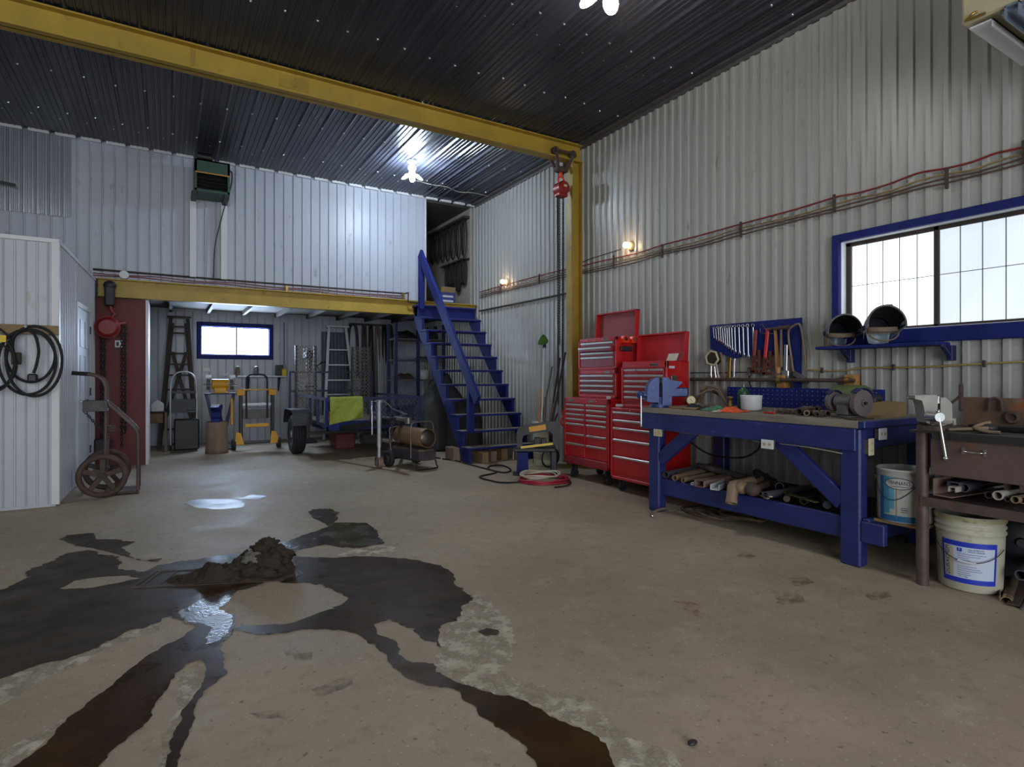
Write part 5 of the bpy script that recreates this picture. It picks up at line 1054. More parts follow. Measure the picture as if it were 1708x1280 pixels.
# ================================================================== RUSTY STEEL TABLE AT RIGHT
rt = T('steel_table', 'rusty steel welding table with a drawer at the right edge', 'table', (4.35, 1.1, 0))
TX0, TX1, TY0, TY1, TZ = 4.0, 4.78, .3, 1.79, .965
mb = MB(); mb.bx(TX0 - .02, TX1, TY0, TY1, TZ - .012, TZ); P(rt, 'top_plate', mb, 'steel_dark', True)
mb = MB(); mb.bx(TX0 - .02, TX0 - .008, TY0, 1.66, TZ - .045, TZ - .012); P(rt, 'front_angle', mb, 'steel_dark', True)
for x, y in ((4.04, 1.74), (4.72, 1.74), (4.04, .36), (4.72, .36)):
    mb = MB(); mb.pipe((x, y, 0), (x, y, TZ - .012), .034, .026); P(rt, 'leg', mb, 'rust_post', True)
mb = MB(); mb.bx(TX0, 4.6, 1.22, 1.68, .70, .925, .004); d_ = P(rt, 'drawer', mb, 'rust_drawer', True)
a, b = px(1607, 752, TX0), px(1643, 757, TX0); mb = MB(); zz = (a.z + b.z) / 2
mb.tube(spline([V((TX0 - .004, a.y, zz)), V((TX0 - .03, a.y - .01, zz)), V((TX0 - .034, (a.y + b.y) / 2, zz)), V((TX0 - .03, b.y + .01, zz)), V((TX0 - .004, b.y, zz))]), .005, 8)
for q in (a, b): mb.bx(TX0 - .005, TX0 + .001, q.y - .008, q.y + .008, zz - .022, zz + .022)
P(d_, 'handle', mb, 'chrome', True)
mb = MB(); mb.bx(TX0 + .01, 4.6, .34, 1.19, .72, .925, .004); P(rt, 'drawer', mb, 'rust_drawer', True)
mb = MB(); mb.bx(TX0, TX1 - .03, TY0 + .05, 1.735, .535, .55); P(rt, 'shelf_plate', mb, 'rust', True)
mb = MB(); mb.bx(TX0 - .004, TX0 + .006, TY0 + .05, 1.735, .50, .556); P(rt, 'shelf_rail', mb, 'rust_post', True)
mb = MB(); mb.bx(4.62, 4.635, .5, 1.75, TZ + .001, 1.16); bp = solo('rusty_plate', mb, 'rust_plate', 'broad rusty steel plate standing at the back of the steel table', 'plate', (4.62, 1.1, TZ))
vs = T('bench_vise', 'worn silver vise on the corner of the steel table', 'vise', (4.08, 1.705, TZ), -YAW - .12)
mb = MB(); mb.cyl((0, .0, .0), (0, .0, .03), .08, .075, 18); mb.bx(-.05, .1, -.05, .05, .03, .07, .01); P(vs, 'swivel_base', mb, 'rust')
mb = MB(); mb.prism([(-.125, .195), (-.125, .215), (.0, .22), (.005, .19), (.005, .05), (-.02, .035), (-.06, .05), (-.075, .15), (-.085, .185)], .1); P(vs, 'moving_jaw', mb, 'vise_silver')
mb = MB(); mb.prism([(.02, .20), (.05, .205), (.085, .17), (.09, .05), (.03, .03), (.02, .05)], .1); mb.bx(.085, .12, -.04, .04, .03, .08, .006); P(vs, 'fixed_jaw', mb, 'vise_silver')
mb = MB(); mb.bx(.005, .02, -.045, .045, .165, .215, .003); P(vs, 'jaw_plate', mb, 'chrome')
mb = MB(); mb.cyl((-.04, -.15, .09), (-.04, -.05, .09), .028, .034, 16); P(vs, 'screw_head', mb, 'chrome')
mb = MB(); mb.cyl((-.045, -.14, .12), (-.008, -.15, -.15), .009, .009, 10); mb.sphere((-.008, -.15, -.155), .014, 10); mb.sphere((-.045, -.14, .125), .014, 10); P(vs, 'handle', mb, 'chrome')
# things on the steel table
o = T('chipping_hammer', 'rusty hammer standing on its head behind the silver vise', 'hammer', (4.4, 1.72, TZ)); a, b = px(1577, 680, 4.38), px(1603, 660, 4.38); mb = MB(); mb.bar(a, b, .014, .014); P(o, 'handle', mb, 'rust', True)
mb = MB(); q = px(1603, 641, 4.38); mb.bar(b + V((0, 0, -.1)), q, .022, .022, .004); P(o, 'head', mb, 'rust', True)
mb = MB(); c = px(1645, 705, 4.18); c.z = TZ; mb.sphere(c + V((0, 0, .028)), .045, 14, (1, 1.25, .62)); mb.cyl(c + V((-.05, .0, .02)), c + V((-.09, .12, .012)), .012, .01, 8); solo('steel_ladle', mb, 'steel_dark', 'dark round ladle lying on the steel table', 'ladle', tuple(c))
mb = MB(); c = px(1625, 712, 4.1); c.z = TZ; mb.tube(spline([c + V((.1, -.04, .06)), c + V((.05, -.02, .05)), c + V((0, .0, .03)), c + V((-.02, -.06, .015)), c + V((-.02, -.13, .012))]), .010, 8); solo('strap_iron', mb, 'pipe_tan', 'curved tan strap lying at the front of the steel table', 'strap', tuple(c))
mb = MB(); c = px(1612, 712, 4.08); c.z = TZ; mb.cyl(c + V((-.02, .08, .012)), c + V((.05, -.09, .03)), .008, .012, 10); solo('short_stick', mb, 'pipe_tan', 'short wooden handle beside the silver vise', 'stick', tuple(c))
mb = MB(); mb.bx(4.3, 4.42, 1.32, 1.60, TZ, TZ + .035, .005); solo('steel_block', mb, 'black', 'long black steel block on the table before the rusty plate', 'block', (4.36, 1.45, TZ))
mb = MB(); mb.bx(4.1, 4.24, .7, 1.16, TZ, TZ + .04, .012); solo('steel_block', mb, 'plate_cream', 'pale rounded slab at the right end of the steel table', 'slab', (4.17, .95, TZ))
c = px(1660, 668, 4.6); o = T('u_bolt', 'rusty shackle hanging over the rusty plate', 'shackle', (4.6, c.y, TZ)); mb = MB(); pts = [c + V((0, (.034 * cos(t)), .034 * sin(t) - .02)) for t in [k * pi / 10 for k in range(11)]]; mb.tube([c + V((0, .034, -.07))] + pts + [c + V((0, -.034, -.07))], .010, 8); P(o, 'shackle_body', mb, 'rust', True)
c = px(1688, 697, 4.595); mb = MB(); pts = [c + V((0, .03 * cos(t), .03 * sin(t))) for t in [k * 2 * pi / 18 for k in range(18)]]; mb.tube(pts, .012, 8, True); mb.cyl(c + V((.002, 0, 0)), c + V((.01, 0, 0)), .025, .025, 16); solo('steel_ring', mb, 'rust', 'dark round ring against the rusty plate', 'ring', tuple(c))
# stock on the shelf of the steel table
def tpipe(u, v, rr, l, mt, label, kind='pipe', X=4.03, ang=0., rise=0.):
    p = px(u, v, X); a = R(ang); d = V((cos(a), sin(a), rise)); q = p + d * l; mb = MB(); s = V((-d.y, d.x, 0)).normalized()
    if kind == 'pipe': mb.pipe(p, q, rr, rr * .78)
    elif kind == 'angle': mb.bar(p, q, .006, rr * 2); mb.bar(p - s * rr - V((0, 0, rr)), q - s * rr - V((0, 0, rr)), rr * 2, .006)
    elif kind == 'channel': mb.bar(p + V((0, 0, rr)), q + V((0, 0, rr)), rr * 2.4, .006); mb.bar(p + s * rr * 1.2, q + s * rr * 1.2, .006, rr * 2); mb.bar(p - s * rr * 1.2, q - s * rr * 1.2, .006, rr * 2)
    solo('pipe_offcut' if kind == 'pipe' else 'steel_offcut', mb, mt, label, 'pipe' if kind == 'pipe' else 'steel bar', tuple(p), group='stock under the steel table')
for a in ((1557, 812, .05, .6, 'pipe_pink', 'tall pinkish angle iron at the left end of the table shelf', 'angle', 4.03, -6), (1590, 812, .025, .6, 'pipe_grey', 'dark channel beside the tall angle iron', 'channel', 4.05, -4), (1608, 814, .028, .6, 'pipe_grey', 'wide grey pipe in the middle of the table shelf', 'pipe', 4.08, -2), (1588, 817, .015, .1, 'cable_grey', 'small square white tube end on the table shelf', 'channel', 4.0, 0),
          (1649, 826, .021, .6, 'rust', 'rusty pipe left of the big pale pipe end', 'pipe', 4.03, 0), (1664, 827, .026, .6, 'cable_grey', 'big pale pipe end on the right of the table shelf', 'pipe', 4.0, -2), (1680, 833, .015, .6, 'rust', 'small rusty pipe right of the big pale pipe', 'pipe', 4.01, 0), (1693, 834, .021, .6, 'pipe_tan', 'tan pipe near the right edge of the table shelf', 'pipe', 4.0, -3), (1706, 835, .02, .6, 'pipe_pink', 'pinkish pipe cut by the right picture edge', 'pipe', 4.02, -2), (1688, 812, .03, .5, 'rust', 'upturned rusty channel lying on the pipes', 'channel', 4.06, -8)): tpipe(*a)
# pails
def pail(name, label, c, r0, r1, hgt, body, rim=None, ribs=True):
    o = T(name, label, 'pail', tuple(c)); mb = MB()
    pr = [(0, .003), (r0 * .96, .003), (r0, .012), (r0 + (r1 - r0) * .72, hgt * .72)]
    if ribs: 
        for k in range(3): z = hgt * (.76 + .075 * k); pr += [(r1 * .97, z), (r1 * 1.02, z + .006), (r1 * 1.02, z + .014), (r1 * .98, z + .02)]
    pr += [(r1, hgt * .985), (r1 * 1.02, hgt * .99), (r1 * 1.0, hgt), (r1 * .955, hgt), (r1 * .95, hgt * .9), (r0 * .94, hgt * .5), (0, hgt * .48)]
    mb.lathe(pr, 40); P(o, 'pail_body', mb, body); return o
def wrap(o, name, r_fn, a0, a1, z0, z1, mt, out=.0012, n=24):
    mb = MB()
    def f(a, b): t = a0 + (a1 - a0) * a; z = z0 + (z1 - z0) * b; r_ = r_fn(z) + out; return (r_ * cos(t), r_ * sin(t), z)
    mb.surf(f, n, 4); return P(o, name, mb, mt)
def wrap_text(o, name, text, size, r_fn, tc, zc, mt, out=.0024, vertical=False, sx=1.):
    def bend(p):
        x, y = (p.x, p.y) if not vertical else (-p.y, p.x)
        z = zc + y; r_ = r_fn(z) + out + p.z; t = tc + x / r_; return V((r_ * cos(t), r_ * sin(t), z))
    return lettering(o, name, text, size, None, mt, .0006, bend=bend, sx=sx, world=False)
cA = V((4.26, 1.575, 0)); b1 = pail('plastic_pail', 'dirty white plastic pail with blue bordered label under the steel table', cA, .158, .174, .455, 'bucket_white')
rf = lambda z: .158 + .016 * min(z, .33) / .33
face = math.atan2(-cA.y, -cA.x); A0, A1 = face - .88, face + .82
wrap(b1, 'label_border', rf, A0, A1, .055, .305, 'label_blue'); lb = wrap(b1, 'label_sheet', rf, A0 + .085, A1 - .085, .085, .275, 'label_white', .0022)
wrap(b1, 'label_side', rf, A0 + .10, A0 + .40, .09, .27, 'label_cream', .0028)
wrap_text(b1, 'lettering', 'DURACHEM', .036, rf, A0 + .21, .18, 'ink_blue', .0032, True, .92)
wrap(b1, 'emblem', rf, A0 + .52, A0 + .66, .245, .268, 'label_blue', .0030); wrap_text(b1, 'emblem_lettering', 'F', .022, rf, A0 + .59, .2565, 'label_white', .0036)
wrap_text(b1, 'lettering', 'ALL PURPOSE', .0125, rf, A0 + 1.06, .263, 'ink_blue', .0030); wrap_text(b1, 'lettering', 'TOUT-USAGE', .0135, rf, A0 + 1.06, .250, 'ink_blue', .0030)
for i in range(11):
    if 4 <= i <= 5: continue
    e = A0 + .52 + rnd(.3, .95); wrap(b1, 'print_line', rf, A0 + .52, e, .232 - i * .0125, .2345 - i * .0125, 'ink_blue', .0030, 10)
wrap_text(b1, 'lettering', '5 L  1 kg', .012, rf, A0 + .68, .097, 'ink', .0030)
wrap(b1, 'rim_stain', lambda z: .176, 0, 2 * pi, .425, .452, 'rim_dirty', .004, 40)
mb = MB(); hn = []
for k in range(25): t = A0 - .25 + (A1 - A0 + .5) * k / 24; s = sin(pi * k / 24); hn.append(V(((.18 + .012 * s) * cos(t), (.18 + .012 * s) * sin(t), .275 - .085 * s)))
mb.tube(hn, .0025, 6); P(b1, 'bail_wire', mb, 'steel_dark'); mb = MB(); mb.tube(hn[9:15], .008, 8); P(b1, 'bail_grip', mb, 'plastic_white')
mb = MB(); mb.cyl((.02, .0, .24), (.06, -.06, .49), .006, .006, 8); P(b1, 'stir_rod', mb, 'alu')
def junk(a, b): r_ = .152 * a; t = 2 * pi * b; return (r_ * cos(t), r_ * sin(t), .36 + .06 * noise.fractal(V((cos(t) * r_ * 14, sin(t) * r_ * 14, 3)), 1, 2, 4) * (1 - a * .6))
mb = MB(); mb.surf(junk, 10, 36); P(b1, 'contents', mb, 'black')
cB = V((4.205, 1.915, .345)); b2 = pail('metal_can', 'dented white metal pail with teal stripes on the plywood shelf', cB, .158, .162, .345, 'can_white', ribs=False)
rg = lambda z: .158 + .0042 * z / .345; face = math.atan2(-cB.y, -cB.x); s0 = face - .98
wrap(b2, 'stripe', rg, s0, s0 + .2, .015, .30, 'teal_a'); wrap(b2, 'stripe', rg, s0 + .23, s0 + .42, .06, .30, 'teal_b'); wrap(b2, 'stripe', rg, s0 + .45, s0 + .62, .09, .30, 'teal_c'); wrap(b2, 'stripe', rg, s0, s0 + 1.7, .012, .05, 'teal_a', .0010)
wrap(b2, 'rust_streak', rg, s0 - .48, s0 - .40, .02, .31, 'rust'); wrap(b2, 'rust_streak', rg, s0 + .68, s0 + .71, .03, .3, 'pipe_tan')
mb = MB(); el = []
for k in range(36): t = 2 * pi * k / 36; th = s0 + .78 + .50 * cos(t); z = .258 + .036 * sin(t); el.append(V(((rg(z) + .0018) * cos(th), (rg(z) + .0018) * sin(th), z)))
mb.tube(el, .0022, 5, True); P(b2, 'oval', mb, 'ink')
def oval(a, b): t = 2 * pi * a; th = s0 + .78 + .49 * cos(t) * b; z = .258 + .035 * sin(t) * b; return ((rg(z) + .0014) * cos(th), (rg(z) + .0014) * sin(th), z)
mb = MB(); mb.surf(oval, 36, 5); P(b2, 'oval_ground', mb, 'can_white'); wrap_text(b2, 'lettering', 'TENNANT', .033, rg, s0 + .78, .262, 'ink', .0024, sx=.84)
wrap(b2, 'underline', rg, s0 + .48, s0 + 1.10, .238, .2415, 'ink', .0024)
for i in range(3): wrap(b2, 'print_line', rg, s0 + .85, s0 + 1.1, .1 - i * .012, .104 - i * .012, 'ink', .0014, 8)
mb = MB(); mb.lathe([(.1625, .332), (.167, .336), (.167, .345), (.162, .348), (.15, .345), (.148, .3), (0, .29)], 36); P(b2, 'rim', mb, 'can_white')
mb = MB(); hn = [V(((.164 + .008 * sin(pi * k / 20)) * cos(s0 - .42 + 1.9 * k / 20), (.164 + .008 * sin(pi * k / 20)) * sin(s0 - .42 + 1.9 * k / 20), .28 - .13 * sin(pi * k / 20))) for k in range(21)]; mb.tube(hn, .0025, 6); P(b2, 'bail_wire', mb, 'steel_dark')
mb = MB(); mb.sphere(hn[0], .018, 10); P(b2, 'bail_ear', mb, 'rust')
# iron stock on the floor at the right edge
for a in ((1668, 1004, .035, .5, 'pipe_pink', 'angle iron lying on the floor right of the pail', 'angle', 4.12, 18), (1679, 1004, .028, .6, 'pipe_brown', 'threaded pipe end lying in the angle iron', 'pipe', 4.13, 14), (1690, 1016, .022, .55, 'rust', 'rusty channel on the floor at the picture edge', 'channel', 4.08, 12), (1702, 1020, .018, .5, 'pipe_grey', 'grey angle iron cut by the picture edge near the floor', 'angle', 4.06, 10), (1703, 960, .03, .5, 'pipe_grey', 'grey pipe stacked at the right picture edge', 'pipe', 4.2, 8)): tpipe(*a)
p = px(1679, 1004, 4.13); d = V((cos(R(14)), sin(R(14)), 0)); o = solo('pipe_nipple', MB().pipe(p - d * .004, p + d * .06, .0295, .024), 'copper_thread', 'shiny threaded end on the pipe by the pail', 'pipe thread', tuple(p))
c = px(1703, 905, 4.62); mb = MB(); mb.lathe([(0, 0), (.11, 0), (.13, .02), (.13, .3), (0, .3)], 26, c, (.9, .35, 0)); mb.cyl(c, c - V((.9, .35, 0)) * .03, .03, .025, 12); mb.bx(c.x - .02, c.x + .28, c.y - .06, c.y + .16, 0, c.z - .1); solo('steel_drum', mb, 'grey_dark', 'dark round drum in the shade under the steel table', 'drum', (c.x, c.y, 0))
# gas heater hung from the ceiling at the top right
ht = T('ceiling_heater', 'cream box heater hung under the ceiling at the top right', 'heater', (4.35, 1.1, 3.34))
mb = MB(); mb.bx(4.0, 4.78, .55, 1.52, 3.36, 4.1, .012); P(ht, 'heater_box', mb, 'heat_cream', True)
mb = MB(); mb.bx(4.02, 4.76, .58, 1.34, 3.335, 3.36); P(ht, 'bottom_panel', mb, 'zinc', True)
mb = MB(); mb.bx(4.03, 4.80, 1.38, 1.49, 3.335, 3.345); mb.bx(4.03, 4.80, 1.38, 1.386, 3.30, 3.345); P(ht, 'hanger_plate', mb, 'trim_white', True)
mb = MB(); mb.bx(3.99, 4.85, 1.25, 1.256, 3.29, 3.36); mb.bx(3.99, 4.85, 1.31, 1.316, 3.29, 3.36); mb.bx(3.99, 4.85, 1.25, 1.316, 3.352, 3.36); P(ht, 'channel', mb, 'zinc', True)
for x, y in ((4.05, 1.45), (4.7, 1.45), (4.05, .65), (4.7, .65)): mb = MB(); mb.cyl((x, y, 4.1), (x, y, ZC + .02), .006, .006, 8); P(ht, 'hanger_rod', mb, 'steel', True)
mb = MB(); mb.tube(spline([V((3.99, 1.44, 3.40)), V((3.97, 1.46, 3.385)), V((3.985, 1.49, 3.375)), V((3.99, 1.40, 3.37))]), .008, 6); P(ht, 'gas_fitting', mb, 'brass', True)

# ================================================================== STAIRS
st = T('staircase', 'steep open blue wooden staircase up to the loft', 'stairs', (4.4, 8.6, 0))
TR, GO = .235, .2017; yk = lambda k: 7.60 + GO * (k - 1)
for x0, x1 in ((3.83, 3.875), (4.945, 4.99)):
    poly = [(7.50, 0)]
    for k in range(1, 12): poly += [(yk(k) + .02, TR * k - .036), (yk(k + 1) + .02, TR * k - .036)]
    poly = [(7.60, 0)] + [(7.62, TR - .036)] + poly[2:] + [(9.80, 2.55), (9.80, 2.30), (7.80, 0)]
    mb = MB(); mb.prism(poly, x1 - x0, ((x0 + x1) / 2, 0, 0), (0, 1, 0), (0, 0, 1)); P(st, 'stringer', mb, 'blue_worn' if x0 < 4 else 'blue', True)
for k in range(1, 12):
    mb = MB(); mb.bx(3.81, 5.0, yk(k), yk(k) + .25, TR * k - .036, TR * k - .004, .004); t_ = P(st, 'tread', mb, 'blue', True)
    mb = MB(); mb.bx(3.815, 4.995, yk(k) + .006, yk(k) + .245, TR * k - .005, TR * k); P(t_, 'worn_face', mb, 'tread_wood', True)
mb = MB(); mb.bx(3.83, 4.99, 9.66, 9.78, 2.38, 2.56, .004); P(st, 'top_riser', mb, 'blue', True)
mb = MB(); mb.bar((3.87, 9.62, 3.50), (3.87, 7.40, .94), .05, .18, .006); P(st, 'handrail', mb, 'blue', True)
mb = MB(); mb.bx(3.88, 3.97, 7.70, 7.79, .46, 1.32, .005); P(st, 'newel_post', mb, 'blue', True)
mb = MB(); mb.bx(3.84, 3.93, 9.56, 9.65, 2.5, 3.46, .005); P(st, 'newel_post', mb, 'blue', True)
for k, (u, v, s, lb) in enumerate(((778, 772, .2, 'square timber block beside the left foot of the stairs'), (814, 775, .17, 'front square timber block under the stairs'), (828, 772, .16, 'middle square timber block under the stairs'), (846, 769, .18, 'rear square timber block under the stairs'), (868, 766, .15, 'timber block farthest right under the stairs'))):
    p = fl(u, v); p.y += .12 if u > 790 else .25; p.x -= .06 if u < 790 else 0; mb = MB(); mb.box((p.x, p.y + .1, s / 2), (s * .62, .3, s), .008); solo('timber_block', mb, 'wood_old' if k % 2 else 'stump', lb, 'block', (p.x, p.y, 0), group='timber blocks under the stairs')
# loft contents
p = py(752, 488, 10.25); o = T('cardboard_box', 'blue and brown carton on the loft floor at the top of the stairs', 'box', (4.68, 10.35, ZL)); mb = MB(); mb.bx(-.15, .15, -.15, .15, 0, .26, .004); P(o, 'carton', mb, 'box_blue'); mb = MB(); mb.bar((-.15, -.15, .26), (.15, -.15, .26), .01, .01); mb.bar((0, -.15, .255), (0, -.18, .36), .3, .006, up=(0, 1, 0)); P(o, 'flap', mb, 'cardboard')
for z in (.09, .18): mb = MB(); mb.bx(-.11, .11, -.153, -.149, z - .018, z + .018); P(o, 'printed_band', mb, 'plastic_white')
Xs = WX - .075; n = 0
names = ['outermost tall', 'second tall', 'third tall', 'fourth tall', 'fifth tall', 'sixth tall', 'innermost tall']
for k in range(7):
    y = 10.2 + .26 * k; z1 = 4.42; h_ = .76 - .02 * k; o = T('drive_belt', names[k] + ' black belt hanging on the loft side wall', 'belt', (Xs, y, z1 - h_), group='belts hanging in the loft')
    for q in range(2):
        pts = [V((Xs - .03 - .03 * q, y + (.1 - .02 * q) * sin(t), z1 - h_ / 2 * (1 - .06 * q) + h_ / 2 * (1 - .06 * q) * cos(t))) for t in [i * 2 * pi / 24 for i in range(24)]]; mb = MB(); mb.tube(pts, .012, 6, True); P(o, 'belt_loop', mb, 'belt', True)
names = ['outermost', 'second', 'third', 'innermost']
for k in range(4):
    y = 10.2 + .24 * k; z1 = 3.62; h_ = .5 + (.12 if k == 1 else 0); o = T('drive_belt', names[k] + ' short bundle of black belts low on the loft side wall', 'belt', (Xs, y, z1 - h_), group='belts hanging in the loft')
    for q in range(3):
        pts = [V((Xs - .03 - .028 * q, y + (.09 - .012 * q) * sin(t), z1 - h_ / 2 + h_ / 2 * (1 - .05 * q) * cos(t))) for t in [i * 2 * pi / 20 for i in range(20)]]; mb = MB(); mb.tube(pts, .014, 6, True); P(o, 'belt_loop', mb, 'belt', True)
mb = MB(); mb.bx(Xs - .1, Xs + .025, 10.06, 11.9, 4.40, 4.45); solo('belt_rail', mb, 'wood_dark', 'dark wooden rail the tall belts hang from in the loft', 'rail', (Xs, 11., 4.42))
mb = MB(); mb.bx(Xs - .1, Xs + .025, 10.06, 11.2, 3.6, 3.63); solo('belt_rail', mb, 'wood_dark', 'lower dark rail with short belts in the loft', 'rail', (Xs, 10.6, 3.61))
# green unit heater on the loft wall
uh = T('unit_heater', 'old green unit heater high on the loft wall', 'heater', (.56, 9.6, 3.98))
mb = MB()
for b in ((.33, .79, 9.45, 9.9, 4.44, 4.46), (.33, .79, 9.45, 9.9, 3.99, 4.03), (.33, .36, 9.45, 9.9, 4.0, 4.46), (.76, .79, 9.45, 9.9, 4.0, 4.46), (.33, .79, 9.86, 9.9, 4.0, 4.46), (.33, .79, 9.45, 9.47, 4.26, 4.46)): mb.bx(*b)
P(uh, 'casing', mb, 'green_heat', True)
for k in range(4): mb = MB(); mb.bar((.36, 9.47, 4.06 + .05 * k), (.76, 9.47, 4.06 + .05 * k), .05, .008, up=(0, -.6, .8)); P(uh, 'louver', mb, 'black', True)
mb = MB(); mb.bx(.36, .76, 9.6, 9.62, 4.02, 4.27); P(uh, 'inner_grille', mb, 'black', True)
mb = MB(); mb.bar((.34, 9.44, 4.265), (.79, 9.44, 4.265), .01, .02); P(uh, 'copper_strip', mb, 'wood_pale', True)
mb = MB(); mb.cyl((.37, 9.62, 4.55), (.57, 9.62, 4.55), .065, .065, 18); P(uh, 'fan_motor', mb, 'black', True)
mb = MB(); mb.tube(spline([V((.80, 9.6, 4.4)), V((.83, 9.6, 4.38)), V((.83, 9.6, 4.25)), V((.80, 9.6, 4.1))]), .01, 8); P(uh, 'side_pipe', mb, 'black', True)
for x in (.33, .75): mb = MB(); mb.bx(x - .035, x + .035, 9.45, 9.95, 3.94, 3.99, .003); P(uh, 'bracket', mb, 'grey_dark', True)
for x0, x1 in ((.28, .37), (.70, .79)): mb = MB(); mb.bx(x0, x1, 9.87, 9.935, 2.80, 3.97, .004); P(uh, 'strut', mb, 'trim_white', True)
mb = MB(); mb.tube(spline([V((.76, 9.86, 3.95)), V((.70, 9.86, 3.7)), V((.62, 9.9, 3.3)), V((.60, 9.9, 2.8))]), .008, 6); P(uh, 'gas_line', mb, 'steel_dark', True)
# dark lever thing at the left picture edge on the loft wall
o = T('wall_bracket', 'dark steel bracket on the loft wall at the left picture edge', 'bracket', (-1.93, 9.9, 3.4)); mb = MB(); mb.bx(-1.98, -1.93, 9.8, 9.95, 3.2, 3.95, .004); P(o, 'upright', mb, 'grey_dark', True); mb = MB(); mb.bar((-1.97, 9.83, 3.85), (-1.72, 9.83, 3.82), .03, .03); P(o, 'arm', mb, 'grey_dark', True)

# ================================================================== CORNER BY THE STAIRS: TALL BIN, BROOM, SHOVEL HANDLES, SAW, HOSES
bc = V((4.72, 6.93, 0)); o = T('tall_bin', 'tall white plastic bin holding long handles by the post', 'bin', tuple(bc)); mb = MB()
mb.lathe([(0, .004), (.15, .004), (.155, .02), (.158, .18), (.165, .19), (.16, .20), (.162, .36), (.168, .37), (.164, .38), (.17, .60), (.18, .61), (.18, .64), (.165, .64), (.16, .1), (0, .09)], 30); P(o, 'bin_body', mb, 'bucket_white')
def stick(a, b, r, mt, name, label, cat='stick'):
    o = T(name, label, cat, tuple(a), group='long handles standing in the corner'); mb = MB(); mb.cyl(a, b, r, r * .9, 10); P(o, 'shaft', mb, mt, True); return o
def q(dx, dy, z=.11): return bc + V((dx, dy, z))
def in_bin(t, side=0.): d_ = (t - bc); d_.z = 0; d_.normalize(); return bc - d_ * .02 + V((-d_.y, d_.x, 0)) * side + V((0, 0, .115))
top = lambda u, v, X: px(u, v, X)
br = stick(in_bin(top(908, 575, 4.98), .055), top(908, 575, 4.98), .013, 'plastic_white', 'broom', 'green broom standing head up in the white bin', 'broom'); t_ = top(908, 575, 4.98)
mb = MB(); mb.bar(t_ - V((0, 0, .06)), t_ + V((0, 0, .05)), .05, .04, .01); P(br, 'socket', mb, 'black', True)
mb = MB(); mb.prism([(-.10, -.01), (-.02, -.015), (.045, .01), (.06, .05), (.02, .12), (-.02, .15), (-.05, .12), (-.09, .05)], .07, t_ + V((0, 0, .01)), (C_, -S_, 0), (0, 0, 1)); P(br, 'bristles', mb, 'green_broom', True)
stick(in_bin(top(901, 650, 4.78), .095), top(901, 650, 4.78), .018, 'wood_pale', 'long_stick', 'pale orange wooden handle left of the broom')
stick(in_bin(top(910, 663, 4.82), .01), top(910, 663, 4.82), .022, 'wood_grey', 'long_stick', 'stubby brown handle just below the broom shaft')
stick(in_bin(top(934, 597, 5.0), -.045), top(934, 597, 5.0), .017, 'wood_dark', 'long_stick', 'long dark handle leaning under the hoist chain')
stick(in_bin(top(943, 588, 5.05), -.085), top(943, 588, 5.05), .016, 'steel_dark', 'long_stick', 'dark steel bar leaning nearest the yellow post')
stick(in_bin(top(924, 673, 4.8), -.012), top(924, 673, 4.85), .016, 'wood_old', 'long_stick', 'short brown handle in the middle of the bin')
stick(in_bin(top(930, 690, 4.76), -.06), top(930, 690, 4.76), .014, 'wood_dark', 'long_stick', 'short dark handle at the right of the bin')
stick(V((4.72, 7.22, 0)), top(921, 612, 5.06), .014, 'wood_grey', 'long_stick', 'long grey handle leaning behind the bin from the stairs')
cl = T('cable_coil', 'black cable coil leaning against the white bin', 'cable', (4.62, 6.66, 0))
for k in range(3):
    mb = MB(); mb.tube([V((4.62 + .012 * k + (.1 + .01 * k) * C_ * cos(t), 6.66 - (.1 + .01 * k) * S_ * cos(t) - .03 * sin(t), .15 + .135 * sin(t))) for t in [i * 2 * pi / 24 for i in range(24)]], .010, 8, True); P(cl, 'cable_loop', mb, 'rubber', True)
sw = T('power_hacksaw', 'black power hacksaw on a blue pedestal beside the red cabinet', 'power saw', (4.02, 6.42, 0), -YAW)
mb = MB(); mb.prism([(-.075, 0), (.085, 0), (.075, .3), (-.06, .3)], .14); P(sw, 'pedestal', mb, 'blue'); mb = MB(); mb.box((0, 0, .012), (.24, .2, .024), .004); P(sw, 'foot', mb, 'steel_dark')
mb = MB(); mb.box((.16, .02, .33), (.56, .16, .05), .01); P(sw, 'bed', mb, 'steel_dark')
arch = [(-.07, .36), (-.075, .56), (-.04, .63), (.05, .655), (.3, .70), (.46, .71), (.5, .66), (.48, .4), (.40, .40), (.40, .54), (.36, .575), (.1, .545), (.02, .52), (.0, .48), (.0, .36)]
mb = MB(); mb.prism(arch, .05, (0, -.03, 0)); P(sw, 'saw_frame', mb, 'steel_dark'); mb = MB(); mb.bar((.09, -.062, .60), (.31, -.062, .635), .006, .07); P(sw, 'maker_plate', mb, 'orange_label')
mb = MB(); mb.bar((-.02, -.066, .365), (.40, -.066, .415), .004, .03); P(sw, 'blade', mb, 'blade_yellow')
mb = MB(); mb.bx(.16, .24, -.03, .09, .36, .49, .008); mb.bx(.25, .32, -.03, .09, .36, .48, .008); mb.cyl((.1, .03, .44), (.17, .03, .44), .012, .012, 8); P(sw, 'clamp_vise', mb, 'grey_dark')
mb = MB(); mb.lathe([(0, -.07), (.08, -.07), (.085, .06), (0, .07)], 18, (.43, .11, .5), (1, 0, 0)); mb.cyl((.36, .08, .30), (.36, .14, .30), .07, .07, 18); P(sw, 'drive_motor', mb, 'black')
mb = MB(); mb.cyl((-.12, 0, .33), (-.09, 0, .33), .02, .02, 10); mb.cyl((-.115, -.0, .34), (-.115, -.0, .2), .008, .008, 8); P(sw, 'crank', mb, 'chrome')
mb = MB(); mb.bx(.38, .46, .0, .12, 0, .305, .01); P(sw, 'rear_leg', mb, 'grey_dark')
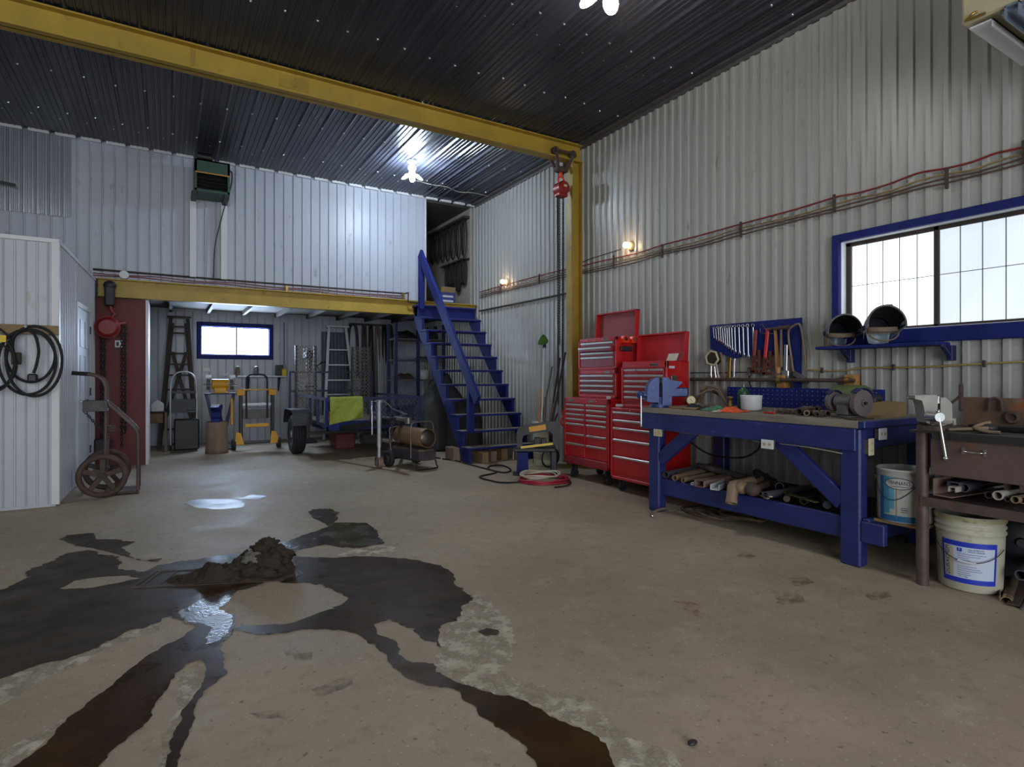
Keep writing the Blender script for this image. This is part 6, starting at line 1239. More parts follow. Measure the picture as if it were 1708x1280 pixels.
cc = fl(907, 803); hc = T('air_hose', 'coil of red air hose on the floor by the cabinets', 'hose', (cc.x, cc.y, 0))
for k in range(4):
    pts = [V((cc.x + (.27 + .014 * k + .02 * sin(2 * t + k)) * cos(t), cc.y + (.25 + .012 * k + .02 * cos(3 * t + k)) * sin(t), .012 + .014 * (k % 3) + .006 * sin(5 * t + k))) for t in [i * 2 * pi / 32 for i in range(32)]]; mb = MB(); mb.tube(pts, .010, 8, True); P(hc, 'hose_loop', mb, 'red_hose', True)
hc = T('electric_cord_coil', 'coil of off-white cord lying on the red hose', 'cord', (cc.x - .02, cc.y + .04, .055))
for k in range(3):
    pts = [V((cc.x - .02 + (.22 + .012 * k + .015 * sin(2 * t + k)) * cos(t), cc.y + .05 + (.21 + .01 * k) * sin(t), .068 + .012 * k + .01 * sin(3 * t + k))) for t in [i * 2 * pi / 32 for i in range(32)]]; mb = MB(); mb.tube(pts, .008, 8, True); P(hc, 'cord_loop', mb, 'white_hose', True)
mb = MB(); mb.tube(spline([fl(u, v) + V((0, 0, .012)) for u, v in ((738, 767), (760, 770), (785, 777), (820, 786), (842, 790), (852, 785), (838, 778), (818, 779), (815, 784), (828, 790), (800, 797), (820, 804), (840, 807), (868, 806))], 6), .011, 8)
solo('rubber_hose', mb, 'rubber', 'black hose winding over the floor from the stairs', 'hose', tuple(fl(820, 795)))
mb = MB(); mb.tube(spline([fl(u, v) + V((0, 0, .012)) for u, v in ((945, 802), (952, 806), (945, 812), (925, 815))], 6), .009, 8); solo('rubber_hose', mb, 'rubber', 'short black hose end beside the red coil', 'hose', tuple(fl(948, 806)))

# ================================================================== TORPEDO HEATER
th = T('torpedo_heater', 'tan torpedo heater on wheels in front of the trailer', 'heater', (3.02, 7.74, 0), R(-77))
mb = MB(); mb.lathe([(.11, -.36), (.128, -.34), (.132, .0), (.132, .34), (.128, .345), (.124, .34)], 28, (0, 0, .44), (1, 0, .0)); P(th, 'barrel', mb, 'tan_heater'); mb = MB(); mb.lathe([(.123, .342), (.121, .2), (.0, .2)], 28, (0, 0, .44), (1, 0, .0)); P(th, 'combustion_tube', mb, 'wood_dark')
mb = MB(); mb.lathe([(0, .305), (.02, .30), (.085, .285), (.095, .275), (.095, .265), (0, .265)], 24, (0, 0, .44), (1, 0, 0)); P(th, 'burner_cone', mb, 'steel')
mb = MB(); mb.lathe([(.124, .335), (.134, .35), (.134, .34), (.128, .33)], 28, (0, 0, .44), (1, 0, 0)); P(th, 'nose_ring', mb, 'rust')
mb = MB(); mb.prism([(-.36, -.14), (.32, -.14), (.40, -.09), (.40, .09), (.32, .14), (-.36, .14)], .12, (0, 0, .20), (1, 0, 0), (0, 1, 0)); P(th, 'fuel_tank', mb, 'tank')
mb = MB(); mb.prism([(-.36, -.13), (.30, -.13), (.36, -.08), (.36, .08), (.30, .13), (-.36, .13)], .03, (0, 0, .272), (1, 0, 0), (0, 1, 0)); P(th, 'tank_top', mb, 'tank_tan')
mb = MB(); mb.tube(spline([V((.20, -.19, .17)), V((.2, -.19, .35)), V((.2, -.19, .58)), V((.2, -.15, .65)), V((.2, .0, .66)), V((.2, .15, .65)), V((.2, .19, .58)), V((.2, .19, .38)), V((.2, .19, .30))], 5), .011, 8); P(th, 'front_handle', mb, 'steel')
mb = MB(); mb.tube(spline([V((-.3, -.19, .17)), V((-.34, -.19, .46)), V((-.36, -.15, .55)), V((-.36, .15, .55)), V((-.34, .19, .46)), V((-.3, .19, .17))], 5), .011, 8); P(th, 'rear_handle', mb, 'steel')
mb = MB(); mb.tube(spline([V((.26, -.17, .15)), V((.31, -.17, .05)), V((.33, -.15, .012)), V((.33, .15, .012)), V((.31, .17, .05)), V((.26, .17, .15))], 5), .010, 8); P(th, 'front_leg', mb, 'black')
mb = MB(); mb.bx(-.4, .38, -.19, -.165, .135, .155); mb.bx(-.4, .38, .165, .19, .135, .155); mb.bx(-.30, -.27, -.19, .19, .10, .15); P(th, 'chassis', mb, 'steel_dark')
for s in (-1, 1): mb = MB(); mb.lathe([(.0, -.028), (.06, -.028), (.07, -.035), (.115, -.03), (.12, 0), (.115, .03), (.07, .035), (.06, .028), (0, .028)], 24, (-.29, s * .235, .12), (0, 1, 0)); w_ = P(th, 'wheel', mb, 'tire'); mb = MB(); mb.lathe([(0, -.032), (.055, -.031), (.055, .031), (0, .032)], 18, (-.29, s * .235, .12), (0, 1, 0)); P(w_, 'hub', mb, 'rust')

# ================================================================== UTILITY TRAILER
TLX0, TLX1, TLY0, TLY1, TB, TT = 2.09, 3.62, 9.0, 11.4, .52, .95
tr = T('utility_trailer', 'low utility trailer with open frame and tall ramps parked in the bay', 'trailer', (2.85, 10.1, 0))
mb = MB()
for a in ((TLX0, TLX1, TLY0, TLY0 + .05), (TLX0, TLX1, TLY1 - .05, TLY1), (TLX0, TLX0 + .05, TLY0, TLY1), (TLX1 - .05, TLX1, TLY0, TLY1)): mb.bx(*a, TB - .06, TB)
mb.bx(TLX0 + .3, TLX0 + .35, TLY0, TLY1, TB - .06, TB); mb.bx(TLX1 - .35, TLX1 - .3, TLY0, TLY1, TB - .06, TB); P(tr, 'bed_frame', mb, 'blue_dark', True)
for k in range(8): w_ = (TLX1 - TLX0 - .1) / 8; mb = MB(); mb.bx(TLX0 + .05 + w_ * k, TLX0 + .05 + w_ * (k + 1) - .006, TLY0 + .05, TLY1 - .05, TB, TB + .025); P(tr, 'deck_plank', mb, 'wood_grey', True)
for a, b in (((TLX0, TLY0), (TLX0 + .7, TLY0)), ((TLX0 + .7, TLY0), (TLX1, TLY0)), ((TLX0, TLY0), (TLX0, TLY1)), ((TLX1, TLY0), (TLX1, TLY1))):
    mb = MB(); mb.bar((*a, TT), (*b, TT), .04, .04); P(tr, 'top_rail', mb, 'blue_dark', True)
for x, y in ((TLX0, TLY0), (TLX0, TLY0 + 1.2), (TLX0, TLY0 + .6), (TLX1, TLY0), (TLX1, TLY0 + 1.2), (TLX0 + .7, TLY0)):
    mb = MB(); mb.bx(x - .022, x + .022, y - .022, y + .022, TB, TT); P(tr, 'stake', mb, 'blue_worn' if (x, y) == (TLX0, TLY0) else 'blue_dark', True)
mb = MB(); mb.bx(TLX0 + .02, TLX0 + .68, TLY0 - .02, TLY0 - .005, TB - .05, TB + .08); P(tr, 'front_board', mb, 'blue_worn', True)
def lattice(p, ex, ey, wd, ht, cell, r):
    p, ex, ey = V(p), V(ex), V(ey); mb = MB(); nx, ny = max(1, round(wd / cell)), max(1, round(ht / (cell * 1.0))); cx, cy = wd / nx, ht / ny
    for i in range(nx):
        for j in range(ny):
            c = p + ex * (cx * (i + .5)) + ey * (cy * (j + .5)); a = ex * cx / 2; b = ey * cy / 2
            for m, n_ in ((-a, b), (b, a), (a, -b), (-b, -a)): mb.bar(c + m, c + n_, r * 2, r * 2)
    return mb
P(tr, 'mesh_panel', lattice((TLX0 + .72, TLY0, TB), (1, 0, 0), (0, 0, 1), TLX1 - TLX0 - .74, TT - TB - .02, .075, .004), 'blue_dark', True, kind='stuff')
for xg in (2.07, 3.12):
    X0, X1, Yg, z1 = xg, xg + .34, TLY1 - .1, 1.88
    for xx in (X0, X1): mb = MB(); mb.bx(xx - .026, xx + .026, Yg - .02, Yg + .02, TB + .02, z1); P(tr, 'ramp_rail', mb, 'steel_dark', True)
    P(tr, 'ramp_mesh', lattice((X0, Yg - .015, TB + .03), (1, 0, 0), (0, 0, 1), .34, z1 - TB - .03, .075, .0055), 'steel', True, kind='stuff')
for z in (1.38, 1.02): mb = MB(); mb.bar((TLX0 - .12, TLY1 + .0, z), (TLX1 - .08, TLY1, z), .035, .035); P(tr, 'gate_rail', mb, 'blue_dark', True)
for x in (TLX0 - .12, TLX1 - .08): mb = MB(); mb.bx(x - .02, x + .02, TLY1 - .02, TLY1 + .02, TB - .06, 1.4); P(tr, 'gate_post', mb, 'blue_dark', True)
for sx, xx in ((-1, 1.86), (1, 3.80)):
    mb = MB(); mb.lathe([(0, -.085), (.17, -.085), (.18, -.1), (.29, -.1), (.325, -.07), (.33, 0), (.325, .07), (.29, .1), (.18, .1), (.17, .085), (0, .085)], 36, (xx, 10.12, .33), (1, 0, 0)); w_ = P(tr, 'tire', mb, 'tire', True)
    mb = MB(); mb.lathe([(0, -.09), (.06, -.092), (.07, -.07), (.15, -.06), (.17, -.092), (.172, -.08), (.172, .08), (.17, .092), (.15, .06), (0, .07)], 28, (xx, 10.12, .33), (1, 0, 0)); P(w_, 'rim', mb, 'alu', True)
    for k in range(4): mb = MB(); pts = [V((xx + (-.06 + .04 * k), 10.12 + .331 * cos(t), .33 + .331 * sin(t))) for t in [i * 2 * pi / 36 for i in range(36)]]; mb.tube(pts, .004, 4, True); P(w_, 'tread_groove', mb, 'inside', True)
    mb = MB(); x0, x1 = xx - .14, xx + .16; fd = [(9.66, .50), (9.74, .70), (9.86, .745), (10.36, .745), (10.5, .70), (10.58, .50)]
    for (ya, za), (yb, zb) in zip(fd[:-1], fd[1:]): mb.bar(((x0 + x1) / 2, ya, za), ((x0 + x1) / 2, yb, zb), x1 - x0, .012)
    mb.bx(x1 - .012 if sx < 0 else x0, x1 if sx < 0 else x0 + .012, 9.75, 10.5, .5, .74); P(tr, 'fender', mb, 'grey_dark', True)
mb = MB(); mb.bar((1.86, 10.12, .33), (3.80, 10.12, .33), .05, .05); P(tr, 'axle', mb, 'steel_dark', True)
for k, xx in enumerate((2.3, 3.35)): mb = MB(); mb.bar((xx, 9.0, TB - .03), (2.76, 7.62, .70), .05, .08, .004); P(tr, 'tongue', mb, 'grey_dark', True)
mb = MB(); mb.bar((2.76, 7.75, .71), (2.79, 7.36, .71), .09, .06, .012); mb.cyl((2.79, 7.36, .66), (2.79, 7.36, .74), .045, .045, 14); mb.bar((2.77, 7.6, .74), (2.78, 7.42, .79), .04, .015); P(tr, 'coupler', mb, 'steel', True)
for s in (-.05, .05): P(tr, 'safety_chain', chain_links((2.70 + s, 7.60, .67), (2.68 + s * 1.2, 7.58, .40), .05, .006, .03), 'rust', True)
jp = V((2.56, 7.9, 0)); mb = MB(); mb.cyl(jp + V((0, 0, .3)), jp + V((0, 0, .93)), .028, .028, 18); mb.cyl(jp + V((0, 0, .93)), jp + V((0, 0, .96)), .045, .045, 18); mb.cyl(jp + V((0, 0, .14)), jp + V((0, 0, .3)), .022, .022, 14); jk = P(tr, 'tongue_jack', mb, 'alu', True)
mb = MB(); mb.tube([jp + V(q_) for q_ in ((0, 0, .95), (-.03, -.06, .95), (-.12, -.06, .95), (-.12, -.06, .6))], .009, 8); mb.cyl(jp + V((-.12, -.06, .6)), jp + V((-.12, -.06, .48)), .014, .014, 10); P(jk, 'crank', mb, 'chrome', True)
mb = MB(); mb.bx(jp.x - .05, jp.x - .038, jp.y - .04, jp.y + .04, .04, .15); mb.bx(jp.x + .038, jp.x + .05, jp.y - .04, jp.y + .04, .04, .15); mb.bx(jp.x - .05, jp.x + .05, jp.y - .04, jp.y + .04, .14, .155); P(jk, 'fork', mb, 'steel', True)
mb = MB(); mb.cyl(jp + V((-.03, 0, .08)), jp + V((.03, 0, .08)), .08, .08, 20); P(jk, 'caster_wheel', mb, 'pipe_pink', True); mb = MB(); mb.bar(jp + V((0, 0, .66)), (2.63, 8.0, .66), .08, .1, .004); P(jk, 'mount', mb, 'steel_dark', True)
mb = MB(); mb.tube(spline([V((2.6, 7.9, .97)), V((2.68, 7.85, .9)), V((2.72, 7.8, .84)), V((2.78, 7.6, .80)), V((2.79, 7.45, .78))]), .009, 6); P(tr, 'wiring', mb, 'steel', True)
# towel over the front rail
def towel(a, b):
    x = 2.13 + .5 * a + .03 * b * (a - .3); f = .5 * noise.fractal(V((x * 6, b * 2, 1)), 1, 2, 3); drop = .42 * (1 - .25 * a)
    if b < .12: return (x, TLY0 + .03 - .06 * b / .12, TT + .028 + .012 * f)
    return (x, TLY0 - .032 - .06 * max(0, sin(a * 7 + b * 4 - .5)) * b - .04 * abs(f), TT + .02 - drop * (b - .12) / .88)
mb = MB(); mb.surf(towel, 28, 24, .006); solo('towel', mb, 'towel', 'lime green towel draped over the front rail of the trailer', 'towel', (2.4, TLY0, TB))
mb = MB(); mb.bx(2.55, 2.9, 10.3, 10.7, .001, .28, .02); solo('storage_tote', mb, 'red_paint', 'dark red tote on the floor under the trailer', 'tote', (2.7, 10.5, 0))
mb = MB(); mb.bx(3.2, 3.55, 10.8, 11.1, .001, .2, .02); solo('storage_tote', mb, 'grey_mid', 'grey tote on the floor under the trailer', 'tote', (3.4, 10.95, 0))
c = V((2.27, 9.6, TB + .027)); mb = MB(); mb.lathe([(0, 0), (.05, 0), (.055, .02), (.05, .1), (.02, .14), (.02, .17), (0, .17)], 16, c); solo('bottle', mb, 'amber', 'amber bottle standing on the trailer deck', 'bottle', tuple(c))
c = V((2.3, 9.85, TB + .027)); mb = MB(); mb.cyl(c, c + V((0, 0, .38)), .04, .04, 14); solo('spray_can', mb, 'steel_dark', 'dark canister behind the amber bottle on the trailer', 'canister', tuple(c))
# drill press behind the trailer
dp = T('drill_press', 'dark drill press standing behind the left ramp', 'drill press', (2.38, 11.75, 0)); mb = MB(); mb.cyl((0, .06, .03), (0, .06, 1.85), .035, .035, 14); P(dp, 'column', mb, 'steel'); mb = MB(); mb.box((0, 0, .03), (.26, .36, .06), .01); P(dp, 'base', mb, 'grey_dark'); mb = MB(); mb.box((0, -.03, 1.72), (.17, .42, .17), .03); P(dp, 'head', mb, 'grey_dark'); mb = MB(); mb.box((0, -.05, 1.1), (.26, .26, .03), .006); P(dp, 'work_table', mb, 'steel_dark')
mb = MB(); mb.cyl((0, -.15, 1.4), (0, -.15, 1.64), .03, .035, 12); P(dp, 'spindle', mb, 'steel_dark')
for k in range(3): a = k * 2 * pi / 3 + .5; e = V((.12 + .0, -.15 + .0, 1.5)); mb = MB(); mb.cyl(e, e + V((.13, .16 * cos(a), .16 * sin(a))), .007, .007, 8); mb.sphere(e + V((.13, .16 * cos(a), .16 * sin(a))), .02, 8); P(dp, 'feed_handle', mb, 'black')
mb = MB(); mb.cyl((.08, -.15, 1.5), (.13, -.15, 1.5), .03, .03, 12); P(dp, 'feed_hub', mb, 'black'); mb = MB(); mb.cyl((0, .18, 1.68), (0, .18, 1.86), .07, .07, 16); P(dp, 'motor', mb, 'black')

# ================================================================== AGAINST THE FAR WALL
def ladder(name, label, Y0, Y1, bl, br, tl, tr_, mt, rungs, cat='ladder', depth=.03, wdt=.06, brace=False, top_plate=None):
    o = T(name, label, cat, ((bl[0] + br[0]) / 2, Y0, 0)); at = lambda x, z: V((x, Y0 + (Y1 - Y0) * z / tl[1], z))
    for a, b in ((bl, tl), (br, tr_)): mb = MB(); mb.bar(at(*a), at(*b), wdt, depth, .003, up=(0, 1, 0)); P(o, 'rail', mb, mt, True)
    for z in rungs:
        f = z / tl[1]; xa = bl[0] + (tl[0] - bl[0]) * f; xb = br[0] + (tr_[0] - br[0]) * f; mb = MB(); mb.bar(at(xa, z) - V((0, .03, 0)), at(xb, z) - V((0, .03, 0)), .075, .03, .003); P(o, 'step', mb, mt, True)
    if brace:
        for a, b in (((bl[0] + .05, .35), (tr_[0] - .02, 1.75)), ((br[0] - .05, .35), (tl[0] + .02, 1.75))): mb = MB(); mb.bar(at(*a) + V((0, .05, 0)), at(*b) + V((0, .05, 0)), .06, .03, .003, up=(0, 1, 0)); P(o, 'cross_brace', mb, mt, True)
        for a, b in (((bl[0] + .02, 0), (tl[0] + .03, 2.3)), ((br[0] - .02, 0), (tr_[0] - .03, 2.3))): mb = MB(); mb.bar(at(*a) + V((0, .1, 0)), at(*b) + V((0, .1, 0)), .05, .03, .003, up=(0, 1, 0)); P(o, 'rear_rail', mb, mt, True)
    if top_plate: mb = MB(); z = tl[1]; mb.box((at((tl[0] + tr_[0]) / 2, z)), (tr_[0] - tl[0] + .12, .16, .035), .004); P(o, 'top_cap', mb, top_plate, True)
    return o
ladder('step_ladder', 'dark wooden stepladder with crossed braces in the left corner', 11.95, 12.35, (-.14, 0), (.46, 0), (.05, 2.40), (.32, 2.40), 'wood_dark', (.35, .7, 1.06, 1.32, 1.52, 1.72, 2.1, 2.22), brace=True, top_plate='wood_dark')
al = ladder('step_ladder', 'aluminium stepladder behind the green towel', 12.05, 12.4, (2.74, 0), (3.47, 0), (2.93, 2.36), (3.28, 2.36), 'ladder_alu', (.3, .62, .92, 1.22, 1.54, 1.86), top_plate='ladder_alu', depth=.04, wdt=.05)
mb = MB()
for j in range(7): mb.bar((2.86 + .075 * j, 12.42, 0), (2.86 + .075 * j, 12.52, 2.25), .06, .02, up=(0, 1, 0))
mb.bar((3.08, 12.46, 0), (3.08, 12.56, 2.25), .55, .006, up=(0, 1, 0)); solo('roof_sheet', mb, 'sheet_teal', 'dark ribbed sheet standing behind the aluminium ladder', 'metal sheet', (3.08, 12.45, 0))
# shelf on the far wall with bottles
wsf = T('wall_shelf', 'short chrome edged shelf on the far wall under the small window', 'shelf', (1.62, YB, 1.3)); mb = MB(); mb.bx(1.16, 2.08, YB - .24, YB - .006, 1.285, 1.31, .004); P(wsf, 'shelf_board', mb, 'alu', True)
for x in (1.38, 1.95): mb = MB(); mb.bar((x, YB - .02, 1.28), (x, YB - .02, 1.0), .03, .02); mb.bar((x, YB - .03, 1.05), (x, YB - .2, 1.28), .025, .02); P(wsf, 'bracket', mb, 'blue_dark', True)
for u, mt, lb in ((396, 'wood_grey', 'brown thermos at the left end of the far wall shelf'), (427, 'steel', 'steel thermos in the middle of the far wall shelf')):
    p = py(u, 620, YB - .12); mb = MB(); mb.lathe([(0, 0), (.05, 0), (.05, .14), (.045, .17), (.03, .19), (0, .2)], 16, (p.x, YB - .12, 1.31)); solo('thermos', mb, mt, lb, 'thermos', (p.x, YB - .12, 1.31))
o = T('battery_charger', 'black and yellow charger at the right end of the far shelf', 'charger', (1.98, YB - .12, 1.31)); mb = MB(); mb.box((-.03, 0, .11), (.14, .14, .22), .01); P(o, 'case', mb, 'black'); mb = MB(); mb.box((.06, -.03, .07), (.09, .1, .14), .01); P(o, 'battery', mb, 'yellow_tag')
mb = MB(); mb.tube([V((2.06, YB - .03, 2.42)), V((2.06, YB - .03, 1.55))], .012, 8); mb.bx(2.03, 2.09, YB - .06, YB - .005, 1.42, 1.55, .006); solo('conduit_drop', mb, 'steel', 'vertical conduit with a grey box on the far wall', 'conduit', (2.06, YB, 1.42))
for u, v, w_, h_, lb in ((344, 617, .13, .08, 'white plate on the far wall left of the yellow grinder'), (376, 625, .14, .03, 'small chrome bar on the far wall above the grinder')):
    p = py(u, v, YB); mb = MB(); mb.box((p.x, YB - .014, p.z), (w_, .025, h_), .005); solo('wall_plate', mb, 'trim_white', lb, 'plate', (p.x, YB, p.z))
# yellow grinder on blue stand
gx, gy = .80, 11.45; gs = T('grinder_stand', 'blue steel stand with splayed legs for the yellow grinder', 'stand', (gx, gy, 0)); mb = MB(); mb.box((0, 0, .99), (.50, .26, .02), .004); P(gs, 'top_plate', mb, 'blue_dark')
for s in (-1, 1): mb = MB(); mb.bar((s * .22, 0, .98), (s * .06, 0, .25), .05, .05, .004, up=(0, 1, 0)); P(gs, 'leg', mb, 'blue_dark')
mb = MB(); mb.bx(-.07, .07, -.05, .05, .02, .3, .01); mb.box((0, 0, .012), (.4, .4, .024), .004); P(gs, 'foot', mb, 'blue_dark')
g = T('bench_grinder', 'yellow bench grinder on the blue stand at the far wall', 'grinder', (gx, gy, 1.0)); mb = MB(); mb.cyl((-.13, 0, .16), (.13, 0, .16), .09, .09, 20); mb.bx(-.1, .1, -.08, .08, .012, .1, .01); mb.box((0, 0, .01), (.26, .2, .02), .004); P(g, 'motor_housing', mb, 'yellow_tool')
for s in (-1, 1): mb = MB(); mb.cyl((s * .16, 0, .16), (s * .21, 0, .16), .1, .1, 22); P(g, 'grinding_wheel', mb, 'stone_wheel'); mb = MB(); mb.cyl((s * .13, 0, .16), (s * .27, 0, .16), .015, .015, 10); mb.box((s * .2, -.13, .13), (.1, .07, .012), .003); P(g, 'tool_rest', mb, 'steel'); mb = MB(); mb.box((s * .19, -.12, .30), (.09, .004, .05)); P(g, 'eye_shield', mb, 'alu')
# anvil on stump
o = T('tree_stump', 'upright wooden stump carrying the blue anvil', 'stump', (.71, 10.88, 0)); mb = MB(); mb.lathe([(0, 0), (.178, 0), (.172, .1), (.162, .4), (.167, .52), (.157, .535), (0, .535)], 26); P(o, 'stump_body', mb, 'stump')
o = T('anvil', 'blue painted anvil standing on the wooden stump', 'anvil', (.71, 10.88, .535), 1.35); mb = MB(); mb.prism([(-.16, 0), (.16, 0), (.15, .05), (.08, .08), (.065, .16), (.1, .2), (.17, .22), (.17, .28), (-.12, .28), (-.28, .255), (-.28, .24), (-.13, .2), (-.075, .16), (-.08, .08), (-.15, .05)], .13); P(o, 'anvil_body', mb, 'blue_worn'); mb = MB(); mb.bx(-.11, .17, -.066, .066, .28, .29); P(o, 'anvil_face', mb, 'alu')
# yellow and black platform truck
pt = T('stair_truck', 'yellow and black convertible hand truck at the far wall', 'hand truck', (1.36, 11.1, 0)); mb = MB()
mb.tube(spline([V((-.17, -.02, .55)), V((-.17, -.02, 1.2)), V((-.14, -.02, 1.30)), V((-.08, -.02, 1.33)), V((.08, -.02, 1.33)), V((.14, -.02, 1.30)), V((.17, -.02, 1.2)), V((.17, -.02, .55))], 5), .017, 10); P(pt, 'push_handle', mb, 'black')
for s in (-1, 1):
    mb = MB(); mb.bx(s * .26 - .03, s * .26 + .03, -.03, .03, .12, 1.0, .008); P(pt, 'side_rail', mb, 'black'); mb = MB(); mb.bx(s * .26 - .07, s * .26 + .07, -.05, .0, .96, 1.07, .01); P(pt, 'corner_bracket', mb, 'yellow_tool')
    mb = MB(); mb.prism([(-.07, .1), (.08, .1), (.03, .3), (-.05, .32)], .08, (s * .29, -.02, 0)); P(pt, 'foot_bracket', mb, 'yellow_tool'); mb = MB(); mb.cyl((s * .37 - .03, .02, .1), (s * .37 + .03, .02, .1), .1, .1, 20); P(pt, 'wheel', mb, 'tire')
mb = MB(); mb.bx(-.20, -.17 + .37, -.06, -.02, .40, .46, .01); P(pt, 'cross_bar', mb, 'yellow_tool'); mb = MB(); mb.bx(-.3, .3, -.04, -.0, 1.05, 1.075, .004); P(pt, 'top_bar', mb, 'yellow_tool')
mb = MB(); mb.bx(-.23, .23, -.02, .03, .55, .72, .006); P(pt, 'back_panel', mb, 'grey_mid'); mb = MB(); mb.bx(-.23, .23, -.02, .02, .78, .82); P(pt, 'cross_tube', mb, 'alu'); mb = MB(); mb.bx(-.35, .35, -.03, .03, .1, .13); P(pt, 'axle', mb, 'black')
mb = MB(); mb.bx(-.42, -.38, .0, .06, .45, .92, .012); P(pt, 'side_post', mb, 'yellow_tool')
# chrome dolly with black case
d = T('chrome_dolly', 'two-wheel dolly with rounded chrome handle before the wooden ladder', 'hand truck', (.24, 11.6, 0)); mb = MB(); mb.tube(spline([V((-.20, 0, .1)), V((-.2, 0, 1.05)), V((-.17, 0, 1.27)), V((-.08, 0, 1.37)), V((.08, 0, 1.37)), V((.17, 0, 1.27)), V((.2, 0, 1.05)), V((.2, 0, .1))], 5), .016, 10); P(d, 'frame', mb, 'alu')
mb = MB(); mb.bx(-.19, .19, -.02, .02, 1.0, 1.04); mb.bx(-.19, .19, -.015, .015, .66, .69); mb.bx(-.19, .19, -.02, .0, .70, .90, .01); P(d, 'back_rest', mb, 'grey_dark'); mb = MB(); mb.bx(-.2, .2, -.25, .0, .012, .025); P(d, 'toe_plate', mb, 'steel_dark')
for s in (-1, 1): mb = MB(); mb.cyl((s * .2 - .02, .1, .11), (s * .2 + .02, .1, .11), .11, .11, 18); mb.cyl((s * .15, .1, .11), (s * .2, .1, .11), .012, .012, 8); P(d, 'wheel', mb, 'tire')
mb = MB(); mb.bx(.09, .47, 11.35, 11.57, .027, .56, .02); solo('black_case', mb, 'black', 'black upright case standing on the dolly toe plate', 'case', (.28, 11.46, .027))
o = T('wood_stand', 'small rough wooden stand beside the red partition', 'stand', (-.15, 11.55, 0)); mb = MB(); mb.bx(-.17, .14, -.1, .1, .68, .70, .004); P(o, 'stand_top', mb, 'wood_dark'); mb = MB(); mb.bx(-.16, .08, -.1, .1, .5, .67, .01); P(o, 'box', mb, 'wood_old')
for x, y in ((-.15, -.08), (.12, -.08), (-.15, .08), (.12, .08)): mb = MB(); mb.bx(x - .02, x + .02, y - .02, y + .02, 0, .68, .004); P(o, 'leg', mb, 'wood_grey')
mb = MB(); mb.prism([(-.09, 0), (.09, 0), (.09, .12), (.0, .2), (-.09, .12)], .12, (-.15, 11.55, .701)); solo('white_jug', mb, 'plastic_white', 'white gabled jug on the small wooden stand', 'jug', (-.15, 11.55, .701))
# hoses and straps hanging right of the ladder, upright sheets, shelving, tarp
names = ['first', 'second', 'third', 'fourth', 'fifth', 'sixth']
for k in range(6):
    x = 3.46 + .15 * k + (.1 if k else 0); y = YB - .12; z1 = 2.44; L_ = (1.2 if k == 0 else 1.75 + .1 * (k % 3)); mb = MB(); wv = .038 if k else .11
    pts = [V((x - wv, y, z1 - L_)), V((x - wv * .9, y, z1 - .4)), V((x - wv * .6, y, z1 - .06)), V((x, y, z1)), V((x + wv * .6, y, z1 - .06)), V((x + wv * .9, y, z1 - .4)), V((x + wv + .02 * sin(k), y - .02, z1 - L_ * .98))]
    mb.tube(spline(pts, 6), .03 if k == 0 else .026, 8); solo('hanging_hose', mb, ['black', 'wood_dark', 'rubber', 'wood_grey', 'rubber', 'wood_dark'][k], names[k] + ' hose looped on a nail right of the aluminium ladder', 'hose', (x, y, z1), group='hoses on the far wall')
mb = MB(); mb.bx(3.4, 4.3, YB - .16, YB - .02, 2.43, 2.46); solo('hose_rail', mb, 'steel_dark', 'dark rail under the loft that the hoses hang from', 'rail', (3.85, YB - .1, 2.44))
for k in range(3):
    mb = MB(); x0 = 4.02 + .14 * k
    for j in range(3): mb.bar((x0 + .045 * j, 12.35, 0), (x0 + .045 * j, 12.5, 2.2 - .05 * k), .04, .02, up=(0, 1, 0))
    solo('roof_sheet', mb, 'alu', ['left', 'middle', 'right'][k] + ' shiny ribbed sheet leaning upright on the far wall', 'metal sheet', (x0, 12.35, 0), group='ribbed sheets leaning on the far wall')
su = T('shelving_unit', 'dark blue steel shelving behind the stairs', 'shelving', (4.5, 11.4, 0)); mb = MB()
for x, y in ((3.98, 11.2), (4.45, 11.18), (5.04, 11.2), (3.98, 11.65), (5.04, 11.65)): mb = MB(); mb.bx(x - .03, x + .03, y - .03, y + .03, 0, 2.40); P(su, 'upright', mb, 'blue_dark', True)
for z in (.5, 1.2, 1.62, 2.05): mb = MB(); mb.bx(3.97, 5.06, 11.18, 11.68, z, z + .035); P(su, 'shelf', mb, 'grey_mid', True)
for x, y, z, sx, sy, sz, mt, nm, lb, ct in ((4.62, 11.3, 1.237, .2, .2, .2, 'plastic_white', 'white_tub', 'white tub with rust on the lower rack shelf', 'tub'), (4.24, 11.4, 1.25, .35, .25, .12, 'wood_dark', 'dark_parts', 'dark casting on the lower rack shelf', 'casting'), (4.25, 11.42, 2.1, .45, .3, .16, 'black', 'dark_bag', 'black bundle on the top rack shelf', 'bundle'), (4.76, 11.42, 2.1, .4, .3, .24, 'grey_dark', 'dark_bag', 'dark carton on the top rack shelf', 'carton'), (4.74, 11.4, 1.67, .5, .2, .05, 'steel', 'steel_chain', 'loose steel parts on the middle rack shelf', 'parts')):
    mb = MB(); mb.surf(lambda a, b: (x + sx * (a - .5), y + sy * (b - .5), z + sz * min(1, 6 * min(a, 1 - a, b, 1 - b)) * (.8 + .4 * noise.noise(V((a * 4 + x, b * 4, z))))), 16, 14, .01) if nm != 'white_tub' else mb.lathe([(0, 0), (sx / 2, 0), (sx / 2 * 1.08, sz), (sx / 2 * 1.02, sz), (sx / 2 * .95, .02), (0, .02)], 18, (x, y, z))
    solo(nm, mb, mt, lb, ct, (x, y, z))
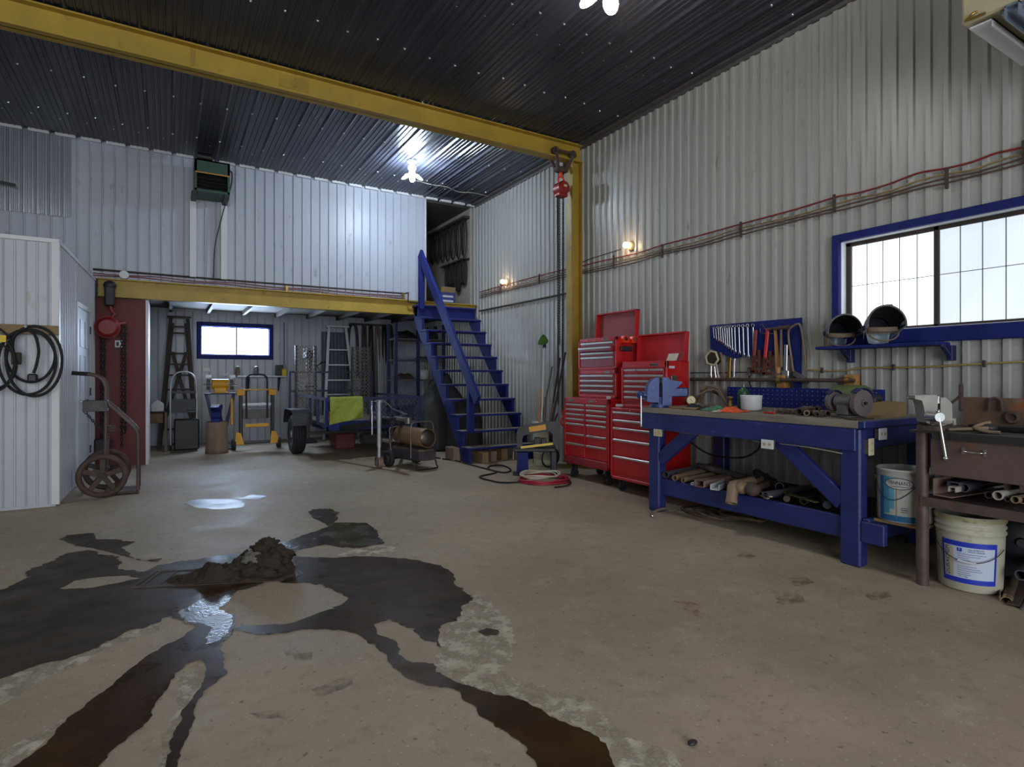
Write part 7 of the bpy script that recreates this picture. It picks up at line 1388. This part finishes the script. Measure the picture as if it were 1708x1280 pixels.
def tarp(a, b):
    x = 3.68 + 1.2 * a; y = 9.06 + .56 * b; ex, ey = min(a, 1 - a) * 2, min(b, 1 - b) * 2; prof = .78 + .46 * math.exp(-((a - .4) / .22) ** 2)
    e = min(1, (ex / .12) if ex < .12 else 1) * min(1, (ey / .2) if ey < .2 else 1); f = noise.fractal(V((x * 4, y * 4, 5)), 1, 2, 4)
    fold = .035 * sin(a * 40 + 3 * f) * (1 - e)
    return (x + (fold if ey < .25 else 0), y + (fold if ex < .2 else 0) + .05 * f * (1 - e), .03 + e ** .6 * prof * (1 + .1 * f))
mb = MB(); mb.surf(tarp, 70, 50); solo('tarp_cover', mb, 'tarp', 'dark tarpaulin draped over machinery under the stairs', 'tarpaulin', (4.2, 9.3, 0))
mb = MB(); mb.bx(4.7, 4.75, 9.8, 9.85, 0, .95, .005); mb.bx(4.45, 4.75, 9.79, 9.85, .9, .95, .005); solo('machine_frame', mb, 'label_blue', 'bright blue frame glimpsed through the stair treads', 'frame', (4.6, 9.62, 0))

# ================================================================== LEFT: CABLES ON THE CABIN, CYLINDER TRUCK
mb = MB(); mb.bx(-1.9, -.93, 7.17, 7.225, 1.71, 1.80, .003); hb = solo('hook_board', mb, 'ply', 'brown plank screwed across the cabin front', 'board', (-1.3, 7.2, 1.75))
Yc = 7.14
wc_ = T('welding_cable', 'thick black cable coil with plugs hanging on the cabin front', 'cable', (-1.13, Yc, 1.1))
for cx, cz, rx, rz_, dy, t0, t1 in ((-1.135, 1.50, .185, .25, 0., 0, 2 * pi), (-1.155, 1.44, .215, .31, -.02, .2, 2 * pi + .1), (-1.10, 1.45, .21, .335, -.04, 0, 2 * pi)):
    n = 40; mb = MB(); pts = [V((cx + rx * sin(t), Yc + dy + .012 * sin(2 * t), cz + rz_ * cos(t) * (1 if cos(t) > 0 else 1.02))) for t in [t0 + (t1 - t0) * i / n for i in range(n)]]; mb.tube(pts, .013, 8, True); P(wc_, 'cable_loop', mb, 'rubber', True)
mb = MB(); mb.tube(spline([V((-1.16, Yc - .03, 1.75)), V((-1.10, Yc - .04, 1.70)), V((-1.07, Yc - .04, 1.55)), V((-1.09, Yc - .04, 1.40)), V((-1.11, Yc - .04, 1.33))]), .013, 8); P(wc_, 'cable_end', mb, 'rubber', True)
mb = MB(); mb.box((-1.115, Yc - .045, 1.285), (.075, .06, .08), .02); P(wc_, 'plug', mb, 'steel_dark', True)
mb = MB(); mb.tube(spline([V((-1.18, Yc - .03, 1.75)), V((-1.25, Yc - .04, 1.68)), V((-1.265, Yc - .04, 1.58)), V((-1.255, Yc - .04, 1.52))]), .013, 8); P(wc_, 'cable_end', mb, 'rubber', True); mb = MB(); mb.box((-1.235, Yc - .04, 1.47), (.07, .05, .115), .006); P(wc_, 'connector', mb, 'wood_dark', True)
mb = MB(); mb.cyl((-1.165, 7.17, 1.765), (-1.165, Yc - .07, 1.775), .011, .011, 8); mb.sphere((-1.165, Yc - .07, 1.775), .015, 8); P(hb, 'hook', mb, 'alu', True)
w2 = T('extension_cord', 'second black cord coil with yellow tag at the left picture edge', 'cord', (-1.4, Yc, 1.2))
for rx, rz_, dy, cx, cz in ((.16, .30, -.09, -1.40, 1.46), (.2, .22, -.115, -1.42, 1.4), (.15, .26, -.14, -1.38, 1.42)): mb = MB(); pts = [V((cx + rx * sin(t), Yc + dy, cz + rz_ * cos(t))) for t in [i * 2 * pi / 36 for i in range(36)]]; mb.tube(pts, .009, 8, True); P(w2, 'cord_loop', mb, 'rubber', True)
p = py(7, 566, Yc - .07); mb = MB(); mb.box((p.x + .005, Yc - .155, p.z), (.05, .012, .065), .002); P(w2, 'tag', mb, 'yellow_tag', True)
ct = T('cylinder_truck', 'rusty gas cylinder truck with spoked wheels beside the cabin', 'hand truck', (-.45, 7.75, 0))
WY = (7.50, 8.02); wxc = -.60
for y in WY:
    mb = MB(); pts = [V((wxc + .205 * cos(t), y, .235 + .205 * sin(t))) for t in [i * 2 * pi / 32 for i in range(32)]]; mb.tube(pts, .03, 10, True); w_ = P(ct, 'wheel', mb, 'rust', True)
    for k in range(5): a = k * 2 * pi / 5 + .3; mb = MB(); mb.bar((wxc, y, .235), (wxc + .19 * cos(a), y, .235 + .19 * sin(a)), .05, .016, .003, up=(0, 1, 0)); P(w_, 'spoke', mb, 'rust', True)
    mb = MB(); mb.cyl((wxc, y - .045, .235), (wxc, y + .045, .235), .035, .035, 14); P(w_, 'hub', mb, 'wood_dark', True)
mb = MB(); mb.cyl((wxc, WY[0], .235), (wxc, WY[1], .235), .014, .014, 10); P(ct, 'axle', mb, 'steel_dark', True)
for y in (7.62, 7.90):
    mb = MB(); mb.tube(spline([V((-.84, y, 1.33)), V((-.74, y, 1.325)), V((-.64, y, 1.29)), V((-.585, y, 1.2)), V((-.58, y, 1.05)), V((-.58, y, .7)), V((-.585, y, .25))], 5), .017, 8); P(ct, 'main_tube', mb, 'rust_post', True)
    mb = MB(); mb.tube(spline([V((-.58, y, 1.02)), V((-.45, y, .88)), V((-.33, y, .74)), V((-.29, y, .66)), V((-.285, y, .5)), V((-.285, y, .03))], 5), .017, 8); P(ct, 'front_hoop', mb, 'rust_post', True)
    mb = MB(); mb.tube([V((-.875, y, 1.335)), V((-.74, y, 1.325))], .022, 8); P(ct, 'grip', mb, 'rubber', True)
mb = MB(); mb.bx(-.60, -.27, 7.56, 7.96, .012, .03, .003); P(ct, 'base_plate', mb, 'rust', True)
mb = MB(); mb.bx(-.78, -.56, 7.58, 7.72, .92, 1.04, .004); P(ct, 'tool_tray', mb, 'steel_dark', True)
P(ct, 'chain', chain_links((-.76, 7.6, .92), (-.60, 7.62, .68), .035, .005, .02), 'steel_dark', True); mb = MB(); mb.box((-.54, 7.7, .72), (.08, .1, .07), .006); P(ct, 'clamp', mb, 'rust', True)
for z in (.28, .62): mb = MB(); mb.bar((-.58, 7.62, z), (-.58, 7.90, z), .03, .02); P(ct, 'cross_bar', mb, 'rust', True)
